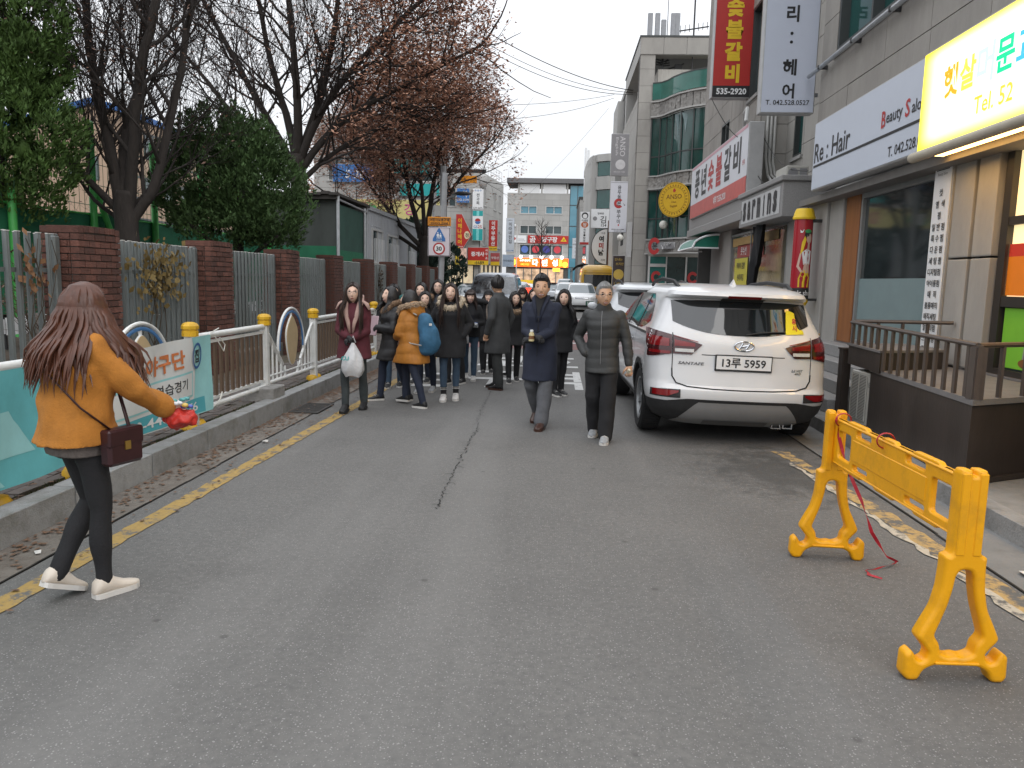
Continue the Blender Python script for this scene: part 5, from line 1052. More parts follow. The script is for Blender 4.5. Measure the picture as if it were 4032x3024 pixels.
for a, b, s in (((4.25, 18.2, 4.6), (4.0, 14.6, 3.5), .3), ((4.3, 17.4, 4.9), (4.2, 13.7, 3.6), .25), ((3.45, 18.75, 5.9), (4.2, 17.5, 4.7), .25), ((4.25, 13.7, 3.0), (4.22, 13.5, .9), .05)):
    a, b = Vector(a), Vector(b); mb.tube([a.lerp(b, k/10)-Vector((0, 0, s*sin(pi*k/10))) for k in range(11)], .009, 5)
tag(mb.build('wall_cables', CBL), 'black cables looping across the recessed bay above the shop canopy', 'cable')
# flat stone canopy, restaurant sign, shop canopy with black-letter sign
MB().box(3.92, 4.6, 17.2, 24.2, 3.05, 3.25, c=.01).box(3.98, 4.6, 17.2, 24.2, 3.25, 3.62).build('canopy', GRN, rb_)
M = wall_right(23.8, 3.92, 3.55); t = sign_box('restaurant_sign', 'wide white restaurant sign reading 풍년숯불갈비 over a red strip', M, 6.9, 1.5, .32, mat('sign_white_face', (.64, .65, .69), .4, .03))
MB().rect(.02, 6.88, .02, .40, .004, M=M).build('red_strip', mat('sign_coral', (.52, .09, .075), .45), t); letters(t, '예약 T.535-2920', 4.2, .21, 2.4, .2, WHP2, M, .008, .02)
for k, (s, c) in enumerate(zip('풍년숯불갈비', (0, 0, 1, 1, 0, 0))): letters(t, s, 1.0+.98*k, .92, .72, .78, RDP if c else BLACK(), M, .005, .03, False)
letters(t, '본점', 6.55, .72, .2, .2, RDP, M); MB().rect(.1, 6.8, 1.40, 1.47, .004, M=M).build('pink_line', mat('pink_line', (.6, .35, .4)), t)
MB().tube([(3.85, 16.95, 5.05), (3.9, 17.1, 5.35), (4.0, 17.8, 5.4), (4.2, 18.6, 5.15)], .04, 8).build('conduit', FRM, t, smooth=40)
MB().box(3.95, 4.86, 14.22, 17.45, 2.88, 3.5, c=.01).box(3.9, 4.86, 14.17, 17.5, 3.5, 3.6, c=.015).build('shop_canopy', GRN, rb_)
M = wall_right(17.3, 3.945, 2.93); t = sign_box('shop_sign', 'pale stone shop canopy sign with heavy black letters sarmins', M, 2.95, .52, .03, mat('sign_stone_white', (.50, .50, .50), .6, .08, 20))
for k, s in enumerate('sarmins'): letters(t, s, .32+.385*k, .26, .26 if s != 'i' else .08, .40, BLACK(), M, .006, .05, False)
t = thing('air_conditioner', 'small beige air conditioner lying on the shop canopy', 'air conditioner', (4.4, 15.2, 3.6)); MB().box(4.15, 4.55, 14.8, 15.5, 3.6, 3.85, c=.015).build('case', ACB, t); Mq = wall_front(4.15, 14.795, 3.6); MB().add([(x, y, 0) for x, y in disc(.12, .12, .09)], [tuple(range(28))], 0, Mq).build('fan_grille', GRY, t); MB().box(.24, .37, .05, .2, 0, .006, M=Mq).build('panel', GRY, t)
# shop front under the canopies
for y0, y1 in ((20.35, 21.6), (14.4, 15.4)): MB().box(4.42, 4.7, y0, y1, .15, 3.05, c=.01).build('pillar', STL, rb_)
MB().box(4.42, 4.7, 15.4, 20.35, .15, 1.3).build('low_wall', STN, rb_); Mf = wall_right(20.33, 4.46, 1.3); fr = MB(); fr.box(0, 4.9, 0, .05, -.06, .03, M=Mf).box(0, 4.9, 1.55, 1.6, -.06, .03, M=Mf).box(0, .05, 0, 1.6, -.06, .03, M=Mf).box(2.0, 2.05, 0, 1.6, -.06, .03, M=Mf).box(4.85, 4.9, 0, 1.6, -.06, .03, M=Mf)
o = fr.build('shop_window', MATS['window_steel'], rb_); MB().box(.05, 2.0, .05, 1.55, -.03, -.015, M=Mf).build('pane', glass('shop_glass', (.16, .145, .11), .06, .7, .6, 1.1), o); MB().box(2.05, 4.85, .05, 1.55, -.03, -.015, M=Mf).build('pane', MATS['shop_glass'], o)
def poster(label, x0, x1, y0, y1, m, txt=(), M=Mf): t = thing('poster', label, 'poster', M @ Vector(((x0+x1)/2, (y0+y1)/2, 0))); MB().rect(x0, x1, y0, y1, .004, M=M).build('sheet', m, t); [letters(t, s, x, y, w, h, c, M, .008, .02) for s, x, y, w, h, c in txt]; return t
poster('yellow poster with handwritten lines on the canopy shop window', .45, 1.75, .36, 1.0, mat('poster_yellow', (.62, .55, .06), .5), (('떡볶이 김밥', 1.1, .82, 1.0, .16, BLACK()), ('순대 튀김', 1.1, .54, .9, .16, BLACK())))
poster('dull red poster with white lettering above the yellow poster', .65, 3.1, 1.02, 1.32, mat('poster_red', (.36, .06, .05), .5), (('옷수선', 1.3, 1.17, .9, .2, WHP2), ('세탁', 2.4, 1.17, .5, .2, WHP2)))
poster('red strip of small white lettering along the foot of the shop window', 0, 3.6, .1, .34, mat('poster_bright_red', (.5, .04, .04), .5), (('구두 수선 열쇠 복사 도장', 1.8, .22, 3.0, .13, WHP2),))
poster('cream roller blind across the top of the shop window', .1, 4.2, 1.3, 1.5, mat('blind_cream', (.55, .36, .14), .6))
t = thing('black_cloth', 'black cloth hanging down in front of the canopy shop window', 'cloth', (4.1, 16.4, 2.8)); MB().grid(lambda u, v: (4.12+.05*sin(u*9+v*3)+.03*sin(u*17), 16.9-.85*u*(1-.25*v*(v > .5))+.1*v, 2.88-1.5*v+.08*sin(u*5)*v), 14, 18).build('cloth', mat('black_cloth', (.012, .012, .014), .8, .3, 8), t, smooth=True)
# barber cylinder sign
t = thing('hair_shop_cylinder', 'red cylinder sign with a yellow cap and a printed woman, reading hair shop', 'cylinder sign', (3.95, 13.0, 1.4)); Mc = Matrix.Translation((3.98, 13.0, 0)); CY = .148
MB().lathe([(CY, 1.62), (CY, 2.74)], 28, M=Mc, caps=False).build('tube', mat('cylinder_red', (.36, .015, .025), .25, .05, 5), t, smooth=True); MB().lathe([(CY+.002, 1.44), (CY+.002, 1.625)], 28, M=Mc, caps=False).build('black_band', BLACK(), t, smooth=True)
MB().lathe([(.15, 2.72), (.235, 2.73), (.24, 2.76), (.225, 2.78), (.2, 2.86), (.17, 2.90), (.05, 2.905)], 24, M=Mc @ Matrix.Diagonal((.74, .74, 1, 1))).build('cap', YLP, t, smooth=35); MB().lathe([(.05, 1.30), (.15, 1.33), (.2, 1.40), (.21, 1.44)], 24, M=Mc @ Matrix.Diagonal((.74, .74, 1, 1))).build('foot_cap', YLP, t, smooth=35)
MB().box(3.98, 4.3, 12.9, 12.95, 2.68, 2.73).box(3.98, 4.3, 12.9, 12.95, 1.42, 1.46).build('bracket', DARK(), t)
def wrap(poly, m, name, off=.004):
    mb = MB(); bm = bmesh.new(); vs = [bm.verts.new((x*.78, y, 0)) for x, y in poly]; bm.faces.new(vs); bmesh.ops.triangulate(bm, faces=bm.faces[:]); bmesh.ops.subdivide_edges(bm, edges=bm.edges[:], cuts=1)
    bm.verts.index_update(); A = rad(-82); mb.add([(3.98+(CY+off)*cos(A+v.co.x/CY), 13.0+(CY+off)*sin(A+v.co.x/CY), v.co.y) for v in bm.verts], [tuple(v.index for v in f.verts) for f in bm.faces]); bm.free(); return mb.build(name, m, t)
SKP = mat('print_skin', (.62, .42, .34), .5, .03)
wrap([(-.12, 1.64), (.10, 1.64), (.12, 1.80), (.05, 1.92), (-.07, 1.90), (-.12, 1.78)], YLP, 'printed_skirt'); wrap([(-.05, 1.88), (.10, 1.86), (.09, 2.02), (-.02, 2.02)], SKP, 'printed_waist'); wrap([(-.04, 2.0), (.10, 2.0), (.12, 2.22), (.02, 2.26), (-.08, 2.2)], WHP2, 'printed_top'); wrap([(.02, 2.24), (.07, 2.24), (.07, 2.36), (.03, 2.36)], SKP, 'printed_neck', .006)
wrap([(-.12, 2.18), (-.08, 2.2), (-.12, 1.98), (-.05, 1.90), (-.08, 1.87), (-.17, 1.97)], SKP, 'printed_arm', .006); wrap([(.05+.055*cos(q), 2.42+.085*sin(q)) for q in [2*pi*k/18 for k in range(18)]], SKP, 'printed_face', .006); wrap([(.03+.075*cos(q), 2.49+.055*sin(q)) for q in [pi*k/10 for k in range(11)]]+[(-.05, 2.42)], BLACK(), 'printed_hair', .008); wrap([(.02+.07*cos(q), 2.535+.03*sin(q)) for q in [2*pi*k/14 for k in range(14)]], mat('green_print2', (.05, .30, .10)), 'printed_headscarf', .010); wrap([(-.04, 2.46), (-.01, 2.40), (-.06, 2.22), (-.11, 2.16), (-.09, 2.36)], YLP, 'printed_ponytail', .010)
wrap([(-.14, 2.56), (-.10, 2.53), (-.06, 2.57), (-.08, 2.52), (-.10, 2.51), (-.13, 2.51)], WHP2, 'printed_bow'); wrap([(.03, 2.36), (.06, 2.355), (.055, 2.37)], RDP, 'printed_lips', .009)
mb = MB(); put_text(mb, 'hair shop', 0, 1.535, .36, .11, 0, 0, None, .02, False); mb.v = [(3.98+(CY+.006)*cos(rad(-82)+x/CY), 13.0+(CY+.006)*sin(rad(-82)+x/CY), y) for x, y, z in mb.v]; mb.build('lettering', WHP2, t)
# small curved green awning
t = thing('green_awning', 'small curved green awning with a white rim beside the barbecue canopy', 'awning', (4.0, 21, 2.7)); AW = mat('awning_green', (.01, .16, .11), .4, .15)
MB().grid(lambda u, v: (3.6+.70*v, 21.2+2.4*u, 2.62+.36*sqrt(max(0, 1-(1-v)**2))), 8, 8).build('canopy', AW, t, smooth=True)
mb = MB()
for y in (21.2, 23.6): mb.tube([(3.6+.70*v, y, 2.62+.36*sqrt(max(0, 1-(1-v)**2))) for v in [k/10 for k in range(11)]], .03, 6).tube([(3.6, y, 2.62), (4.3, y, 2.62)], .025, 6)
mb.tube([(3.6, 21.2, 2.62), (3.6, 23.6, 2.62)], .025, 6).build('rim', WHITE(), t, smooth=40); MB().add([(3.62, 21.21, 2.63), (4.28, 21.21, 2.63)]+[(3.6+.70*v, 21.21, 2.62+.36*sqrt(max(0, 1-(1-v)**2))) for v in [k/10 for k in range(10, 0, -1)]], [tuple(range(12))]).build('side', AW, t)
# ---------------------------------------------------------------- right side, far: curved glass building and neighbours, wires, roof clutter
ROUGH = mat('rough_stone', (.27, .26, .245), .9, .25, 9, .9, 14, rnd=.12, dirt=(.17, .16, .15), dscale=3, damt=.6); DPGL = glass('green_curtain_glass', (.012, .060, .052), .05, .9, .4, .8); DPG2 = glass('door_glass', (.02, .045, .045), .05, .9, .5, 1)
cg = thing('curved_glass_building', 'stone building with curved dark green glass floors and an open roof frame', 'building', (6, 42, 0))
PATH = [Vector(p) for p in ((4.35, 38.95), (4.75, 38.75), (5.0, 38.35), (5.2, 37.7), (5.5, 37.05), (5.95, 36.5), (6.5, 36.1), (7.2, 35.85), (8.0, 35.75), (9.0, 35.7))]
def along(step):
    out = []; acc = 0
    for a, b in zip(PATH, PATH[1:]):
        n = max(1, round((b-a).length/step)); out += [a.lerp(b, k/n) for k in range(n)]
    return out+[PATH[-1]]
def ribbon(z0, z1, off, m, name, parent=cg, step=.35, th=.08):
    P = along(step); Q = []
    for i, p in enumerate(P):
        d = (P[min(i+1, len(P)-1)]-P[max(i-1, 0)]).normalized(); n = Vector((d.y, -d.x)); n = n if n.y < 0 or n.x < 0 else -n; Q.append((p+n*off, p+n*(off-th)))
    mb = MB(); V = []; F = []
    for a, b in Q: V += [(a.x, a.y, z0), (a.x, a.y, z1), (b.x, b.y, z1), (b.x, b.y, z0)]
    for i in range(len(Q)-1):
        for k in range(4): F.append((4*i+k, 4*i+4+k, 4*i+4+(k+1) % 4, 4*i+(k+1) % 4))
    return mb.add(V, F).build(name, m, parent, smooth=30)
def stone_band(z0, z1):
    P = along(.42)
    for a, b in zip(P, P[1:]):
        d = b-a; n = Vector((d.y, -d.x)).normalized(); n = n if n.y < 0 or n.x < 0 else -n; c = (a+b)/2+n*.10
        mbx = MB(); nx, nz_ = 3, 5; R = frame((c.x, c.y, (z0+z1)/2), (d.x, d.y, 0), (0, 0, 1)); l, h = d.length-.02, z1-z0
        mbx.grid(lambda u, v: ((u-.5)*l, (v-.5)*h, .03+.05*noise.noise(Vector((c.x*3+u*3, c.y*3+v*4, z0)))), 4, 6, M=R); mbx.box(-l/2, l/2, -h/2, h/2, -.12, .02, M=R)
        mbx.build('stone_block', ROUGH, cg)
    ribbon(z1+.002, z1+.07, .2, CLAD, 'cornice', th=.22); ribbon(z0-.07, z0-.002, .2, CLAD, 'cornice', th=.22)
stone_band(9.62, 10.25); stone_band(6.22, 6.75); stone_band(3.12, 3.72)
ribbon(6.85, 9.52, 0, DPGL, 'glass_wall'); ribbon(3.82, 6.12, 0, DPGL, 'glass_wall'); ribbon(10.4, 11.15, .06, mat('balcony_glass', (.02, .13, .10), .08, .3, 1, spec=.7), 'balcony_glass', th=.03); ribbon(11.15, 11.2, .08, FRD, 'balcony_rail', th=.06)
mb = MB()
for i, p in enumerate(along(2.6)): mb.box(p.x-.025, p.x+.025, p.y-.07, p.y+.02, 6.85, 9.52).box(p.x-.025, p.x+.025, p.y-.07, p.y+.02, 3.82, 6.12)
mb.build('mullion', FRD, cg)
for z in (7.7, 4.75): ribbon(z, z+.05, .03, FRD, 'transom', th=.04)
WSTK = mat('torn_film', (.22, .30, .31), .6, .3, 4)
for p, z, l in ((5.35, 9.4, 1.2), (5.6, 9.4, .9), (6.6, 9.4, 1.5), (6.95, 9.4, 1.3)):
    y = np.interp(p, [q.x for q in PATH], [q.y for q in PATH])-.1; MB().add([(p-.13, y, z), (p+.14, y-.05, z), (p+.05, y-.02, z-l), (p, y, z-l*.5)], [(0, 3, 2, 1)]).build('torn_film', WSTK, cg)
# corner column, roof frame, body
facade(cg, wall_front(3.68, 39.0, .15), .72, 12.4, .72, .78, [], STL, .5); facade(cg, wall_right(39.5, 3.675, .15) if False else frame((3.68, 47.5, .15), (0, -1, 0), (0, 0, 1)), 8.4, 10.4, 1.4, .78, [(1.0, .2, 3.5, 2.9), (1.2, 3.6, 3.2, 5.4)], STL, .3, .03, False)
MB().box(3.66, 9.2, 38.95, 39.6, 12.5, 13.3).build('roof_beam', CLAD, cg)
for k in range(5): MB().box(3.66+1.1*k+.01, 3.66+1.1*(k+1)-.01, 38.92, 38.96, 12.52, 13.28).build('beam_tile', STL, cg)
MB().box(3.66, 4.3, 39.6, 47, 12.5, 13.25).build('roof_beam', CLAD, cg); MB().box(3.68, 4.3, 46.4, 47, 10.5, 12.5).build('roof_column', CLAD, cg); MB().box(3.62, 9.3, 38.9, 47.1, 13.3, 13.38).build('coping', FRD, cg)
MB().box(4.35, 10, 39.2, 47.5, .15, 10.6).build('body', CONC, cg); MB().box(4.6, 9.9, 39.4, 47, 11.2, 11.95).build('roof_parapet', mat('stained_plaster', (.52, .50, .46), .85, .1, 3, dirt=(.28, .25, .22), dscale=3, stretch=(2, 2, .5)), cg)
# ground floor
MB().box(4.42, 9, 38.55, 38.6, 2.95, 3.1).build('lintel', STN, cg); o = MB().box(4.45, 4.53, 38.5, 38.62, .15, 2.95).box(5.3, 5.36, 38.5, 38.62, .15, 2.95).box(6.25, 6.33, 38.5, 38.62, .15, 2.95).box(7.65, 7.75, 38.5, 38.62, .15, 2.95).box(4.53, 5.3, 38.5, 38.62, 2.45, 2.6).build('door_frame', FRM, cg)
for x0, x1 in ((4.53, 5.3), (5.36, 6.25), (6.33, 7.65)): MB().box(x0, x1, 38.56, 38.58, .15, 2.95).build('pane', mat('teal_door', (.03, .17, .15), .1, .3, .8) if x0 < 5 else DPG2, o)
MB().box(7.75, 9, 38.4, 38.7, .15, 3.1).build('pillar', STL, cg)
def clogo(x, y, z, s, label):
    M = wall_front(x, y, z); t = thing('shop_logo', label, 'logo', (x, y, z)); ring = [(s*.5*cos(q), s*.6*sin(q)) for q in [rad(28)+rad(305)*k/24 for k in range(25)]]+[(s*.24*cos(q), s*.3*sin(q)) for q in [rad(333)-rad(305)*k/24 for k in range(25)]]
    shape(t, ring, RDP, M, .004, 'red_ring'); letters(t, '본', s*.05, 0, s*.45, s*.5, BLACK(), M, .01); letters(t, "'s", s*.62, -s*.1, s*.2, s*.25, WHP2, M, .01); letters(t, '쭈꾸미', s*.55, -s*.75, s*.9, s*.28, WHP2, M, .01); return t
clogo(4.85, 38.50, 1.95, .5, 'red ring logo on the teal glass door'); clogo(6.62, 38.50, 1.95, .5, 'red ring logo on the dark glass door')
M = frame((4.33, 37.85, 3.08), (.75, -.66, 0), (0, 0, 1)); t = thing('shop_sign', "cut-out restaurant sign with a red ring and lettering 본's 쭈꾸미", 'sign', (5, 38.2, 3.4)); ring = [(.34+.34*cos(q), .33+.40*sin(q)) for q in [rad(28)+rad(305)*k/24 for k in range(25)]]+[(.34+.17*cos(q), .33+.2*sin(q)) for q in [rad(333)-rad(305)*k/24 for k in range(25)]]
MB().box(-.02, 1.5, .2, .5, -.12, -.02, M=M).build('backing', GRY, t); shape(t, ring, RDP, M, .0, 'red_ring'); letters(t, '본', .38, .33, .3, .34, BLACK(), M, .01); letters(t, "'s", .80, .27, .14, .18, WHP2, M, .01); letters(t, '쭈꾸미', 1.18, .38, .6, .34, WHP2, M, .01, .06); letters(t, '쭈꾸미', 1.18, .38, .56, .3, BLACK(), M, .016, .005)
MB().tube([(4.75, 38.2, 3.9), (4.95, 38.3, 3.75)], .03, 5).tube([(5.6, 38.2, 3.95), (5.75, 38.3, 3.75)], .03, 5).build('spotlight', DARK(), t)
t = thing('globe_lamp', 'pale globe lamp on the stone band under the yellow disc', 'lamp', (5.1, 37.6, 4.3)); MB().ball((4.98, 37.7, 4.42), .2, 16, 10).build('globe', mat('globe_white', (.75, .74, .68), .4), t, smooth=True); MB().tube([(4.98, 37.8, 3.85), (4.98, 37.7, 4.25)], .03, 6).build('stem', DARK(), t)
# yellow disc on the glass
Md = frame((5.28, 36.75, 5.5), (.80, -.60, 0), (0, 0, 1)); t = thing('disc_sign', 'round golden yellow school sign reading ANSO on the curved green glass', 'sign', (5.3, 36.8, 5.4)); MB().prism(disc(0, 0, .80, 40), -.06, 0, M=Md).build('disc', mat('gold_face', (.62, .38, .02), .45, .06), t)
mb = MB(); 
for r0, r1 in ((.77, .75), (.58, .565)): mb.add([(r*cos(q), r*sin(q), .004) for r in (r0, r1) for q in [2*pi*k/48 for k in range(48)]], [(k, (k+1) % 48, 48+(k+1) % 48, 48+k) for k in range(48)], M=Md)
BRP = mat('brown_ink', (.20, .09, .01), .5); mb.build('rings', BRP, t); letters(t, 'ANSO', 0, .14, .8, .22, BRP, Md, .005); letters(t, 'Class', 0, -.10, .3, .09, BRP, Md, .005); letters(t, 'English', 0, -.30, .6, .13, BRP, Md, .005)
shape(t, [(-.05, .34), (.05, .34), (.09, .42), (.0, .52), (-.06, .44)], RDP, Md, .005)
mb = MB()
for k in range(30): q = 2*pi*k/30; mb.add([(.61*cos(q-.05), .61*sin(q-.05), .004), (.61*cos(q+.05), .61*sin(q+.05), .004), (.72*cos(q), .72*sin(q), .004)], [(0, 1, 2)], M=Md)
tag(mb.build('rim_pattern', BRP, t), kind='stuff')
# hanging banners at the corner column
t = sign_box('hanging_sign', 'grey hanging banner sign reading ANSO English with a pale disc', wall_front(2.46, 39.2, 6.85), .88, 2.02, .14, mat('banner_grey', (.23, .225, .235), .5, .08)); M = wall_front(2.46, 39.2, 6.85)
LG_ = mat('pale_ink', (.55, .54, .55), .5); letters(t, 'ANSO', .56, 1.42, .95, .26, LG_, M, .004, .01, False, 0, -pi/2); letters(t, 'English', .27, 1.42, .85, .16, LG_, M, .004, .005, False, 0, -pi/2); shape(t, disc(.48, .55, .24), LG_, M); letters(t, '042-525-1620', .44, .2, .6, .07, LG_, M)
t = sign_box('hanging_sign', "white hanging banner sign reading 용두동 본's 쭈꾸미 with a red ring", wall_front(2.50, 39.3, 4.12), .88, 2.5, .14, mat('banner_pale', (.62, .63, .68), .5, .03)); M = wall_front(2.50, 39.3, 4.12)
column(t, '용두동', .46, 2.3, 1.62, .2, BLACK(), M); shape(t, [(.44+.23*cos(q), 1.42+.24*sin(q)) for q in [rad(40)+rad(280)*k/24 for k in range(25)]]+[(.44+.10*cos(q), 1.42+.11*sin(q)) for q in [rad(320)-rad(280)*k/24 for k in range(25)]], RDP, M); letters(t, '본', .46, 1.42, .2, .24, BLACK(), M, .008); letters(t, "'s", .72, 1.36, .1, .12, BLACK(), M, .008)
column(t, '쭈꾸미', .46, 1.12, .42, .28, BLACK(), M); MB().rect(.44, .5, .32, .4, .004, M=M).build('seal', RDP, t); letters(t, '예약문의 042-525-8888', .44, .15, .78, .06, BLACK(), M); letters(t, '042-528-1331', .44, .07, .6, .05, BLACK(), M); MB().rect(.03, .85, 2.42, 2.44, .004, M=M).build('line', GRY, t)
t = sign_box('hanging_sign', 'dark menu board with a gold disc and handwritten lines on the corner column', wall_front(2.78, 39.6, .9), .62, 2.1, .1, mat('menu_dark', (.045, .03, .028), .6, .15)); M = wall_front(2.78, 39.6, .9); GLD = mat('gold_ink', (.50, .34, .06), .5); shape(t, disc(.32, 1.15, .26), GLD, M); letters(t, '인내는', .3, 1.9, .4, .16, GLD, M); letters(t, '쓰지만', .36, 1.68, .4, .16, GLD, M); letters(t, '열매는', .3, .68, .4, .16, GLD, M); letters(t, '달다', .38, .45, .3, .16, GLD, M)
MB().box(3.42, 3.66, 38.9, 39.3, 3.2, 3.9).build('bracket_block', STL, cg); MB().ball((3.05, 38.9, 3.85), .16, 12, 8).build('globe', MATS['globe_white'], cg, smooth=True); MB().box(3.38, 3.62, 38.85, 39.05, 2.9, 4.6).build('side_sign', mat('sign_case', (.42, .42, .42)), cg)
# roof clutter
ANT = mat('antenna_grey', (.30, .31, .33), .5); 
def roofbit(name, label, cat, loc, fn, m=ANT): t = thing(name, label, cat, loc); mb = MB(); fn(mb); mb.build('frame', m, t); return t
def panels(mb):
    for k, (x, a) in enumerate(((4.1, -.06), (4.45, 0), (4.75, .04), (5.2, .05), (5.4, .02))):
        mb.box(x-.12, x+.12, 39.2, 39.35, 13.38, 14.5-.3*(k == 2), c=.03)
    mb.tube([(4.95, 39.4, 13.35), (4.95, 39.4, 18.5)], .025, 5)
roofbit('antenna_panels', 'cluster of grey mobile antenna panels with a tall rod on the roof frame', 'antenna', (4.8, 39.3, 13.38), panels)
def tv(mb):
    mb.tube([(6.2, 39.3, 13.35), (6.2, 39.3, 15.6)], .045, 6); mb.tube([(5.35, 39.3, 15.3), (6.75, 39.3, 15.5)], .035, 5); mb.tube([(5.1, 39.3, 13.62), (6.9, 39.3, 13.9)], .035, 5)
    for k in range(9): mb.tube([(5.4+.16*k, 39.15, 15.3+.022*k), (5.4+.16*k, 39.45, 15.3+.022*k)], .016, 4)
    for k in range(9): mb.tube([(5.15+.21*k, 39.3, 13.52+.03*k), (5.15+.21*k, 39.3, 13.88+.03*k)], .016, 4)
    mb.tube([(6.65, 39.2, 15.85), (6.75, 39.3, 15.5), (6.65, 39.3, 15.15)], .02, 4)
roofbit('tv_antenna', 'television antenna with long horizontal arms on the roof frame', 'antenna', (6.5, 39.3, 13.38), tv, DARK())
def junk(mb):
    mb.tube([(4.85, 39.8, 11.95), (4.85, 39.8, 12.6)], .05, 5)
    for k in range(14): q = k*1.3; mb.tube([(4.85, 39.8, 12.2+.02*k), (4.85+.35*cos(q), 39.8+.2*sin(q), 12.25+.025*k)], .025, 4)
    mb.tube([(4.9, 39.9, 12.0), (5.9, 39.9, 12.35)], .03, 5).box(5.45, 5.8, 39.8, 40.0, 11.95, 12.3)
    mb.tube([(6.2, 39.3, 11.2), (6.2, 39.3, 12.5)], .03, 5)
roofbit('roof_antenna', 'tangle of dark aerials and a small tank behind the open roof frame', 'antenna', (4.9, 39.8, 11.95), junk, DARK())
t = thing('water_tank', 'yellow water tank lid on the roof inside the open frame', 'water tank', (6.5, 41, 11.9)); MB().lathe([(.9, 11.9), (.88, 12.05), (.5, 12.2), (.3, 12.22), (.28, 12.3), (.05, 12.31)], 24, M=Matrix.Translation((6.6, 41, 0))).build('tank', YLP, t, smooth=30)
# taller stone block behind, then the rounded grey building
tb = thing('stone_block_building', 'tall narrow stone building rising behind the curved glass one', 'building', (4.5, 53, 0)); facade(tb, wall_front(3.92, 50, .1), 3.2, 13.1, 1.6, .9, [(.25, 9.4, 1.5, 10.3)], CLAD, 5, .04, False); window(tb, wall_front(3.92, 50, .1), .25, 1.5, 9.4, 10.3, FRD, TGL, .15, 1, .08); MB().box(3.85, 7.2, 49.9, 55, 13.2, 13.5).build('coping', CONC, tb); MB().box(3.48, 3.9, 50.4, 54, .1, 12.9).build('side_wing', CLAD, tb)
eb = thing('rounded_building', 'grey rounded corner building with green windows further down the right side', 'building', (4, 64, 0))
PATH = [Vector(p) for p in ((2.15, 72), (2.2, 66), (2.4, 63.6), (2.9, 62.4), (3.7, 61.8), (5.5, 61.6))]
for z0, z1 in ((.1, 3.0), (5.9, 7.35), (8.85, 9.85), (11.0, 11.55)): ribbon(z0, z1, .0, CLAD, 'wall_band', eb, .5, .4)
for z0, z1 in ((7.4, 8.8), (9.9, 10.95), (3.05, 5.85)): ribbon(z0, z1, -.12, TGL, 'window_band', eb, .5, .1)
for z0, z1, x0, x1 in ((7.35, 8.85, 2.18, 2.62), (9.85, 11.0, 2.18, 2.55)):
    MB().prism([(2.15, 70), (2.2, 66), (2.42, 63.6), (x1, 63.0), (x1+.2, 63.4), (2.5, 66), (2.4, 70)], z0, z1).build('wall_pier', CLAD, eb)
MB().box(2.5, 8, 62.6, 75, 0.1, 11.5).build('body', CONC, eb)
t, M, w, h = fsign('shop_sign', 'wide white sign with a brushed 김 and 손 over the right pavement', 2.45, 4.4, 5.75, 7.2, 60.5, WHITE()); letters(t, '김', .95, .65, .5, .55, BLACK(), M); letters(t, '손', 1.65, .95, .35, .45, RDP, M); letters(t, '154', 1.0, .22, .6, .22, BLACK(), M); shape(t, disc(.32, .72, .16), GRY, M); letters(t, '행복한', .75, 1.1, .5, .2, BLACK(), M)
t, M, w, h = fsign('shop_sign', 'narrow white vertical sign with a round face emblem reading 왕 족발·보쌈', 1.62, 2.36, 4.45, 6.95, 60.2, WHITE()); shape(t, disc(w/2, 2.2, .25), BLACK(), M); shape(t, disc(w/2, 2.16, .17), WHP2, M, .006); letters(t, '이새랑', w/2, 1.83, .55, .17, BLACK(), M); shape(t, disc(w/2, 1.52, .28, ry=.23), mat('print_orange_brown', (.5, .13, .04)), M); letters(t, '왕', w/2, 1.52, .3, .3, WHP2, M, .008); column(t, '족발·보쌈', w/2, 1.24, .22, .3, BLACK(), M); MB().rect(.03, w-.03, .03, .2, .004, M=M).build('red_band', RDP, t)
t = thing('half_moon_sign', 'white half-moon shop sign reading 여미남 with bold black and red letters', 'sign', (3, 56, 4)); M = wall_front(2.25, 56, 2.85); hm = [(1.25, 0), (1.25, 2.6)]+[(1.25+1.15*cos(q), 1.3+1.3*sin(q)) for q in [rad(90)+rad(180)*k/24 for k in range(1, 24)]]
MB().prism(hm, -.16, -.004, M=M).build('case', BLACK(), t); shape(t, [(1.25-(1.25-x)*.93-.03, 1.3+(y-1.3)*.95) for x, y in hm], WHP2, M, 0, 'face'); [letters(t, s, .82, 1.85-.48*k, .42, .42, (RDP if k == 1 else BLACK()), M, .006, .05) for k, s in enumerate('여미남')]; letters(t, '지하', .98, .36, .32, .18, BLACK(), M); letters(t, '대충', .95, 2.25, .3, .15, GRY, M); MB().tube([(3.55, 56.1, .1), (3.55, 56.1, 6.0)], .06, 8).build('post', mat('rust_post', (.16, .08, .05), .7), t)
t, M, w, h = fsign('shop_sign', 'white signboard stack of dark lettering behind the half-moon sign', 3.2, 4.6, 3.2, 5.5, 60.4, FRM); letters(t, '차돌박이', w/2, h*.82, 1.1, .4, BLACK(), M); letters(t, '소머리', w/2, h*.5, 1.0, .35, BLACK(), M); MB().rect(.05, w-.05, .1, .6, .004, M=M).build('red_band', RDP, t); MB().rect(.05, .6, 1.5, 1.8, .004, M=M).build('yellow_patch', YLP, t)
t, M, w, h = fsign('shop_sign', 'thin pale vertical sign beside the glass strip of the end building', 1.9, 2.9, 4.7, 7.4, 105, mat('sign_pale_grey', (.5, .53, .57), .5)); column(t, '대박부동산', w/2, h*.95, h*.05, .35, GRY, M)
t, M, w, h = fsign('shop_sign', 'small dark red awning sign with an orange mark near the yellow bus', 2.0, 2.6, 3.4, 4.4, 78, mat('awning_maroon', (.14, .03, .02))); shape(t, disc(.3, .35, .16), LORG, M)
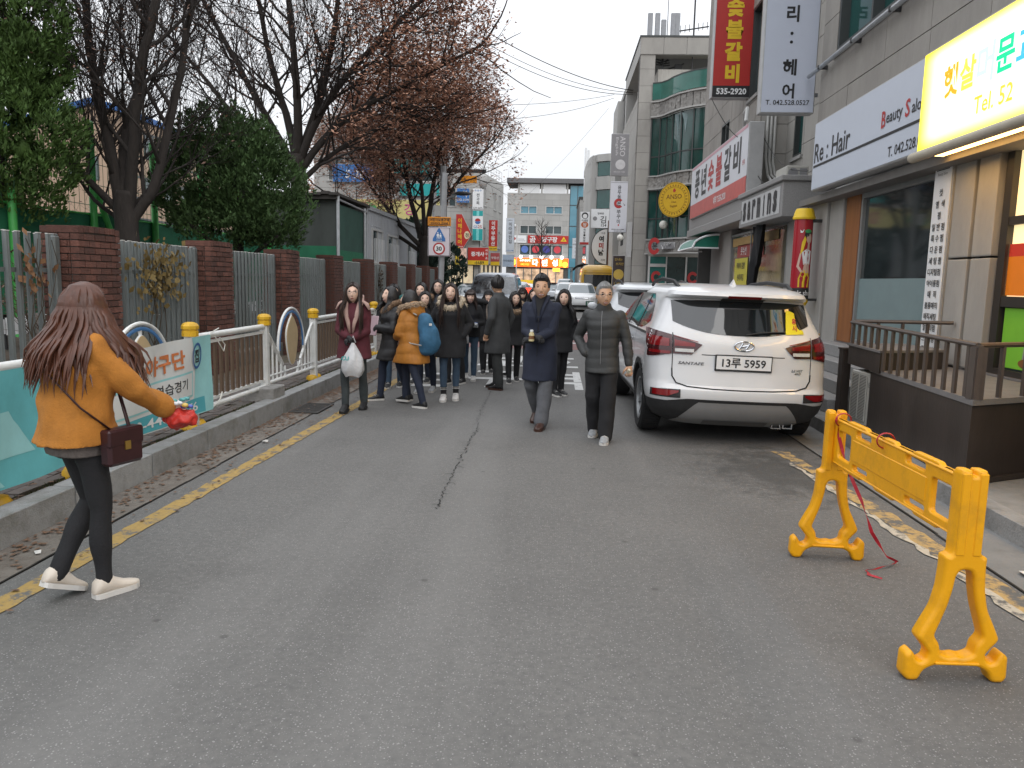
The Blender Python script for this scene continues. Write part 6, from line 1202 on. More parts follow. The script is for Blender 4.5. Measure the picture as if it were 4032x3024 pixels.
t = thing('chimney_pipe', 'thin white twin chimney pipe on a roof right of the end building', 'chimney', (3, 100, 12)); MB().tube([(3.15, 100, 8), (3.15, 100, 18.3)], .14, 8).tube([(3.5, 100, 8), (3.5, 100, 18.0)], .14, 8).build('pipes', WHITE(), t)
lb = thing('low_stone_building', 'low stone building between the rounded building and the end building', 'building', (4, 85, 0)); facade(lb, wall_front(2.0, 78, .1), 4, 9.6, 1.6, .8, [(.6, 5.4, 1.7, 6.8)], CLAD, 10, .04, False); window(lb, wall_front(2.0, 78, .1), .6, 1.7, 5.4, 6.8, FRM, TGL, .1); MB().box(1.9, 6, 77.9, 88, 9.7, 9.95).build('coping', FRD, lb)
t = thing('dark_awning', 'dark sagging tarpaulin awning over the stalls behind the yellow bus', 'awning', (1.6, 70, 2.8)); MB().grid(lambda u, v: (1.2+2.4*u, 66+6*v, 3.5-.9*(1-u)**2-.12*sin(v*7)+.1*sin(u*9+v*4)), 16, 14).build('tarpaulin', mat('tarp_dark', (.035, .032, .03), .8, .3), t, smooth=True); MB().tube([(1.25, 66, .1), (1.25, 66, 2.7)], .05, 6).tube([(1.25, 72, .1), (1.25, 72, 2.7)], .05, 6).build('poles', STEEL(), t)
# utility pole on the right and overhead wires
t = thing('utility_pole', 'thin grey utility pole before the end building', 'utility pole', (2.25, 92, 0)); MB().tube([(2.2, 92, 0), (2.2, 92, 6.6)], .11, 8).build('pole', MATS['pole_grey'], t); MB().box(1.7, 2.5, 91.9, 92, 5.9, 6.0).build('crossarm', STEEL(), t)
def wire(label, a, b, sag_, r=.012):
    a, b = Vector(a), Vector(b); o = MB().tube([a.lerp(b, k/24)-Vector((0, 0, sag_*4*(k/24)*(1-k/24))) for k in range(25)], r, 4, caps=False).build('overhead_wire', CBL); tag(o, label, 'wire', 'overhead wires across the street')
wire('upper thick overhead wire from the brown crown to the right buildings', (-8, 26, 13.2), (4.0, 46, 12.5), 1.0, .022); wire('second overhead wire close under the upper thick one', (-8, 26.4, 12.9), (4.0, 46, 12.4), 1.2, .014); wire('lowest overhead wire of the bundle near the brown crown', (-8, 26, 12.7), (4.0, 46, 12.3), 1.35, .016)
wire('thin faint wire rising from the brown crown edge to the roof corner', (-9, 36, 9.8), (3.2, 50, 13.2), .5, .012); wire('long faint wire slanting down to the end building', (-4, 100, 12.5), (3.0, 52, 12.8), .3, .010); wire('lower thin wire rising beside the crown edge', (-9, 36.3, 9.4), (3.2, 50, 13.0), .9, .012)
# ---------------------------------------------------------------- vehicles
def paint(name, col, metal=0.0): return mat(name, col, .28, .03, 2, metal=metal, coat=.7, dirt=tuple(c*.75 for c in col), dscale=1.5, damt=.25)
CARG = glass('car_glass', (.012, .014, .016), .03, 1.0, .4, 1.5); TYRE = mat('tyre_rubber', (.018, .018, .019), .85, .2, 20, .2, 80); RIM = mat('alloy_rim', (.38, .39, .40), .3, .1, metal=.8); PLAS = mat('black_plastic', (.022, .022, .023), .65, .2, 15, .15, 120); CHROME = mat('chrome', (.62, .63, .65), .12, .03, metal=1.0); SKID = mat('silver_skid', (.30, .30, .30), .45, .06, metal=.3)
LAMPR = mat('tail_lamp_red', (.20, .006, .008), .12, .25, 9, coat=.6); LAMPD = mat('tail_lamp_dark', (.055, .008, .010), .12, .3, 9, coat=.6); LAMPW = mat('lamp_clear', (.55, .55, .54), .1, .2, 12, coat=.6); SHADOWGAP = mat('panel_gap', (.012, .012, .012), .9)
class Car:
    def __init__(s, name, label, cat, loc, rz, levels, paintm, wy=(.9, 3.6), Ra=.40, wr=.35, cr=.45, cf=.5, p=2.8, tilt=0.0, track=.80, seg=1.0):
        s.lv = np.array(levels); s.cr, s.cf, s.p = cr, cf, p; s.t = thing(name, label, cat, loc, rz); s.t.rotation_euler = (0, tilt, rz); s.pm = paintm; s.wy, s.Ra, s.wr, s.track = wy, Ra, wr, track; s.seg = seg; s.zs = s.lv[:, 0]; s.L = s.lv[:, 3].max()
    def W(s, z): return np.interp(z, s.zs, s.lv[:, 1])
    def Rr(s, z): return np.interp(z, s.zs, s.lv[:, 2])
    def Ff(s, z): return np.interp(z, s.zs, s.lv[:, 3])
    def edge(s, q): q = min(abs(q), 1); return 1-(1-q**s.p)**(1/s.p)
    def R(s, x, z): return s.Rr(z)+s.cr*s.edge(x/s.W(z))
    def F(s, x, z): return s.Ff(z)-s.cf*s.edge(x/s.W(z))
    def X(s, y, z):
        k = max(0, (y-s.L*.55)/(s.L*.45)); return s.W(z)*(1-.035*k*k)
    def body(s, name='body', z_top=None):
        nS, nR = int(64*s.seg), int(26*s.seg); zz = []
        for a, b in zip(s.zs, s.zs[1:]):
            n = max(1, int((b-a)/.045*s.seg)); zz += [a+(b-a)*i/n for i in range(n)]
        zz.append(s.zs[-1]); V = []; n_row = None
        for z in zz:
            row = []; w, r, f = s.W(z), s.Rr(z), s.Ff(z)
            sv = [sin(pi/2*(2*i/nR-1)) for i in range(nR+1)]
            for q in sv: row.append([q*w, s.R(q*w, z), z])                       # rear, left to right
            ya, yb = r+s.cr, max(f-s.cf, r+s.cr+.2)
            for i in range(1, nS): y = ya+(yb-ya)*i/nS; row.append([s.X(y, z), y, z])
            for q in sv[::-1]: row.append([q*w*(s.X(yb, z)/w), yb+s.cf*(1-s.edge(q)), z])
            for i in range(nS-1, 0, -1): y = ya+(yb-ya)*i/nS; row.append([-s.X(y, z), y, z])
            for P in row:
                for yw in s.wy:
                    if (P[1]-yw)**2+(z-s.wr)**2 < s.Ra**2 and abs(P[0]) > .4: P[0] = math.copysign(abs(P[0])-.30, P[0])
            V += row; n_row = len(row)
        F = [(j*n_row+i, j*n_row+(i+1) % n_row, (j+1)*n_row+(i+1) % n_row, (j+1)*n_row+i) for j in range(len(zz)-1) for i in range(n_row)]
        F.append(tuple(range(n_row))[::-1]); F.append(tuple((len(zz)-1)*n_row+i for i in range(n_row)))
        MB().add(V, F).build(name, s.pm, s.t, smooth=32, world=False)
    def rear(s, x0, x1, lo, hi, m, name='panel', off=.004, nx=24, nz=8, parent=None):
        lo_ = lo if callable(lo) else (lambda x: lo); hi_ = hi if callable(hi) else (lambda x: hi)
        def f(u, v): x = x0+(x1-x0)*u; z = lo_(x)+(hi_(x)-lo_(x))*v; return (x, s.R(x, z)-off, z)
        return MB().grid(f, nx, nz).build(name, m, parent or s.t, smooth=True, world=False)
    def rearq(s, lo, hi, m, name, off=.010):
        def f(u, v): z = lo+(hi(u*2-1)-lo)*v; x = sin(pi/2*(u*2-1))*s.W(z); return (x*1.004, s.R(x, z)-off, z)
        return MB().grid(f, 44, 8).build(name, m, s.t, smooth=True, world=False)
    def front(s, x0, x1, lo, hi, m, name='panel', off=.004, nx=20, nz=8, parent=None):
        lo_ = lo if callable(lo) else (lambda x: lo); hi_ = hi if callable(hi) else (lambda x: hi)
        def f(u, v): x = x1+(x0-x1)*u; z = lo_(x)+(hi_(x)-lo_(x))*v; return (x, s.F(x, z)+off, z)
        return MB().grid(f, nx, nz).build(name, m, parent or s.t, smooth=True, world=False)
    def side(s, sg, y0, y1, lo, hi, m, name='panel', off=.004, ny=24, nz=6, parent=None):
        lo_ = lo if callable(lo) else (lambda x: lo); hi_ = hi if callable(hi) else (lambda x: hi)
        def f(u, v): y = y0+(y1-y0)*u if sg > 0 else y1+(y0-y1)*u; z = lo_(y)+(hi_(y)-lo_(y))*v; return (sg*(s.X(y, z)+off), y, z)
        return MB().grid(f, ny, nz).build(name, m, parent or s.t, smooth=True, world=False)
    def wheels(s, spokes=10, trim=None):
        for yw in s.wy:
            for sg in (-1, 1):
                x = sg*s.track; M = Matrix.Translation((x, yw, s.wr)) @ Matrix.Rotation(rad(90), 4, 'Y') @ Matrix.Rotation(0 if sg > 0 else pi, 4, 'X'); r = s.wr
                prof = [(r*.66, -.10), (r*.9, -.115), (r*.985, -.095), (r, -.06), (r, .06), (r*.985, .095), (r*.9, .115), (r*.68, .10), (r*.66, .06)]
                w = MB().lathe(prof, 30, M=M, caps=False); 
                for k in range(0, 60): a = 2*pi*k/60; w.box(r*.985, r*1.008, -.012, .012, -.08, .08, M=M @ Matrix.Rotation(a, 4, 'Z'))
                w = w.build('wheel', TYRE, s.t, smooth=35, world=False); q = MB().lathe([(r*.66, .055), (r*.67, .10), (r*.62, .095), (r*.60, .03)], 30, M=M, caps=False).lathe([(.05, .05), (.05, .085), (.0, .09)], 14, M=M, caps=False)
                for k in range(spokes): a = 2*pi*k/spokes; q.add([(.03, -.03, .06), (r*.62, -.022, .075), (r*.62, .022, .075), (.03, .03, .06)], [(0, 1, 2, 3)], 0, M @ Matrix.Rotation(a, 4, 'Z')).add([(.03, -.03, .06), (r*.62, -.022, .075), (r*.62, -.022, .03), (.03, -.03, .03)], [(0, 3, 2, 1)], 0, M @ Matrix.Rotation(a, 4, 'Z'))
                q.build('rim', RIM, w, smooth=30, world=False); MB().add([(r*.62*cos(2*pi*k/24), r*.62*sin(2*pi*k/24), .02) for k in range(24)], [tuple(range(24))], 0, M).build('hub', SHADOWGAP, w, world=False)
                rg = MB(); V = []; F = []; n = 26
                for k in range(n+1):
                    a = rad(-12)+rad(204)*k/n
                    for rr_ in (s.Ra-.012, s.Ra+.055):
                        y, z = yw+rr_*cos(a), max(.16, s.wr+rr_*sin(a)); V.append((sg*(s.X(y, z)+.012), y, z))
                    if k: F.append((2*k-2, 2*k-1, 2*k+1, 2*k) if sg < 0 else (2*k, 2*k+1, 2*k-1, 2*k-2))
                k0 = len(V); V += [(v[0]-sg*.2, v[1], v[2]) for v in V[::2]]
                for k in range(n): F.append((2*k, 2*k+2, k0+k+1, k0+k))
                rg.add(V, F).build('wheel_arch', trim or s.pm, s.t, smooth=35, world=False)
        MB().box(-s.track+.1, s.track-.1, s.wy[0]-.3, s.wy[1]+.3, .22, .5).build('underbody', SHADOWGAP, s.t, world=False)
    def mirror(s, sg, y, z, m): MB().ball((sg*(s.W(z)+.14), y, z+.02), (.11, .07, .075)).box(sg*(s.W(z)-.02), sg*(s.W(z)+.1), y-.03, y+.03, z-.05, z-.02).build('mirror', m, s.t, smooth=40, world=False)
    def plate(s, rear, x, z, txt, face, ink, w=.52, h=.11, tilt=0.0):
        y = (s.R(x, z)-.03) if rear else (s.F(x, z)+.03); o = Vector((x-w/2, y, z-h/2)) if rear else Vector((x+w/2, y, z-h/2)); M = frame(o, (1, 0, 0) if rear else (-1, 0, 0), (0, 0, 1))
        b = MB().box(-.012, w+.012, -.02, h+.012, -.03, -.004, M=M, c=.004).build('plate_holder', PLAS, s.t, world=False); MB().box(0, w, 0, h, -.004, 0, M=M).build('plate', face, b, world=False)
        mb = MB(); put_text(mb, txt, w/2, h/2, w*.80, h*.74, .003, 0, M, .02, False); mb.build('lettering', ink, b, world=False); return M
PWHT = paint('pearl_white_paint', (.66, .665, .675))
SUV_LV = [(.20, .72, .24, 4.4), (.26, .84, .12, 4.55), (.36, .90, .045, 4.66), (.50, .93, .0, 4.70), (.575, .937, .012, 4.70), (.62, .937, .055, 4.69), (.80, .938, .085, 4.66), (.95, .936, .10, 4.60), (1.05, .925, .115, 4.35), (1.10, .91, .135, 3.75), (1.16, .885, .165, 3.30), (1.26, .84, .22, 3.08), (1.38, .79, .285, 2.85), (1.49, .745, .345, 2.62), (1.505, .738, .25, 2.59), (1.53, .728, .21, 2.54), (1.565, .708, .225, 2.45), (1.60, .67, .32, 2.32), (1.63, .60, .52, 2.18), (1.655, .48, .85, 1.95)]
def suv(label, loc, pm, detail=True, tilt=0.0, seg=1.0, name='parked_car'):
    c = Car(name, label, 'car', loc, 0, SUV_LV, pm, (.92, 3.62), .405, .355, .46, .5, 2.9, tilt, .815, seg); c.body(); c.wheels(10, PLAS)
    wb = lambda x: 1.135+.13*(abs(x)/.72)**2.6; wt = lambda x: 1.485-.012*(abs(x)/.6)**2
    g = c.rear(-.70, .70, wb, wt, CARG, 'rear_window', .006, 30, 10)
    # side glass
    for sg in (-1, 1):
        c.side(sg, .78, 3.2, lambda y: 1.13+.10*max(0, 1-(y-.78)/.55)**2, lambda y: 1.13+.02+.375*min(1, max(0, (y-.74)/.6))**.6*(1-max(0, (y-2.35)/.95)**1.3), CARG, 'side_window', .004, 40, 8)
        for y in (1.5, 2.35): c.side(sg, y-.03, y+.03, 1.12, 1.505, PLAS, 'door_pillar', .007, 2, 8)
        c.side(sg, .7, 3.3, 1.09, 1.115, PLAS, 'belt_trim', .006, 30, 1)
        for y in (1.42, 2.42, 3.3): c.side(sg, y-.004, y+.004, .42, 1.1, SHADOWGAP, 'door_gap', .003, 1, 12)
        for y in (1.62, 2.6): MB().tube([(sg*(c.X(y, .98)+.012), y-.09, .985), (sg*(c.X(y, .98)+.045), y-.05, .985), (sg*(c.X(y, .98)+.045), y+.05, .985), (sg*(c.X(y, .98)+.012), y+.09, .985)], .014, 6).build('door_handle', CHROME, c.t, smooth=40, world=False)
        c.side(sg, 1.38, 3.15, .20, .36, PLAS, 'side_cladding', .010, 20, 4)
        c.mirror(sg, 3.0, 1.12, pm)
        # roof rail
        MB().tube([(sg*.60, .62, 1.60), (sg*.615, .85, 1.665), (sg*.62, 1.6, 1.695), (sg*.61, 2.3, 1.66), (sg*.60, 2.5, 1.62)], .020, 8, flat=1.2).build('roof_rail', PLAS, c.t, smooth=40, world=False)
        # tail lamps in two pieces, wrapping round the corner
        L1 = c.rear(sg*.42, sg*.70, lambda x: 1.03-.10*min(1, max(0, (abs(x)-.42)/.10)), lambda x: 1.035+.085*((abs(x)-.42)/.28), LAMPD, 'tail_lamp', .012, 14, 6)
        c.rear(sg*.49, sg*.69, lambda x: 1.01, lambda x: 1.03+.045*((abs(x)-.42)/.28), LAMPR, 'brake_light', .018, 10, 3, L1); c.rear(sg*.50, sg*.685, .952, .985, LAMPW, 'reverse_light', .018, 10, 2, L1); c.rear(sg*.46, sg*.69, lambda x: 1.045+.065*((abs(x)-.42)/.28), lambda x: 1.053+.065*((abs(x)-.42)/.28), LAMPR, 'lamp_line', .018, 10, 1, L1)
        L2 = c.rear(sg*.712, sg*.931, lambda x: .93-.05*((abs(x)-.71)/.22), lambda x: 1.12+.05*((abs(x)-.71)/.22), LAMPD, 'tail_lamp', .012, 22, 6)
        c.rear(sg*.74, sg*.925, lambda x: 1.0, lambda x: 1.075+.03*((abs(x)-.71)/.22), LAMPR, 'brake_light', .018, 16, 3, L2); c.rear(sg*.73, sg*.92, lambda x: .925, lambda x: .955, LAMPR, 'turn_light', .018, 16, 2, L2)
        # lower lamps
        f = c.rear(sg*.62, sg*.90, lambda x: .485+.04*(x*sg < .0), lambda x: .575-.012*((abs(x)-.62)/.28), PLAS, 'fog_surround', .008, 16, 4); c.rear(sg*.64, sg*.885, lambda x: .50+.045*max(0, 1-(abs(x)-.64)/.10), lambda x: .563, LAMPR, 'fog_lamp', .016, 16, 3, f)
        # tailgate seam
        c.rear(sg*.70, sg*.708, .70, 1.14, SHADOWGAP, 'tailgate_gap', .004, 1, 16)
    mb = MB(); pts = [(-.705, .78), (-.70, .70), (-.66, .635), (-.55, .605), (-.3, .592), (0, .588), (.3, .592), (.55, .605), (.66, .635), (.70, .70), (.705, .78)]; fine = []
    for (a, b), (d, e) in zip(pts, pts[1:]): fine += [(a+(d-a)*k/6, b+(e-b)*k/6) for k in range(6)]
    mb.tube([(x, c.R(x, z)-.002, z) for x, z in fine], .007, 5); mb.build('tailgate_gap', SHADOWGAP, c.t, world=False)
    c.rear(-.42, .42, .928, .936, SHADOWGAP, 'tailgate_crease', .002, 20, 1)
    # cladding and skid plate
    c.rearq(.20, lambda q: .485-.035*min(1, max(0, (abs(q)-.4)/.2)), PLAS, 'bumper_cladding'); [c.side(sg, .44, .56, .20, .45, PLAS, 'bumper_cladding', .010, 3, 6) for sg in (-1, 1)]
    c.rear(-.66, .66, .195, lambda x: .455-.25*max(0, (abs(x)-.44)/.22)**1.2, SKID, 'skid_plate', .024, 36, 6); c.rear(-.36, .30, .198, lambda x: .255, mat('skid_dark', (.14, .14, .14), .5), 'skid_inset', .030, 16, 3)
    for k in (0, 1):
        x0 = .36+.125*k; M = wall_front(x0, c.R(x0, .22)-.012, .185); e = MB(); o_, i_ = [(0, 0), (.105, 0), (.085+.02*k, .075), (.012, .075)], [(.014, .012), (.092, .012), (.078+.016*k, .063), (.022, .063)]
        V = [(x, y, z) for z in (.02, -.12) for x, y in o_]+[(x, y, z) for z in (.02, -.1) for x, y in i_]; F = [(j, (j+1) % 4, 4+(j+1) % 4, 4+j) for j in range(4)]+[(8+j, 12+j, 12+(j+1) % 4, 8+(j+1) % 4) for j in range(4)]+[(j, 8+j, 8+(j+1) % 4, (j+1) % 4) for j in range(4)]
        e.add(V, F, M=M).add(V[12:], [(0, 1, 2, 3)], 1, M); e.build('exhaust_pipe', [CHROME, SHADOWGAP], c.t, world=False)
    c.rear(-.17, .17, 1.508, 1.535, LAMPR, 'high_brake_light', .012, 10, 2); c.rear(-.22, .22, 1.478, 1.506, PLAS, 'spoiler_recess', .010, 10, 2)
    MB().add([(-.028, 0, 0), (.028, 0, 0), (.02, .17, 0), (-.02, .17, 0), (0, .03, .075), (0, .06, .07)], [(0, 1, 4), (1, 2, 5, 4), (2, 3, 5), (3, 0, 4, 5), (3, 2, 1, 0)], M=Matrix.Translation((0, .70, 1.638))).build('shark_fin', pm, c.t, smooth=20, world=False)
    if detail:
        MB().tube([(.02, c.R(.02, 1.145)-.03, 1.15), (.18, c.R(.18, 1.17)-.03, 1.18), (.42, c.R(.42, 1.19)-.022, 1.19)], .011, 6, flat=.6).build('wiper', PLAS, c.t, smooth=40, world=False)
        yl = MB(); yl.grid(lambda u, v: (.43+.20*u+.02*v*(1-u), c.R(.45+.2*u, 1.16+.22*v)-.010, 1.165+.05*u*0+(.24-.10*u*u)*v+.01*u), 8, 8); d = yl.build('yellow_window_patch', mat('window_patch_yellow', (.72, .62, .015), .4, .05), c.t, smooth=True, world=False)  # flat yellow patch with red letters on the rear glass
        mb = MB()
        for k, ch in enumerate('홍시'): put_text(mb, ch, .53, 1.30-.07*k, .06, .06, 0, 0, None, .03)
        mb.v = [(x, c.R(x, y)-.014, y) for x, y, z in mb.v]; mb.build('lettering', RDP, d, world=False)
        c.plate(True, .0, .865, '13루 5959', WHITE(), BLACK(), .55, .135)
        # oval emblem with a slanted bar letter
        yE = c.R(0, 1.03)-.014; ov = MB(); ov.tube([(.095*cos(2*pi*k/36), yE, 1.035+.047*sin(2*pi*k/36)) for k in range(37)], .008, 6)
        for sg in (-1, 1): ov.tube([(sg*.034-.016, yE, 1.035-.030), (sg*.034+.004, yE-.002, 1.035), (sg*.034+.018, yE, 1.035+.030)], .009, 5)
        ov.tube([(-.034, yE, 1.028), (0, yE-.002, 1.036), (.034, yE, 1.043)], .008, 5); ov.build('emblem', CHROME, c.t, smooth=40, world=False)
        for s_, x, z, w, h in (('SANTAFE', -.52, .84, .25, .03), ('2.0 VGT', .555, .805, .12, .025), ('4WD', .565, .775, .07, .022)):
            mb = MB(); put_text(mb, s_, x, z, w, h, 0, 0, None, .02, False, .25); mb.v = [(px, c.R(px, py)-.008, py) for px, py, q in mb.v]; mb.build('badge_lettering', mat('badge_grey', (.10, .10, .105), .3, .05, metal=.5), c.t, world=False)
    return c
suv('white parked car with its rear towards the viewer, beside the yellow barrier', (1.90, 7.80, 0), PWHT, True, rad(1.0)); COL.objects['parked_car'].rotation_euler.z = rad(1.5)
c2 = suv('silver-white car parked nose to tail in front of the nearest white car', (1.83, 13.9, 0), paint('silver_white_paint', (.58, .60, .62)), False, 0, .7)
# sedans and vans further down: one maker, different bodies
SED_LV = [(.18, .70, .3, 4.2), (.28, .82, .08, 4.42), (.45, .86, .0, 4.50), (.60, .87, .0, 4.48), (.75, .87, .04, 4.40), (.84, .85, .10, 4.15), (.90, .83, .16, 3.55), (.94, .80, .22, 3.30), (1.10, .74, .42, 2.95), (1.28, .67, .70, 2.60), (1.38, .60, .95, 2.35), (1.44, .48, 1.2, 2.1), (1.46, .35, 1.4, 2.0)]
MPV_LV = [(.18, .72, .3, 4.3), (.28, .84, .08, 4.45), (.45, .87, .0, 4.52), (.62, .88, .0, 4.50), (.80, .88, .04, 4.42), (.92, .87, .08, 4.10), (.98, .85, .1, 3.72), (1.02, .83, .12, 3.58), (1.20, .77, .2, 3.22), (1.38, .71, .3, 2.88), (1.48, .66, .38, 2.66), (1.55, .56, .55, 2.45), (1.58, .42, .8, 2.2)]
VAN_LV = [(.22, .78, .2, 4.75), (.34, .90, .04, 4.95), (.55, .94, .0, 5.02), (.80, .95, .0, 5.00), (.98, .95, .02, 4.88), (1.08, .93, .03, 4.55), (1.13, .91, .04, 4.35), (1.35, .87, .08, 4.10), (1.60, .83, .12, 3.82), (1.78, .78, .18, 3.55), (1.86, .70, .28, 3.35), (1.91, .55, .5, 3.1)]
def front_car(name, label, x, y, lv, pm, ptxt=None, wind=None, grille=True, z_w=(1.0, 1.4), cat='car', seg=.6, pface=None, hood=None):
    """a vehicle that faces the viewer: nose at y"""
    L_ = max(l[3] for l in lv); c = Car(name, label, cat, (x, y+L_, 0), pi, lv, pm, (.85, L_-.9), .36, .31, .4, .42, 2.8, 0, .74 if lv is not VAN_LV else .8, seg); c.body(); c.wheels(8)
    w0 = c.W(z_w[0])-.07; w1 = c.W(z_w[1])-.06
    def ws(u, v): z = z_w[0]+(z_w[1]-z_w[0])*v; w = w0+(w1-w0)*v; xx = w*(1-2*u); return (xx, c.F(xx, z)+.006, z)
    MB().grid(ws, 16, 8).build('windscreen', wind or CARG, c.t, smooth=True, world=False)
    zb = z_w[0]-.33 if lv is not VAN_LV else .78
    for sg in (-1, 1):
        h = c.front(sg*.48, sg*.82, lambda q: zb+.06*((abs(q)-.48)/.34), lambda q: zb+.14+.05*((abs(q)-.48)/.34), LAMPW, 'headlight', .008, 10, 4); c.side(sg, 1.0, L_-1.55, z_w[0]+.02, lambda q: z_w[1]-.02-.35*max(0, (q-(L_-2.4))/1.2)**1.2, CARG, 'side_window', .005, 18, 4); c.mirror(sg, L_-1.35, z_w[0]+.03, pm)
    if grille:
        g = c.front(-.36, .36, zb+.02, zb+.13, PLAS, 'grille', .008, 10, 3); c.front(-.34, .34, zb+.06, zb+.085, CHROME, 'grille_bar', .014, 10, 1, g)
    c.front(-.55, .55, .26, .38, PLAS, 'lower_grille', .008, 12, 3)
    if ptxt: c.plate(False, -.02 if pface is None else -.42, .50, ptxt, pface or WHITE(), WHP2 if pface else BLACK(), .40 if pface else .5, .2 if pface else .11)
    return c
SIL = paint('silver_paint', (.34, .36, .38), .5); GRW = paint('grey_white_paint', (.55, .57, .59)); BLUG = paint('blue_grey_paint', (.20, .23, .27), .4)
WSG = glass('windscreen_sky_reflection', (.10, .13, .145), .05, 1.0, .15, 1); WST = mat('windscreen_tree_reflection', (.045, .05, .055), .05, 1.3, 4.5, spec=1.0)  # pale sky and mottled tree reflections painted into the windscreen colours
front_car('passenger_van', 'blue-grey van facing the viewer behind the girls on the left of the street', -2.30, 27.2, VAN_LV, BLUG, None, WST, True, (1.14, 1.76), 'van', .7)
front_car('oncoming_car', 'white car with a green 7453 plate facing the viewer behind the two men', 1.38, 42.0, MPV_LV, paint('white_paint_car', (.68, .69, .70)), '7453', WSG, True, (1.02, 1.46), pface=mat('green_plate', (.01, .12, .07), .4))
front_car('oncoming_car', 'white car half hidden behind the one with the green plate', .75, 52, MPV_LV, GRW, None, WSG, True, (1.02, 1.46))
front_car('oncoming_car', 'silver sedan further down the street left of the white cars', -.35, 61, SED_LV, SIL, None, WSG, True, (.94, 1.34))
front_car('oncoming_car', 'small white van far down the street before the end building', .9, 80, VAN_LV, GRW, None, WSG, True, (1.14, 1.76), 'van')
front_car('oncoming_car', 'dark red-roofed car far down the street', -.4, 86, SED_LV, paint('dark_red_paint', (.25, .03, .04)), None, WSG, True, (.94, 1.34))
front_car('parked_car', 'white car parked on the left pavement behind the girls, before the shops', -3.85, 33.0, SED_LV, GRW, None, WSG, True, (.94, 1.34))
c = Car('leaving_car', 'silver car driving away beyond the van with lit red tail lamps', 'car', (-2.05, 36.5, 0), 0, MPV_LV, SIL, (.85, 3.6), .36, .31, .4, .42, 2.8, 0, .74, .6); c.body(); c.wheels(8); c.rear(-.6, .6, 1.05, 1.42, CARG, 'rear_window', .006, 12, 5); [c.rear(sg*.55, sg*.84, .75, 1.3, mat('lit_tail_lamp', (1, .07, .03), .3, .1, emit=1.3), 'tail_lamp', .01, 8, 5) for sg in (-1, 1)]
c = Car('leaving_car', 'second car driving away with lit tail lamps, further along the left lane', 'car', (-2.0, 47, 0), 0, SED_LV, GRW, (.85, 3.6), .36, .31, .4, .42, 2.8, 0, .74, .5); c.body(); c.wheels(8); c.rear(-.55, .55, .95, 1.25, CARG, 'rear_window', .006, 12, 5); [c.rear(sg*.55, sg*.84, .62, .8, MATS['lit_tail_lamp'], 'tail_lamp', .01, 8, 3) for sg in (-1, 1)]
# yellow minibus
BUS_LV = [(.3, .95, .1, 6.0), (.45, 1.08, .02, 6.1), (1.0, 1.10, .0, 6.15), (1.4, 1.08, .02, 6.1), (2.1, 1.03, .06, 5.8), (2.45, .98, .12, 5.6), (2.62, .85, .25, 5.4), (2.72, .6, .5, 5.1)]
bx_ = Car('minibus', 'yellow minibus with a dark rear window parked past the corner column', 'bus', (2.55, 49, 0), 0, BUS_LV, paint('bus_yellow', (.56, .32, .025)), (1.2, 4.9), .48, .42, .22, .4, 4.0, 0, .9, .6); bx_.body(); bx_.wheels(6); bx_.rear(-.86, .86, 1.35, 2.1, CARG, 'rear_window', .01, 16, 6); bx_.rear(-.9, .9, 2.18, 2.24, mat('bus_trim', (.30, .17, .02), .5), 'trim', .01, 16, 1)
for sg in (-1, 1): bx_.rear(sg*.75, sg*.95, .75, 1.15, LAMPR, 'tail_lamp', .01, 6, 5); bx_.side(sg, .6, 5.0, 1.4, 2.05, CARG, 'side_window', .01, 16, 4)
mb = MB(); put_text(mb, '어린이', .0, 1.18, .5, .16, 0); mb.v = [(x, bx_.R(x, y)-.012, y) for x, y, z in mb.v]; mb.build('lettering', BLACK(), bx_.t, world=False)
# parked scooter before the end building
sct = thing('scooter', 'white and red scooter parked in front of the lit end building', 'motorcycle', (-3.0, 99, 0), rad(80)); M = sct.matrix_basis
for y in (-.6, .65):
    Mw_ = Matrix.Translation((0, y, .28)) @ Matrix.Rotation(rad(90), 4, 'Y'); w = MB().lathe([(.2, -.05), (.28, -.03), (.28, .03), (.2, .05)], 16, M=Mw_, caps=False).build('wheel', TYRE, sct, world=False); MB().lathe([(.02, -.04), (.2, -.02), (.2, .02), (.02, .04)], 12, M=Mw_).build('rim', RIM, w, world=False)
MB().box(-.14, .14, -.75, .0, .4, .75, c=.06).box(-.14, .14, 0, .35, .32, .42, c=.03).build('body', WHITE(), sct, world=False); MB().box(-.18, .18, .3, .45, .35, .95, c=.05).build('leg_shield', RDP, sct, world=False); MB().box(-.13, .13, -.7, .0, .75, .83, c=.03).build('seat', PLAS, sct, world=False); MB().tube([(0, .6, .3), (0, .4, .95), (0, .36, 1.05)], .03, 6).tube([(-.3, .32, 1.08), (.3, .32, 1.08)], .02, 6).build('handlebar', PLAS, sct, world=False); MB().box(-.2, .2, -1.0, -.65, .8, 1.2, c=.03).build('delivery_box', RDP, sct, world=False)
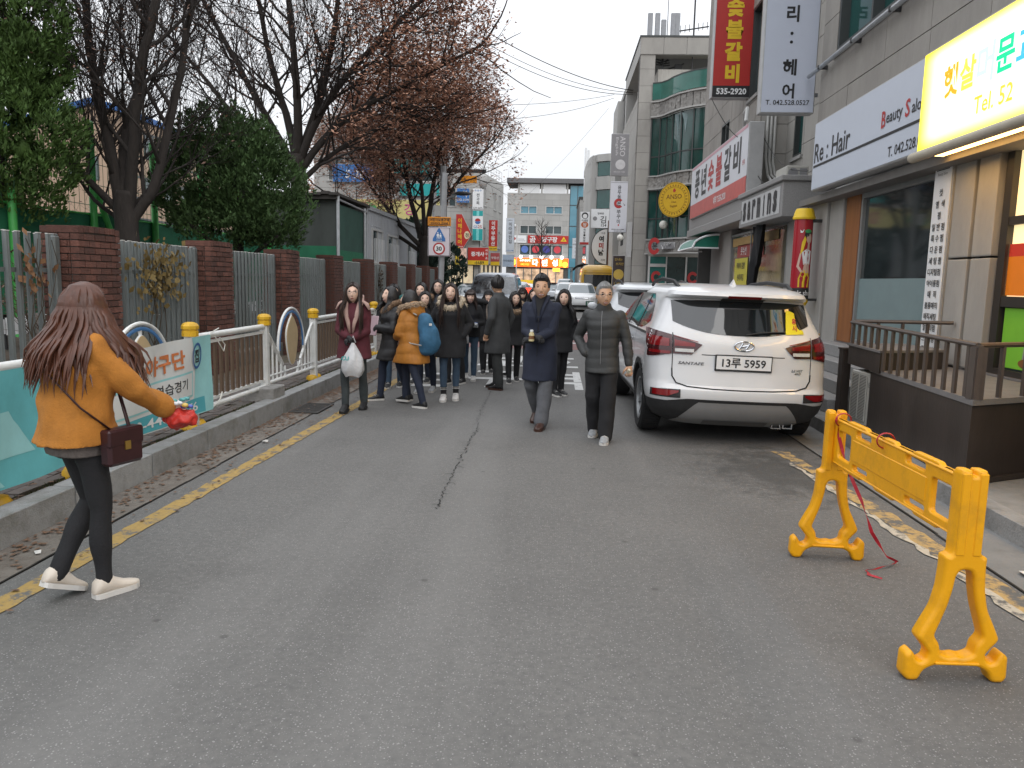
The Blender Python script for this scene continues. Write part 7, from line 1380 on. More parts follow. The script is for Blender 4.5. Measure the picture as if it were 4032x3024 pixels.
# ---------------------------------------------------------------- yellow plastic barrier with red ribbon
BYEL = mat('barrier_yellow', (.80, .365, .004), .38, .05, 5, .05, 90, dirt=(.34, .17, .02), dscale=8, damt=.4, spec=.4)
def plate_curve(polys, depth, bevel, M, name, m, parent, res=3):
    """a moulded plate: outline with holes, rounded edges"""
    cu = bpy.data.curves.new(name, 'CURVE'); cu.dimensions = '2D'; cu.fill_mode = 'BOTH'; cu.extrude = depth/2-bevel; cu.bevel_depth = bevel; cu.bevel_resolution = res; cu.offset = -bevel
    for poly in polys:
        sp_ = cu.splines.new('POLY'); sp_.points.add(len(poly)-1); sp_.use_cyclic_u = True
        for p, q in zip(sp_.points, poly): p.co = (q[0], q[1], 0, 1)
    o = bpy.data.objects.new(name, cu); me = o.to_mesh(); V = [v.co[:] for v in me.vertices]; F = [tuple(p.vertices) for p in me.polygons]; o.to_mesh_clear(); bpy.data.objects.remove(o); bpy.data.curves.remove(cu)
    return MB().add(V, F, 0, M).build(name, m, parent, smooth=38)
def smooth_poly(P, n=3, sharp=()):
    out = []; k = len(P)
    for i in range(k):
        a, b, c = Vector(P[i-1]), Vector(P[i]), Vector(P[(i+1) % k]); r = min(.022, (a-b).length*.38, (c-b).length*.38); p, q = b+(a-b).normalized()*r, b+(c-b).normalized()*r
        out += [tuple(p*(1-t)**2+b*2*t*(1-t)+q*t*t) for t in [j/n for j in range(n+1)]]
    return out
half = [(.0, .075), (.10, .075), (.145, .05), (.165, .0), (.215, .0), (.235, .025), (.232, .125), (.205, .145), (.19, .128), (.178, .10), (.155, .092), (.135, .105), (.128, .135), (.155, .17), (.185, .205), (.155, .27), (.118, .345), (.098, .44), (.092, .545), (.094, .59), (.068, .60), (.062, .62), (.060, .97), (.052, .99), (.012, .99), (.008, .965), (.0, .965)]
outer = smooth_poly(half+[(-x, y) for x, y in half[::-1] if x > 0]); hole_h = [(.0, .125), (.03, .118), (.055, .125), (.075, .135), (.082, .18), (.11, .215), (.088, .28), (.062, .36), (.045, .44), (.038, .50), (.025, .525), (.0, .532)]
hole = smooth_poly(hole_h+[(-x, y) for x, y in hole_h[::-1] if x > 0])
bar_ = thing('road_barrier', 'bright yellow plastic barrier with two A-shaped legs standing on the road', 'barrier', (1.8, 3.9, 0))
A, B_ = Vector((1.735, 3.21, 0)), Vector((1.70, 4.66, 0))
for p, a in ((A, rad(2)), (B_, rad(-3))):
    M = frame(p, (cos(a), sin(a), 0), (0, 0, 1)) @ Matrix.Diagonal((.93, .93, 1, 1)); o = plate_curve([outer, hole], .08, .018, M, 'leg', BYEL, bar_)
    # raised spine and slot plate
    MB().box(-.056, -.018, .60, .975, -.044, .044, M=M, c=.004).box(.018, .056, .60, .975, -.044, .044, M=M, c=.004).build('leg_rib', BYEL, o, smooth=30); MB().box(-.010, .010, .66, .93, -.047, -.030, M=M).build('slot', mat('barrier_shadow_orange', (.66, .26, .006), .5), o)
    MB().box(-.10, .10, .085, .098, -.048, .048, M=M, c=.004).build('foot_ridge', BYEL, o)
dv = (B_-A); ln = dv.length; u = dv.normalized(); Mp = frame(A, u, (0, 0, 1)) @ Matrix.Diagonal((1, .93, 1, 1))
def rr(x0, x1, y0, y1): return smooth_poly([(x0, y0), (x1, y0), (x1, y1), (x0, y1)])
x0, x1 = .01, ln-.01
outl = smooth_poly([(x0, .655), (x0+.18, .655), (x0+.20, .64), (x0+.40, .64), (x0+.42, .655), (.62, .655), (.64, .64), (.84, .64), (.86, .655), (x1-.42, .655), (x1-.40, .64), (x1-.2, .64), (x1-.18, .655), (x1, .655), (x1, .945), (x1-.2, .945), (x1-.22, .962), (x1-.44, .962), (x1-.46, .945), (.80, .945), (.78, .960), (.66, .960), (.64, .945), (x0+.46, .945), (x0+.44, .962), (x0+.22, .962), (x0+.2, .945), (x0, .945)])
holes = [rr(.10, .275, .705, .875), rr(ln-.275, ln-.10, .705, .875), rr(.34, .53, .885, .925), rr(ln-.53, ln-.34, .885, .925), rr(.32, .51, .678, .712), rr(ln-.51, ln-.32, .678, .712)]
pn = plate_curve([outl]+holes, .034, .010, Mp, 'panel', BYEL, bar_)
MB().box(.31, ln-.31, .735, .865, -.021, .021, M=Mp, c=.006).build('panel_field', BYEL, pn); MB().box(.05, ln-.05, .93, .945, -.022, .022, M=Mp, c=.005).build('panel_ridge', BYEL, pn); MB().box(.05, ln-.05, .657, .668, -.022, .022, M=Mp, c=.005).build('panel_ridge', BYEL, pn)
RIB = mat('red_ribbon', (.36, .006, .018), .45, .2, 20)
rb = thing('red_ribbon', 'red plastic ribbon tied round the yellow barrier and trailing on the road', 'ribbon', (1.8, 4.4, 0)); mb = MB()
def strip(pts, w):
    V = []; F = []
    for i, p in enumerate(pts):
        tw = .6+.9*sin(i*.7); V += [Vector(p)+Vector((w*cos(tw)*.7, w*sin(tw)*.3, w*.25)), Vector(p)-Vector((w*cos(tw)*.7, w*sin(tw)*.3, w*.25))]
        if i: F.append((2*i-2, 2*i-1, 2*i+1, 2*i))
    mb.add(V, F)
def poly_smooth(P, n=6): return [Vector(P[i]).lerp(Vector(P[i+1]), j/n) for i in range(len(P)-1) for j in range(n)]+[Vector(P[-1])]
for yy in (4.57, 3.98): mb.tube([(1.71+.045*cos(q), yy, .875+.04*sin(q)) for q in [2*pi*k/16 for k in range(17)]], .008, 4, flat=.5)
strip(poly_smooth([(1.67, 4.57, .89), (1.69, 4.56, .77), (1.74, 4.54, .60), (1.83, 4.50, .40), (1.90, 4.50, .22), (2.02, 4.55, .06), (2.11, 4.60, .012), (2.05, 4.55, .012), (1.93, 4.47, .010), (1.86, 4.44, .012), (1.85, 4.37, .010), (1.90, 4.31, .012)]), .014); mb.build('ribbon', RIB, rb)
# ---------------------------------------------------------------- people
SKIN = mat('skin', (.60, .39, .29), .5, .06, 6, spec=.35); SKIN2 = mat('skin_fair', (.70, .475, .37), .5, .06, 6, spec=.35); SKIN3 = mat('skin_tan', (.57, .345, .225), .5, .07, 6, spec=.35); EYE = mat('eye_dark', (.02, .014, .012), .25, 0); BROW = mat('brow', (.025, .018, .015), .8, 0); LIP = mat('lip', (.30, .085, .075), .45, .05); TEETH = mat('teeth', (.52, .49, .45), .3, 0); EYEW = mat('eye_white', (.62, .60, .57), .3, 0)
HAIRB = mat('hair_black', (.012, .010, .010), .42, .35, 30, spec=.5, stretch=(1, 1, .1)); HAIRBR = mat('hair_brown', (.085, .030, .016), .42, .4, 30, spec=.5, stretch=(1, 1, .1)); HAIRDB = mat('hair_dark_brown', (.026, .014, .011), .42, .35, 30, spec=.5, stretch=(1, 1, .1)); HAIRG = mat('hair_grey', (.20, .20, .20), .55, .45, 40, spec=.4)
def cloth(name, col, rough=.85, var=.18, scale=14, bump=.25, bscale=120, **k): return mat(name, col, rough, var, scale, bump, bscale, **k)
BLKC = cloth('cloth_black', (.013, .013, .015)); BLKP = cloth('padded_black', (.016, .016, .018), .5); NAVY = cloth('cloth_navy', (.014, .018, .036)); NAVP = cloth('padded_navy', (.014, .018, .030), .5); CHAR = cloth('cloth_charcoal', (.050, .052, .054)); MAROON = cloth('cloth_maroon', (.085, .014, .022)); MUST = cloth('padded_mustard', (.42, .165, .022), .6); MUSTW = cloth('wool_mustard', (.42, .165, .024), .9); GRYT = cloth('trousers_grey', (.105, .108, .118)); JEAN = cloth('denim_blue', (.045, .078, .125), .85, .3, 7); JEAND = cloth('denim_dark', (.016, .022, .042), .85, .25, 7); JEANG = cloth('denim_grey_green', (.045, .055, .058), .85, .3, 7); DOWN = cloth('padded_dark_grey', (.034, .035, .035), .6); FURT = mat('fur_tan', (.34, .24, .16), .95, .45, 45, 1.0, 70); FURC = mat('fur_cream', (.52, .43, .32), .95, .3, 45, 1.0, 70); FURB = mat('fur_brown', (.20, .125, .075), .95, .45, 45, 1.0, 70); PINKB = cloth('lining_beige', (.40, .265, .225)); TEALC = cloth('lining_teal', (.012, .105, .10)); SOLEW = mat('sole_white', (.62, .60, .57), .6, .08); SHB = mat('shoe_black', (.015, .015, .016), .55, .2); SHW = mat('shoe_white', (.60, .58, .56), .6, .1); SHBR = mat('shoe_brown', (.055, .024, .016), .3, .2); SHG = mat('shoe_grey', (.30, .31, .32), .6, .3, 40); GLV = mat('glove_black', (.016, .016, .018), .7, .2); SOCK = mat('sock_black', (.014, .014, .015), .9)
def head_pt(az, el):
    """point of the head surface; az 0 looks forward (+Y), x right, z up; metres from the head centre"""
    d = (sin(az)*cos(el), cos(az)*cos(el), sin(el)); x, y, z = d[0]*.077, d[1]*.094, d[2]*.113
    t = min(1, max(0, (-d[2]-.05)/.95)); x *= 1-.27*t**1.5
    if d[1] > 0: y += .012*t*(d[1]) - .006*max(0, d[2])
    else: y *= 1-.42*t
    if d[1] > .3:
        g = max(0, d[1]); nz_ = 1 if -.034 < z < .022 else max(0, 1-min(abs(z+.034), abs(z-.022))/.010)
        y += g*(.021*exp(-(x/.0115)**2)*nz_*(.35+.65*min(1, max(0, (.022-z)/.05))))
        y -= g*.0075*(exp(-((abs(x)-.031)/.016)**2-((z-.016)/.011)**2)); y += g*.003*exp(-((abs(x)-.03)/.02)**2-((z-.036)/.008)**2)
        y += g*.005*exp(-(x/.024)**2-((z+.060)/.012)**2)+g*.006*exp(-(x/.02)**2-((z+.100)/.014)**2)+g*.005*exp(-((abs(x)-.040)/.018)**2-((z+.016)/.018)**2)
    return x, y, z
class Person:
    def __init__(s, label, x, y, face=0.0, H=1.6, sex='f', stride=.0, bend=(0.0, 0.0), lean=0.0, look=(0.0, 0.0), arms=None, twist=0.0, skin=None, voxel=.014, swing=None, shw=None, lead=1, gz=0.0, hipw=.082):
        """face: heading, 0 towards the viewer, positive turns the person to the viewer's right"""
        s.k = H/1.68; k = s.k; s.sex = sex; s.vx = voxel; s.skin = skin or SKIN2; s.label = label
        s.loc = Vector((x, y, gz)); s.rz = pi+rad(face); s.M = Matrix.Translation(s.loc) @ Matrix.Rotation(s.rz, 4, 'Z'); s.parts = []; s.rnd = random.Random(label)
        s.shw = (shw or (.185 if sex == 'm' else .160))*k
        # legs: stride in metres between feet, bends in degrees (left, right)
        s.hip = {}; s.knee = {}; s.ank = {}; s.toe = {}
        th, sh_ = .425*k, .405*k; hipz = 0
        for sg in (-1, 1):
            fw = stride*.5*(1 if sg == lead else -1); b = rad(bend[0] if sg < 0 else bend[1]); a = math.asin(max(-.8, min(.8, fw/(th+sh_))))+b*.45; hp = Vector((sg*hipw*k, 0, 0)); kn = hp+Vector((sg*.006, th*sin(a), -th*cos(a))); an = kn+Vector((-sg*.006, sh_*sin(a-b), -sh_*cos(a-b))); s.hip[sg], s.knee[sg], s.ank[sg] = hp, kn, an; pitch = (a-b)*.9 if b > .25 else 0.0
            s.toe[sg] = (Vector((sg*.03, cos(pitch), sin(pitch))).normalized(), pitch)
        up = -min(s.ank[sg].z+k*(-.082*cos(s.toe[sg][1])+min(-.065*sin(s.toe[sg][1]), .185*sin(s.toe[sg][1]))) for sg in (-1, 1))
        up = -min(s.ank[lead].z-.082*k, s.ank[-lead].z+k*(-.082*cos(s.toe[-lead][1])) if s.toe[-lead][1] == 0 else 9)
        for sg in (-1, 1):
            pt = s.toe[sg][1]
            while pt < 0 and s.ank[sg].z+up+k*(-.082*cos(pt)+.185*sin(pt)) < 0: pt += .02
            s.toe[sg] = (Vector((sg*.03, cos(pt), sin(pt))).normalized(), pt)
        for d in (s.hip, s.knee, s.ank):
            for sg in d: d[sg] = d[sg]+Vector((0, 0, up))
        s.pz = up; s.T = Matrix.Translation((0, 0, up)) @ Matrix.Rotation(-rad(lean), 4, 'X') @ Matrix.Rotation(rad(twist), 4, 'Z') @ Matrix.Scale(k, 4)
        P = lambda a, b, c: s.T @ Vector((a, b, c)); s.P = P
        s.neck0, s.chest = P(0, -.01, .50), P(0, 0, .34); s.sho = {sg: P(sg*(s.shw/k-.018), -.012, .432) for sg in (-1, 1)}; s.headc = P(0, .030, .632)
        s.H_ = Matrix.Translation(s.headc) @ Matrix.Rotation(rad(twist*.5)-rad(look[0]), 4, 'Z') @ Matrix.Rotation(rad(look[1])-rad(lean)*.5, 4, 'X') @ Matrix.Scale(k*1.04, 4)
        s.elb, s.wri = {}, {}
        for sg in (-1, 1):
            w = (arms or {}).get(sg, 'down'); U, Fo = .285*k, .245*k
            if w == 'down': w = (sg*(.235+.02), .02, -.06)
            if w == 'pocket': w = (sg*.175, .075, .02)
            W_ = P(*w); A = s.sho[sg]; d = W_-A; D = min(d.length, (U+Fo)*.995); d.normalize(); c = (U*U+D*D-Fo*Fo)/(2*U*D); c = max(-1, min(1, c)); hgt = U*sqrt(max(0, 1-c*c)); pole = (s.T.to_3x3() @ Vector((sg*.75, -.7, -.35))); pole -= d*pole.dot(d); pole.normalize(); s.elb[sg] = A+d*U*c+pole*hgt; s.wri[sg] = A+d*D
        s.root = None
    def limb(s, mb, pts, rr_, n=12):
        """tapered tube with round ends"""
        P = [Vector(p) for p in pts]; mb.tube(P, rr_, n)
        for p, r in zip(P, rr_): mb.ball(p, r, 12, 7)
    def torso(s, mb, rings, n=24):
        """rings of (height above the hip, half width, half depth, forward shift) in the body's own frame"""
        V = []; F = []
        for (h, w, d, o) in rings:
            for j in range(n):
                q = 2*pi*j/n; cx, cy = cos(q), sin(q); e = .82; x = w*math.copysign(abs(cx)**e, cx); y = d*math.copysign(abs(cy)**e, cy)+o
                V.append(s.P(x, y, h) if h > -.02 else Vector((x*s.k, y*s.k, s.pz+h*s.k)))
        m = len(rings)
        for i in range(m-1):
            for j in range(n): F.append((i*n+j, i*n+(j+1) % n, (i+1)*n+(j+1) % n, (i+1)*n+j))
        F += [tuple(range(n))[::-1], tuple((m-1)*n+j for j in range(n))]; mb.add(V, F)
    def hand(s, mb, sg, curl=.6, toward=None, up=None):
        k = s.k*(1.0 if s.sex == 'm' else .92); w = s.wri[sg]; d = (w-s.elb[sg]).normalized() if toward is None else Vector(toward).normalized(); u = Vector(up or (0, 0, 1)); side = d.cross(u);
        if side.length < .1: side = d.orthogonal()
        side.normalize(); nrm = side.cross(d).normalized(); s.limb(mb, [w-d*.02, w+d*.03*k, w+d*.085*k], [.026*k, .033*k, .034*k], 10)
        for i in range(4):
            b = w+d*.085*k+side*(i-1.5)*.019*k; L_ = (.068, .078, .073, .058)[i]*k; a = curl*.9; p1 = b+(d*cos(a*.5)-nrm*sin(a*.5))*L_*.45; p2 = p1+(d*cos(a*1.4)-nrm*sin(a*1.4))*L_*.32; p3 = p2+(d*cos(a*2.2)-nrm*sin(a*2.2))*L_*.25; s.limb(mb, [b, p1, p2, p3], [.0098*k, .0092*k, .0086*k, .007*k], 8)
        b = w+d*.03*k-side*sg*.03*k; p1 = b+(d*.6-side*sg*.6-nrm*.25).normalized()*.042*k; p2 = p1+(d*.85-side*sg*.1-nrm*.5*curl).normalized()*.034*k; s.limb(mb, [b, p1, p2], [.0125*k, .0112*k, .0085*k], 8)
    def build_body(s, cat='person', group=None, hands=(), curl=.6, smile=0, glasses=False, eyes=True, toward=None, up=None, brow=1.0):
        k = s.k; mb = MB(); s.limb(mb, [s.P(0, -.012, .46), s.P(0, .0, .53), s.headc-Vector((0, 0, .05*k))], [.062*k, .056*k, .054*k]); s.torso(mb, [(-.06, .13, .085, 0), (.08, .135, .085, 0), (.22, .125, .085, 0), (.36, .15, .095, 0), (.46, .11, .07, -.01), (.50, .05, .05, 0)], 18)
        for sg in (-1, 1): s.limb(mb, [s.sho[sg], s.elb[sg], s.wri[sg]], [.040*k, .032*k, .025*k], 10); s.limb(mb, [s.hip[sg], s.knee[sg], s.ank[sg]], [.058*k, .036*k, .026*k], 10); s.limb(mb, [s.ank[sg]-Vector((0, 0, .02*k)), s.ank[sg]+s.toe[sg][0]*.09*k-Vector((0, 0, .045*k))], [.022*k, .016*k], 8)
        me = remesh(mb, s.vx*1.1, s.skin, 3, 'person'); bm = MB(); bm.add([v.co[:] for v in me.vertices], [tuple(p.vertices) for p in me.polygons]); bpy.data.meshes.remove(me)
        nu, nv = 52, 40; V = []; F = []
        for j in range(nv+1):
            el = -pi/2+pi*j/nv
            for i in range(nu): q = 2*i/nu-1; V.append(head_pt(pi*math.copysign(abs(q)**1.35, q), el))
        for j in range(nv):
            for i in range(nu): F.append((j*nu+i, j*nu+(i+1) % nu, (j+1)*nu+(i+1) % nu, (j+1)*nu+i))
        bm.add(V, [f[::-1] for f in F], 0, s.H_)
        def fy(x, z): # face depth at x,z
            el = math.asin(max(-1, min(1, z/.113))); c = cos(el)*.077*(1-.27*max(0, min(1, (-sin(el)-.05)/.95))**1.5); return head_pt(math.asin(max(-1, min(1, x/max(c, .01)))), el)[1]
        for sg in (-1, 1):
            bm.ball((sg*.0755, -.012, -.002), (.010, .022, .032), 10, 7, 0, s.H_)
            if eyes:
                bm.ball((sg*.031, fy(sg*.031, .014)-.0005, .014), (.0155, .0045, .0058 if smile < 2 else .0040), 10, 6, 1, s.H_)
                bm.ball((sg*.031, fy(sg*.031, .02)-.001, .0205), (.0165, .004, .0022), 10, 5, 2, s.H_)
            bm.ball((sg*.033, fy(sg*.033, .037)-.0005, .037), (.0185, .0035, .0032*brow), 10, 5, 2, s.H_); bm.ball((sg*.0085, fy(0, -.036)-.010, -.0385), (.0045, .004, .003), 6, 4, 2, s.H_)
        w = .021+.007*min(smile, 2)
        if smile:
            bm.ball((0, fy(0, -.064)-.001, -.066), (w*.8, .0040, .0046), 12, 6, 4, s.H_)
            for t in (-1, 1): V = []; pts = [(w*q, fy(w*q*.8, -.063)+.0015-.004*abs(q), (-.0588 if t > 0 else -.0735)-(.0 if t < 0 else .0)+(.006 if t > 0 else .010)*(abs(q)**1.6)*(1)) for q in [-1+2*i/10 for i in range(11)]]; bm.tube(pts, [.0022+.0025*(1-abs(-1+2*i/10)) for i in range(11)], 6, 3, s.H_)
        else: bm.ball((0, fy(0, -.060)-.0012, -.0600), (.021, .0048, .0042), 12, 5, 3, s.H_); bm.ball((0, fy(0, -.068)-.0012, -.0680), (.018, .005, .0048), 12, 5, 3, s.H_)
        for sg in hands: s.hand(bm, sg, curl, (toward or {}).get(sg), (up or {}).get(sg))
        me = bm.mesh('person', [s.skin, EYE, BROW, LIP, TEETH]); me.polygons.foreach_set('use_smooth', [True]*len(me.polygons)); me.update()
        s.root = link('person', me); s.root.location = s.loc; s.root.rotation_euler = (0, 0, s.rz); tag(s.root, s.label, cat, group)
        if glasses:
            g = MB()
            for sg in (-1, 1):
                g.tube([(sg*.033+.021*cos(q), fy(sg*.031, .012)+.014-.006*(sg*cos(q) > .5), .011+.0165*sin(q)) for q in [2*pi*i/20 for i in range(21)]], .0021, 5, M=s.H_); g.tube([(sg*.054, fy(sg*.031, .012)+.010, .016), (sg*.072, .02, .018), (sg*.074, -.01, .012)], .0018, 4, M=s.H_)
            g.tube([(-.012, fy(0, .012)+.004, .014), (.012, fy(0, .012)+.004, .014)], .002, 4, M=s.H_); g.build('glasses', mat('glasses_frame', (.025, .02, .02) if glasses == 1 else (.22, .21, .20), .3, .1), s.root, smooth=True, world=False)
        return s.root
    def part(s, mb, name, m, vox=None, sm=4, disp=None):
        me = remesh(mb, vox or s.vx, m, sm, name, disp); return link(name, me, s.root)
    def wrinkle(s, amp=.006, quilt=None, qamp=.006):
        sd = s.rnd.uniform(0, 50)
        def f(co, no):
            d = amp*nz(co, (13, 13, 21), sd)+amp*1.2*nz(co, (19, 19, 4.5), sd+7)*np.clip(1.15-co[:, 2]/s.pz, 0, 1)+amp*.7*nz(co, (31, 29, 17), sd+3)
            if quilt: 
                z = co[:, 2]+.012*np.sin(co[:, 0]*14+sd)+.010*np.sin(co[:, 1]*17); d = d+qamp*(np.abs(np.sin(pi*z/quilt))**.7-.6)
            return co+no*d[:, None]
        return f
    def coat(s, m, hem=-.25, puff=.0, flare=.0, name='coat', quilt=None, collar=.0, amp=.006, open_=False, sleeve=.050, vox=None, waist=0.0, neck=.055, qamp=.006):
        mb = MB(); p = puff; ww = s.shw/s.k
        rings = [(hem, .165+p+flare, .125+p+flare*.8, 0), (-.10, .168+p+flare*.6, .125+p+flare*.5, 0), (.05, .155+p+flare*.2-waist, .115+p-waist, 0), (.20, .148+p-waist, .112+p-waist, .004), (.33, .165+p, .122+p, .006), (.405, ww+p*.5, .105+p*.7, 0), (.455, ww*.86+p*.3, .088+p*.4, -.008), (.490, ww*.56, .072, -.010), (.515, neck+.026, neck+.016, -.006)]
        def drape(r):
            if r[0] > -.03: return r
            ys = [(s.knee[g].y-s.hip[g].y)/s.k*(-r[0]/.425) for g in (-1, 1)]; yf, yb = max(r[2], max(ys)+.115+p), min(-r[2], min(ys)-.105-p); return (r[0], r[1], (yf-yb)/2, (yf+yb)/2)
        rings = [drape(r) for r in rings if r[0] >= hem-1e-6]; s.torso(mb, rings)
        if collar: s.torso(mb, [(.47, neck+.035, neck+.032, -.004), (.50+collar*.5, neck+.018, neck+.022, .002), (.50+collar, neck+.014, neck+.018, .008)], 20)
        q = sleeve*s.k
        for sg in (-1, 1): s.limb(mb, [s.sho[sg]-Vector((0, 0, .004*s.k)), s.sho[sg].lerp(s.elb[sg], .5), s.elb[sg], s.elb[sg].lerp(s.wri[sg], .55), s.wri[sg]-(s.wri[sg]-s.elb[sg]).normalized()*.01], [q*1.0+p*.35, q*1.02+p*.35, q*.95+p*.32, q*.90+p*.28, q*.74+p*.2], 12)
        return s.part(mb, name, m, vox, 4, s.wrinkle(amp, quilt, qamp))
    def trousers(s, m, r=(.088, .062, .046), wide=0.0, short=0.0, vox=None):
        k = s.k; mb = MB(); s.torso(mb, [(-.13, .13, .10, -.005), (-.05, .150, .115, -.008), (.06, .14, .10, 0), (.10, .125, .09, 0)], 18)
        for sg in (-1, 1):
            a = s.ank[sg]+(s.knee[sg]-s.ank[sg])*(short-.03); R = [r[0]*k+wide*.4, (r[0]+r[1])/2*k+wide*.6, r[1]*k+wide, (r[1]+r[2])/2*k+.004+wide, r[2]*k+wide]; s.limb(mb, [s.hip[sg]-Vector((0, 0, .03*k)), s.hip[sg].lerp(s.knee[sg], .5)+Vector((0, .010*k, 0)), s.knee[sg], s.knee[sg].lerp(a, .45)-Vector((0, .014*k, 0)), a], R, 14)
        return s.part(mb, 'trousers', m, vox, 3, s.wrinkle(.0045 if not wide else .007))
    def shoes(s, m, sole=None, high=.0, socks=None, size=1.0):
        sole = sole or SOLEW; k = s.k*size
        for sg in (-1, 1):
            d, pt = s.toe[sg]; a = s.ank[sg]; side = d.cross(Vector((0, 0, 1))).normalized(); upv = side.cross(d).normalized(); M = Matrix((side, d, upv)).transposed().to_4x4(); M.translation = a-upv*.082*k; mb = MB()
            secs = [(-.065, .020, .03, .055), (-.055, .034, .03, .095), (-.03, .039, .03, .118), (.02, .040, .03, .118), (.055, .043, .027, .088), (.11, .046, .025, .058), (.15, .042, .024, .048), (.175, .028, .024, .040), (.185, .012, .026, .034)]; V = []; F = []; n = 14
            for y, w, z0, z1 in secs:
                for j in range(n): q = 2*pi*j/n; V.append((w*cos(q)*k*1.05, y*k, (z0-.012+(z1-z0+.012)*(.5+.5*sin(q)))*k))
            for i in range(len(secs)-1):
                for j in range(n): F.append((i*n+j, (i+1)*n+j, (i+1)*n+(j+1) % n, i*n+(j+1) % n))
            F += [tuple(range(n)), tuple((len(secs)-1)*n+j for j in range(n))[::-1]]; mb.add(V, F, 0, M)
            if high: mb.tube([M @ Vector((0, -.012*k, .07*k)), M @ Vector((0, -.012*k, (.085+high)*k))], [.040*k, .043*k], 12)
            o = mb.build('shoe', m, s.root, smooth=50, world=False); sm = MB(); oz = [(w*1.09, y) for y, w, *_ in secs]; poly = [(w*k*1.02, y*k) for w, y in oz]+[(-w*k*1.02, y*k) for w, y in oz[::-1]]; sm.prism(poly, .0, .026*k, M=M); sm.build('sole', sole, o, world=False)
            if m in (SHB, SHW, SHG) and not high:
                lc = MB()
                for t in (.02, .045, .07): lc.tube([M @ Vector((-.026*k, t*k, (.088-.35*(t-.02))*k)), M @ Vector((0, t*k+.006, (.100-.35*(t-.02))*k)), M @ Vector((.026*k, t*k, (.088-.35*(t-.02))*k))], .0035*k, 4)
                lc.build('laces', SOLEW if m is not SHW else SHG, o, world=False)
            if socks: MB().tube([a-(a-s.knee[sg]).normalized()*-.01, a.lerp(s.knee[sg], .30)], [.040*k, .043*k], 12).build('sock', socks, s.root, smooth=40, world=False)
    def hair(s, m, style='long', length=.42, front=True, part_side=0.0, vol=1.0, bangs=False, spread=0.0):
        mb = MB(); nu, nv = 60, 36; V = []; F = []
        def inside(az, el):
            a, e = abs(az-part_side*.25*(1 if el > .4 else 0)), el
            if style == 'short': 
                lim = 1.12 if e < .62 else 1.12*max(0, 1-((e-.62)/.16))**.5
                if e < -.25: return 1.0
                return 1.0 if (a < lim and e < .78) or (e < -.12 and a < 2.0) or (1.12 <= a < 1.62 and e < .02) else 0.0
            top = .55 if bangs else .80; lim = 1.0 if e < .2 else 1.0*max(0, 1-((e-.2)/(top-.2))**1.6)**.5 if e < top else 0
            return 1.0 if a < lim and e < top else 0.0
        for j in range(nv+1):
            el = -pi/2+pi*j/nv
            for i in range(nu):
                az = -pi+2*pi*i/nu; x, y, z = head_pt(az, el); t = .016 if style != 'short' else (.014+.016*max(0, el)); t *= vol*(1+.55*min(1, max(0, (1.1-el)/.8))*min(1, max(0, (abs(az)-.8)/.3))) if style == 'long' else vol*(.55+.45*min(1, max(0, el/.5))); n_ = .0035*sin(az*23+el*3)+.0025*sin(az*41); kk = sqrt(x*x+y*y+z*z); f = (kk-.010)/kk if inside(az, el) else (kk+t+n_)/kk; V.append((x*f, y*f, z*f))
        for j in range(nv):
            for i in range(nu): F.append((j*nu+i, (j+1)*nu+i, (j+1)*nu+(i+1) % nu, j*nu+(i+1) % nu))
        mb.add(V, F, 0, s.H_); r = s.rnd
        if style == 'long':
            # locks: from the cap's sides and back, hanging straight down
            n = 64 if s.vx > .01 else 110
            for i in range(n):
                az = rad(60)+(rad(300)-rad(60))*i/(n-1); az = az if az < pi else az-2*pi; fr = front and abs(az) < rad(105)
                for ly in (0, 1):
                    L_ = length*s.k*r.uniform(.72, 1.1); ph = r.uniform(0, 6); pts = []; ee = (1.38, .95, .5, 0.) if ly else (.95, .5, .1, -.25); ex = .02*ly
                    for e in ee:
                        x, y, z = head_pt(az, e); g = 1.19+ex+(.02+.10*vol*min(1, max(0, (1.05-e)/1.0))); pts.append(s.H_ @ Vector((x*g, y*g, z*(1.2 if e > .5 else 1.06))))
                    p = pts[-1]; rad0 = Vector((p.x-s.headc.x, p.y-s.headc.y, 0)).normalized()
                    for q in range(1, 9):
                        t = q/8; drop = L_*t; sh = .085*s.k*min(1, max(0, (drop-.08)/.12)); o = rad0*(.010*sin(t*6+ph)+(spread+(vol-1)*.1)*t**.8+sh*(.55 if not fr else .35))+Vector((0, sh*(1.05 if fr else -.25), 0)); pts.append(p+o+Vector((.008*sin(t*7+ph), .008*cos(t*6+ph), -drop)))
                    m_ = len(pts)-1; mb.tube(pts, [(.0125 if n == 64 else .0095)*s.k*vol*(.45 if q == 0 else 1 if q < m_-3 else (m_-q+.25)/3.3) for q in range(m_+1)], 5, flat=.7, caps=False)
        if bangs:
            for i in range(13):
                az = rad(-50+100*i/12); x, y, z = head_pt(az, .72); x2, y2, z2 = head_pt(az*1.05, .30+.06*r.random()); mb.tube([s.H_ @ Vector((x*1.12, y*1.12, z*1.1)), s.H_ @ Vector((x2*1.14, y2*1.13, (z+z2)/2+.01)), s.H_ @ Vector((x2*1.08, y2*1.07, z2))], [.013, .012, .006], 5, flat=.6)
        if style == 'bun': mb.ball(s.H_ @ Vector((0, -.11, .03)), .045*s.k, 12, 8)
        return mb.build('hair', m, s.root, smooth=60, world=False)
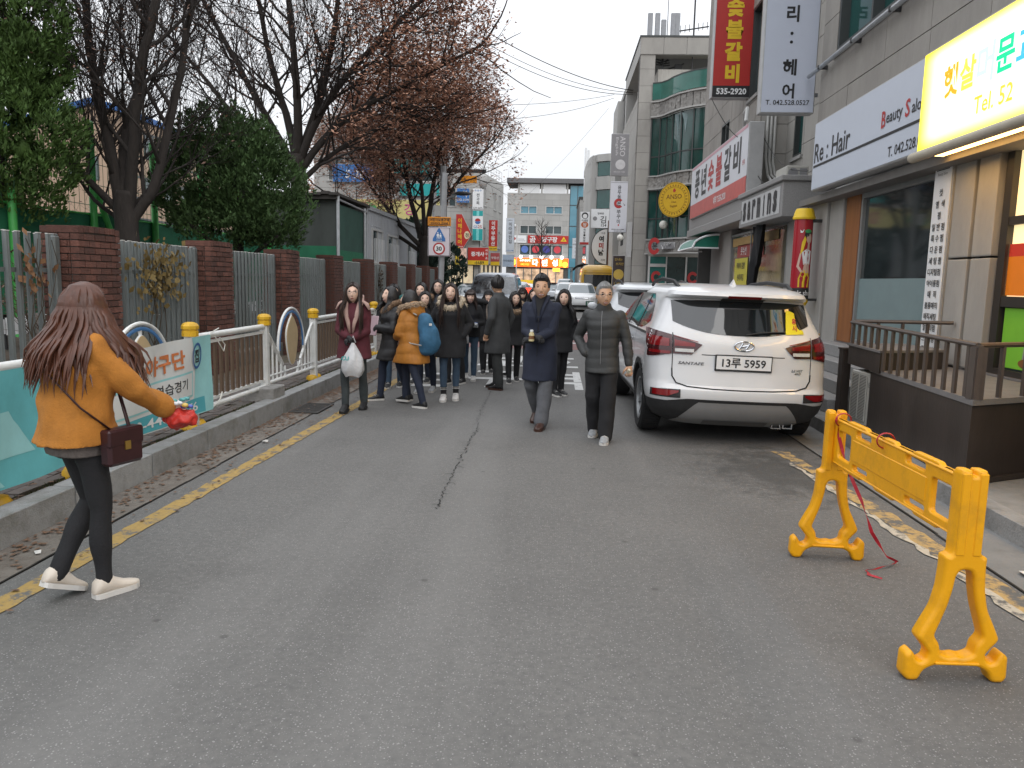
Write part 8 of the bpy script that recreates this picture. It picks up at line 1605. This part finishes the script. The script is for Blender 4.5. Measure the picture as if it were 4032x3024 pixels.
    def hood(s, m, fur=None, back=True, size=1.0, lining=None):
        """hood lying on the back, with a fur or lining edge round the neck"""
        mb = MB(); c = s.P(0, -.085, .50); mb.ball(c, (.135*s.k*size, .085*s.k*size, .085*s.k*size), 18, 10); mb.ball(s.P(0, -.13, .44), (.115*s.k*size, .065*s.k, .09*s.k), 16, 9); s.part(mb, 'hood', m, None, 5, s.wrinkle(.006))
        if fur:
            f = MB(); pts = []
            for i in range(25):
                q = rad(-62)+rad(304)*i/24; x, y = .150*size*sin(q+pi), .125*size*cos(q+pi); zz = .525+.028*(-cos(q+pi))*1.0-.10*max(0, cos(q+pi)-.2); pts.append(s.P(x, y-.015, zz))
            for i, p in enumerate(pts):
                f.ball(p, .042*s.k*(1+.12*sin(i*2.1)), 9, 6)
                for j in range(26):
                    d = Vector((s.rnd.gauss(0, 1), s.rnd.gauss(0, 1), s.rnd.gauss(0, 1))).normalized(); b = p+d*.034*s.k; w = d.orthogonal().normalized()*.006; f.add([b-w, b+w, b+d*.036*s.k+Vector((0, 0, -.01))], [(0, 1, 2)])
            f.build('fur_trim', fur, s.root, smooth=False, world=False)
    def lapel(s, m, pts, r, flat=.45, name='lapel'): MB().tube([s.P(*p) for p in pts], r, 10, flat=flat).build(name, m, s.root, smooth=True, world=False)
    def world(s, p): return s.M @ Vector(p)
def bag_thing(name, label, mb, m, cat, smooth=40): # world-space thing carried by somebody
    o = mb.build(name, m, None, smooth=smooth); return tag(o, label, cat)
PEOPLE = {}
G1 = 'girls walking up the street in a loose group'
# --- older man in the dark padded jacket
p = Person('older grey-haired man in glasses and a dark grey padded jacket beside the white car', .50, 8.05, -12, 1.66, 'm', .30, (4, 22), 1, (-22, -2), {-1: (-.285, .04, -.085), 1: 'pocket'}, 0, SKIN3, .010, lead=-1)
p.build_body(hands=(-1,), curl=1.3, smile=1, glasses=2, brow=1.3); p.hair(HAIRG, 'short', vol=.8); p.coat(DOWN, -.17, .016, .0, 'jacket', .098, .055, .004, sleeve=.056, qamp=.0045); p.trousers(BLKC, (.092, .07, .062), .016); p.shoes(SHG, SOLEW)
zp = MB(); zp.tube([p.P(0, .150+.012*(h > .25)-.05*max(0, h-.42)*8, h) for h in (-.16, 0, .15, .28, .40, .48)], .0025, 5); zp.build('zip', GRY, p.root, smooth=True, world=False)
w = p.world(p.wri[-1]); MBc = MB(); MBc.lathe([(.018, -.05), (.024, -.045), (.024, .03), (.012, .045), (.012, .055)], 14, M=Matrix.Translation(w+Vector((0, -.02, -.075))) @ Matrix.Rotation(.9, 4, 'X')); bag_thing('drink_bottle', 'small pale drink bottle in the left hand of the older man', MBc, mat('bottle_cream', (.6, .55, .42), .4, .2, 20), 'bottle')
# --- man in the navy coat
p = Person('smiling man in a knee-length navy coat and grey trousers holding a small bottle', -.16, 8.72, -14, 1.73, 'm', .42, (2, 40), 1, (-14, 2), {-1: (.02, .25, .085), 1: (-.0, .275, .115)}, 0, SKIN3, .010, lead=-1)
p.build_body(hands=(), smile=2, brow=1.2); p.hair(HAIRB, 'short', vol=1.25); p.coat(NAVY, -.37, .008, .016, 'coat', None, .035, .006, sleeve=.055); p.trousers(GRYT, (.088, .072, .062), .010); p.shoes(SHBR, SHBR)
g = MB(); [p.hand(g, sg, 1.15, (-sg*.75, .45, .0)) for sg in (-1, 1)]; g.build('gloves', GLV, p.root, smooth=True, world=False)
tn = MB(); p.torso(tn, [(.44, .070, .085, .012), (.52, .062, .066, .012), (.575, .058, .062, .018)], 18); tn.add([p.P(-.055, .075, .535), p.P(.055, .075, .535), p.P(.018, .128, .40), p.P(.0, .134, .26), p.P(-.018, .128, .40)], [(0, 1, 2, 3, 4)]); tn.build('turtleneck', BLKC, p.root, smooth=60, world=False)
for sg in (-1, 1): p.lapel(NAVY, [(sg*.072, -.01, .555), (sg*.075, .055, .53), (sg*.048, .112, .43), (sg*.012, .140, .28)], [.02, .026, .02, .008], .4, 'collar')
tr_ = MB(); tr_.tube([p.P(0, .137, .25), p.P(0, .132, .1), p.P(.004, .150, -.1), p.P(.012, .158, -.36)], .0035, 4); tr_.build('coat_seam', BLKC, p.root, world=False)
w = p.world(p.P(.015, .335, .13)); bt_ = thing('drink_bottle', 'small cream coffee bottle with a white cap in the gloved hands of the navy-coat man', 'bottle', w); Mx = Matrix.Translation(w); MB().lathe([(.026, -.05), (.030, -.046), (.030, .03), (.018, .05), (.017, .058)], 18, M=Mx).build('bottle', mat('bottle_coffee', (.55, .47, .26), .3, .25, 25), bt_, smooth=40); MB().lathe([(.019, .056), (.019, .075), (.01, .077)], 16, M=Mx).build('cap', WHITE(), bt_, smooth=40); MB().lathe([(.0305, -.025), (.0305, .012)], 18, M=Mx, caps=False).build('label_band', mat('label_brown', (.18, .08, .03), .5, .6, 60), bt_, smooth=40)
# --- man in the long grey coat seen from behind
p = Person('man in a long charcoal coat seen from behind, turning to the left', -.86, 11.55, -118, 1.69, 'm', .16, (2, 6), 0, (38, 4), {-1: (-.235, .05, -.05), 1: 'down'}, 0, SKIN3, .013, lead=1)
p.build_body(hands=(-1, 1), curl=1.5); p.hair(HAIRB, 'short', vol=1.4); p.coat(CHAR, -.36, .022, .02, 'coat', None, .05, .006, sleeve=.054); p.trousers(cloth('trousers_dark', (.03, .032, .032)), wide=.012); p.shoes(SHB, SHBR)
p.lapel(cloth('shirt_cream', (.45, .42, .34)), [(-.06, .04, .53), (0, .078, .53), (.06, .04, .53)], [.012, .014, .012], 1, 'shirt_collar')
# --- girl in maroon with the plastic bag
p = Person('girl in glasses and a maroon duffle coat carrying a white plastic bag', -2.46, 9.30, 2, 1.60, 'f', .34, (4, 26), 2, (-4, 2), {-1: (-.02, .235, .075), 1: (.03, .25, .10)}, 0, SKIN2, .012, lead=1)
p.build_body(group=G1, smile=0, glasses=1); p.hair(HAIRDB, 'long', .50); p.coat(MAROON, -.20, .035, .02, 'coat', None, .0, .006, sleeve=.056); p.trousers(JEANG, (.082, .058, .046)); p.shoes(SHB, SHB, .09)
for sg in (-1, 1): p.lapel(PINKB, [(sg*.09, -.06, .60), (sg*.10, .035, .545), (sg*.085, .125, .42), (sg*.038, .168, .26), (sg*.018, .172, .13)], [.03, .038, .036, .024, .012], .42, 'lapel'); p.lapel(PINKB, [(sg*.08, .02, .555), (sg*.175, .05, .50), (sg*.215, .075, .425)], [.035, .045, .02], .4, 'hood_edge')
p.hood(MAROON, None, True, 1.1); g = MB(); [p.hand(g, sg, 1.3, (-sg*.6, .5, -.35)) for sg in (-1, 1)]; g.build('gloves', GLV, p.root, smooth=True, world=False)
w = p.world(p.P(-.05, .27, .05)); PLB = mat('plastic_bag', (.52, .52, .53), .35, .12, 14, .3, 40); mb = MB()
def bagf(u, v):
    q = 2*pi*u; t = v; W_ = (.018, .05, .085, .112, .122, .118, .095)[min(6, int(t*6))]+((.018, .05, .085, .112, .122, .118, .095)+(.095,))[min(6, int(t*6))+1]*0; i = t*6; a = int(min(5, i)); prof = (.015, .045, .080, .110, .122, .120, .085); W_ = prof[a]+(prof[a+1]-prof[a])*(i-a); r = W_*(1+.06*sin(q*5+t*6)+.04*sin(q*9)); return (w.x+r*1.12*cos(q), w.y-.03+r*.8*sin(q), w.z-.02-.40*t+.012*sin(q*3)*t)
mb.grid(bagf, 30, 20); mb.tube([w+Vector((-.02, -.02, -.02)), w+Vector((0, -.02, .06)), w+Vector((.03, -.02, -.02))], .008, 5)
b = thing('plastic_bag', 'white plastic shopping bag with teal lettering held by the girl in maroon', 'bag', w); mb.build('bag', PLB, b, smooth=True); mb = MB(); Mb = wall_front(w.x-.12, w.y-.125, w.z-.30); put_text(mb, 'CU', .05, .10, .09, .05, .0, 0, Mb, .03); mb.build('lettering', TEALP, b); MB().ball((w.x, w.y-.03, w.z-.36), (.10, .07, .07), 12, 8).build('contents', mat('bag_contents', (.55, .42, .33), .6, .5, 30), b, smooth=True)
# --- girl in black padded coat with teal hood lining, turned away to the left
p = Person('girl in a black padded coat with teal hood lining hugging a tablet', -2.15, 10.15, -62, 1.56, 'f', .36, (4, 14), 3, (-12, 8), {-1: (-.05, .25, .19), 1: (-.04, .27, .16)}, 0, SKIN2, .013, lead=1)
p.build_body(group=G1, smile=2); p.hair(HAIRB, 'long', .22); p.coat(BLKP, -.28, .045, .015, 'coat', .12, .0, .006, sleeve=.056); p.trousers(JEAND); p.shoes(SHB, SOLEW); p.hood(BLKP, FURB, True, 1.05); p.lapel(TEALC, [(-.10, -.10, .56), (-.05, -.16, .60), (.05, -.17, .60), (.10, -.10, .56)], [.04, .06, .06, .04], .6, 'hood_lining')
w = p.world(p.P(.02, .30, .22)); M = Matrix.Translation(w) @ Matrix.Rotation(p.rz+.5, 4, 'Z') @ Matrix.Rotation(rad(12), 4, 'X'); bag_thing('tablet', 'pink-grey tablet held flat against the black padded coat', MB().box(-.10, .10, -.008, .008, -.13, .13, M=M, c=.006), mat('tablet_pink', (.42, .30, .33), .25, .1, 3), 'tablet')
# --- mustard coat girl with backpack
p = Person('girl in a mustard padded coat with a fur hood, head turned away to the left', -1.82, 9.80, -122, 1.54, 'f', .46, (6, 34), 6, (-28, 8), {-1: (-.05, .26, .12), 1: (.10, .25, .08)}, 0, SKIN2, .012, lead=1)
p.build_body(group=G1, hands=(1,)); p.hair(HAIRB, 'long', .30); p.coat(MUST, -.26, .050, .01, 'coat', .135, .0, .005, sleeve=.058, qamp=.008); p.trousers(JEAND); p.shoes(SHB, SOLEW); p.hood(MUST, FURT, True, 1.2)
bp_ = thing('backpack', 'slack blue backpack on the back of the girl in the mustard coat', 'backpack', p.world(p.P(0, -.2, .2))); mb = MB()
c = [p.world(p.P(.0, -.235, .34)), p.world(p.P(.02, -.27, .18)), p.world(p.P(.04, -.275, .02)), p.world(p.P(.04, -.22, -.08))]; RB = ((.09, .085, .08), (.125, .105, .10), (.145, .12, .11), (.13, .105, .08)); [mb.ball(c[i].lerp(c[i+1], t/5), tuple(RB[i][j]+(RB[i+1][j]-RB[i][j])*t/5 for j in range(3)), 16, 10) for i in range(3) for t in range(6)]
me = remesh(mb, .012, cloth('backpack_blue', (.035, .125, .225), .8, .25, 10), 6, 'bag', lambda co, no: co+no*(.010*nz(co, (16, 16, 26), 4)+.006*nz(co, (40, 40, 20), 9))[:, None]); o = link('bag', me, bp_); o.matrix_basis = bp_.matrix_basis.inverted()
mb = MB(); 
for dx in (-.10, .10): mb.tube([p.world(p.P(dx, -.19, .40)), p.world(p.P(dx*1.25, -.05, .50)), p.world(p.P(dx*1.3, .10, .40)), p.world(p.P(dx*1.7, .09, .18)), p.world(p.P(dx*1.7, -.10, .02)), p.world(p.P(dx, -.24, -.02))], .016, 6, flat=.5)
mb.build('strap', cloth('strap_grey', (.45, .44, .42)), bp_, smooth=True); MB().box(-.02, .02, -.006, .006, -.015, .015, M=Matrix.Translation(p.world(p.P(-.05, -.385, .26))) @ Matrix.Rotation(p.rz, 4, 'Z')).build('patch', WHITE(), bp_)
w = p.world(p.P(.19, .02, .13)); bag_thing('paper_tag', 'white dangling strap end beside the arm of the mustard-coat girl', MB().box(w.x-.016, w.x+.016, w.y-.06, w.y-.054, w.z-.16, w.z+.10), WHITE(), 'strap end')
# --- laughing girl in a black parka with cream fur
p = Person('laughing long-haired girl in a black parka with a cream fur hood', -1.42, 10.35, 4, 1.60, 'f', .16, (3, 12), 2, (-2, 2), {-1: 'pocket', 1: 'pocket'}, 0, SKIN2, .012, lead=1)
p.build_body(group=G1, smile=2); p.hair(HAIRDB, 'long', .46); p.coat(BLKC, -.28, .045, .012, 'parka', None, .0, .006, sleeve=.056); p.trousers(JEAN, (.084, .056, .045), 0, .22); p.shoes(SHW, SOLEW, 0, SOCK); p.hood(BLKC, FURC, True, 1.15)
for sg in (-1, 1): st_ = MB(); [st_.tube([p.ank[sg].lerp(p.knee[sg], t)+Vector((.047*cos(q), .047*sin(q), 0)) for q in [2*pi*i/14 for i in range(15)]], .003, 4) for t in (.21, .26)]; st_.build('sock_stripe', SOLEW, p.root, world=False)
# --- girls behind
def girl(label, x, y, face, H, hairm, coatm, pant, shoe, look=(0, 0), smile=0, glasses=0, fur=None, arms=None, hlen=.4, stride=.2, hem=-.22, puff=.035, bangs=False, quilt=None, style='long', name='coat', bend=(4, 14), hands=(), group=G1, lead=1, skin=SKIN2, vol=1.0, curl=.8):
    p = Person(label, x, y, face, H, 'f', stride, bend, 1+len(label)*7 % 9, (look[0]+len(label)*5 % 17-8, look[1]), arms or {-1: 'pocket', 1: 'pocket'}, len(label)*11 % 25-12, skin, .015, lead=lead); p.build_body(group=group, smile=smile, glasses=glasses, hands=hands, curl=curl); p.hair(hairm, style, hlen, bangs=bangs, vol=vol); p.coat(coatm, hem, puff, .01, name, quilt, .0 if fur else .04, .006, sleeve=.054); p.trousers(pant); p.shoes(shoe, SOLEW)
    if fur: p.hood(coatm, fur, True, 1.1)
    return p
girl('girl with black-framed glasses and a dark padded coat behind the tablet girl', -2.42, 11.45, 6, 1.56, HAIRB, BLKP, JEAN, SHB, (-4, 0), 0, 1, None, None, .34, quilt=.1)
girl('girl with a tan fur hood looking down between two heads at the back', -2.10, 12.0, -4, 1.59, HAIRB, BLKC, JEAND, SHB, (0, 4), 0, 0, FURB, None, .2)
girl('girl whose dark hair and forehead show above the laughing girl', -1.98, 12.95, 2, 1.64, HAIRB, NAVP, JEAND, SHG, (6, 6), 0, 1, None, None, .25)
girl('short girl peeking out behind the mustard coat hood', -1.86, 11.05, -8, 1.48, HAIRB, BLKC, JEAND, SHG, (-10, 4), 1, 0, None, None, .16, style='long')
girl('girl half hidden behind the right shoulder of the laughing girl', -1.56, 12.0, -30, 1.44, HAIRB, BLKC, BLKC, SHB, (-20, 4), 0, 0, FURC, None, .2)
p = girl('smiling girl in jeans and a black jacket holding a striped folder', -1.40, 12.6, 2, 1.50, HAIRDB, BLKC, JEAN, SHW, (0, 0), 2, 0, None, {-1: (-.06, .22, .16), 1: (.12, .23, .15)}, .20, .26, -.10, .03, True, None, 'long', 'jacket', (4, 22), (), G1, -1)
w = p.world(p.P(.03, .29, .19)); f_ = thing('folder', 'blue and white striped folder in the arms of the girl in jeans', 'folder', w); M = Matrix.Translation(w) @ Matrix.Rotation(.12, 4, 'Y') @ Matrix.Rotation(-.3, 4, 'X'); MB().box(-.16, .16, -.10, .10, 0, .008, M=M).build('sheets', mat('folder_blue', (.10, .17, .42), .5), f_); MB().box(-.158, .158, -.10, .10, -.012, -.001, M=M).box(-.155, .155, -.10, .10, -.030, -.020, M=M).build('pages', WHITE(), f_); MB().box(-.155, .155, -.10, .10, -.019, -.013, M=M).build('cover', BLACK(), f_)
w = p.world(p.P(.12, .20, .04)); mb = MB(); mb.grid(lambda u, v: (w.x+(.02+.075*sin(min(1, v*1.3)*1.6))*cos(2*pi*u)*(1+.08*sin(6*pi*u)), w.y-.05+(.02+.05*sin(min(1, v*1.3)*1.6))*sin(2*pi*u), w.z+.06-.26*v), 20, 12); bag_thing('plastic_bag', 'small white plastic bag hanging from the arm of the girl with the folder', mb, PLB, 'bag', True)
p = Person('girl in a black hooded coat covering her mouth with her hand', -1.19, 13.5, 6, 1.47, 'f', .2, (4, 16), 3, (0, 10), {-1: 'pocket', 1: (.015, .19, .545)}, 0, SKIN2, .015); p.build_body(group=G1, hands=(1,), curl=.5, toward={1: (-.75, .05, .35)}, up={1: (0, -1, 0)}); p.hair(HAIRB, 'long', .1, bangs=True); p.coat(BLKC, -.26, .03, .01, 'coat'); p.trousers(BLKC, wide=.016); p.shoes(SHB, SOLEW)
h = MB(); V = []; F = []; nu, nv = 30, 20
for j in range(nv+1):
    el = -pi/2+pi*j/nv
    for i in range(nu): az = -pi+2*pi*i/nu; x, y, z = head_pt(az, el); a = abs(az); f = .9 if a < 1.0 and el < .62 else 1.36; V.append((x*f, y*f, z*f))
h.add(V, [(j*nu+i, (j+1)*nu+i, (j+1)*nu+(i+1) % nu, j*nu+(i+1) % nu) for j in range(nv) for i in range(nu)], 0, p.H_); h.build('hood', BLKC, p.root, smooth=True, world=False); p.lapel(cloth('scarf_beige', (.33, .27, .23)), [(-.07, .06, .52), (0, .11, .50), (.02, .14, .36), (.02, .15, .2)], [.035, .04, .035, .03], .6, 'scarf')
girl('girl with a tan fur hood almost hidden behind the long charcoal coat', -.68, 12.45, 8, 1.50, HAIRB, BLKC, BLKC, SHB, (0, 0), 0, 0, FURT, None, .2, .3)
p = girl('girl with bangs looking down at her phone left of the navy-coat man', -.66, 15.1, 6, 1.52, HAIRDB, BLKC, BLKC, SHG, (4, -24), 0, 0, None, {-1: (-.03, .24, .17), 1: 'pocket'}, .26, .2, -.26, .03, True)
p = girl('girl with a bright face holding a phone beside the navy-coat man', -.42, 13.95, 10, 1.53, HAIRB, BLKC, BLKC, SHW, (2, 0), 2, 0, None, {-1: (-.05, .25, .17), 1: 'pocket'}, .30, .22, -.12, .035, False, None, 'long', 'jacket', (4, 16), (-1,), G1, 1, SKIN2, 1.15)
w = p.world(p.P(-.02, .33, .23)); bag_thing('mobile_phone', 'pale mobile phone in the hand of the bright-faced girl', MB().box(w.x-.037, w.x+.037, w.y-.006, w.y+.006, w.z-.07, w.z+.07, c=.004), mat('phone_pale', (.5, .55, .62), .2, .05), 'phone'); p.lapel(cloth('shirt_white', (.6, .58, .56)), [(0, .10, .50), (0, .150, .36), (0, .155, .1), (0, .16, -.1)], [.03, .03, .028, .03], .4, 'shirt')
girl('dark-haired girl in black hidden behind the shoulder of the navy-coat man', .06, 11.1, 30, 1.55, HAIRB, BLKC, BLKC, SHB, (30, 0), 0, 0, None, None, .34, .1)
# --- woman walking away at the left in the orange jacket
p = Person('long-haired woman in an orange jacket and black leggings walking away at the left', -2.36, 3.62, 152, 1.60, 'f', .14, (46, 8), 5, (6, 0), {-1: (-.10, .22, .05), 1: (.20, .38, .13)}, 0, SKIN2, .009, lead=1, hipw=.078)
p.build_body(hands=(1,), curl=.9, toward={1: (.1, .95, -.2)}); p.hair(HAIRBR, 'long', .38, vol=1.2, spread=.07); p.coat(MUSTW, -.06, .045, .016, 'jacket', None, .02, .016, sleeve=.058); mb = MB(); p.torso(mb, [(-.12, .170, .125, 0), (-.09, .175, .13, 0), (-.02, .17, .125, 0)], 22); p.part(mb, 'sweater_hem', cloth('knit_grey', (.14, .12, .11), .9, .3, 60), None, 2); p.trousers(BLKC, (.084, .058, .042)); p.shoes(mat('shoe_cream', (.62, .55, .47), .6, .1), SOLEW)
hb = thing('shoulder_bag', 'dark maroon shoulder bag with a gold clasp at the hip of the woman in orange', 'bag', p.world(p.P(.22, .0, -.08))); M = Matrix.Translation(p.world(p.P(.215, .12, -.06))) @ Matrix.Rotation(p.rz+rad(100), 4, 'Z') @ Matrix.Diagonal((.8, .8, .85, 1)); MAB = mat('bag_maroon_leather', (.035, .010, .012), .35, .2, 10)
MB().box(-.13, .13, -.045, .045, -.11, .10, M=M, c=.02).build('bag', MAB, hb, smooth=30); MB().box(-.132, .132, -.048, .048, .0, .104, M=M, c=.012).build('flap', MAB, hb, smooth=30); [MB().box(-.02, .02, y-.004, y+.004, -.02, .03, M=M).build('clasp', mat('gold', (.55, .36, .10), .3, metal=.9), hb) for y in (-.05, .05)]
MB().tube([p.world(p.P(.215, .06, .02)), p.world(p.P(.21, -.10, .14)), p.world(p.P(.06, -.185, .30)), p.world(p.P(-.09, -.15, .44)), p.world(p.P(-.14, -.03, .52)), p.world(p.P(-.10, .12, .44)), p.world(p.P(.06, .19, .2)), p.world(p.P(.215, .16, .02))], .010, 6, flat=.5).build('strap', MAB, hb, smooth=True)
w = p.world(p.P(.22, .45, .085)); sn = thing('snack_bag', 'red bag of wrapped sweets held out by the woman in orange', 'snack bag', w); mb = MB(); mb.ball(w+Vector((0, 0, -.02)), (.085, .07, .055), 16, 10); me = remesh(mb, .01, mat('snack_red', (.50, .03, .02), .5, .3, 30), 2, 'bag', lambda co, no: co+no*(.016*nz(co, (60, 60, 60), 2)+.008*nz(co, (130, 130, 90), 5))[:, None]); o = link('bag', me, sn); o.matrix_basis = sn.matrix_basis.inverted()
for i in range(14): q = i*2.4; c = w+Vector((.05*cos(q)*(i % 3+1)/3, .05*sin(q)*(i % 3+1)/3, .04+.012*(i % 4))); MB().ball(c, (.02, .013, .011), 8, 5, M=None).build('sweet', (mat('wrap_blue', (.08, .12, .45), .3), mat('wrap_gold', (.55, .38, .08), .3), mat('wrap_white', (.6, .6, .62), .3), mat('wrap_teal', (.08, .30, .30), .3))[i % 4], sn, smooth=True)
if _TMP is not None: bpy.data.scenes.remove(_TMP)
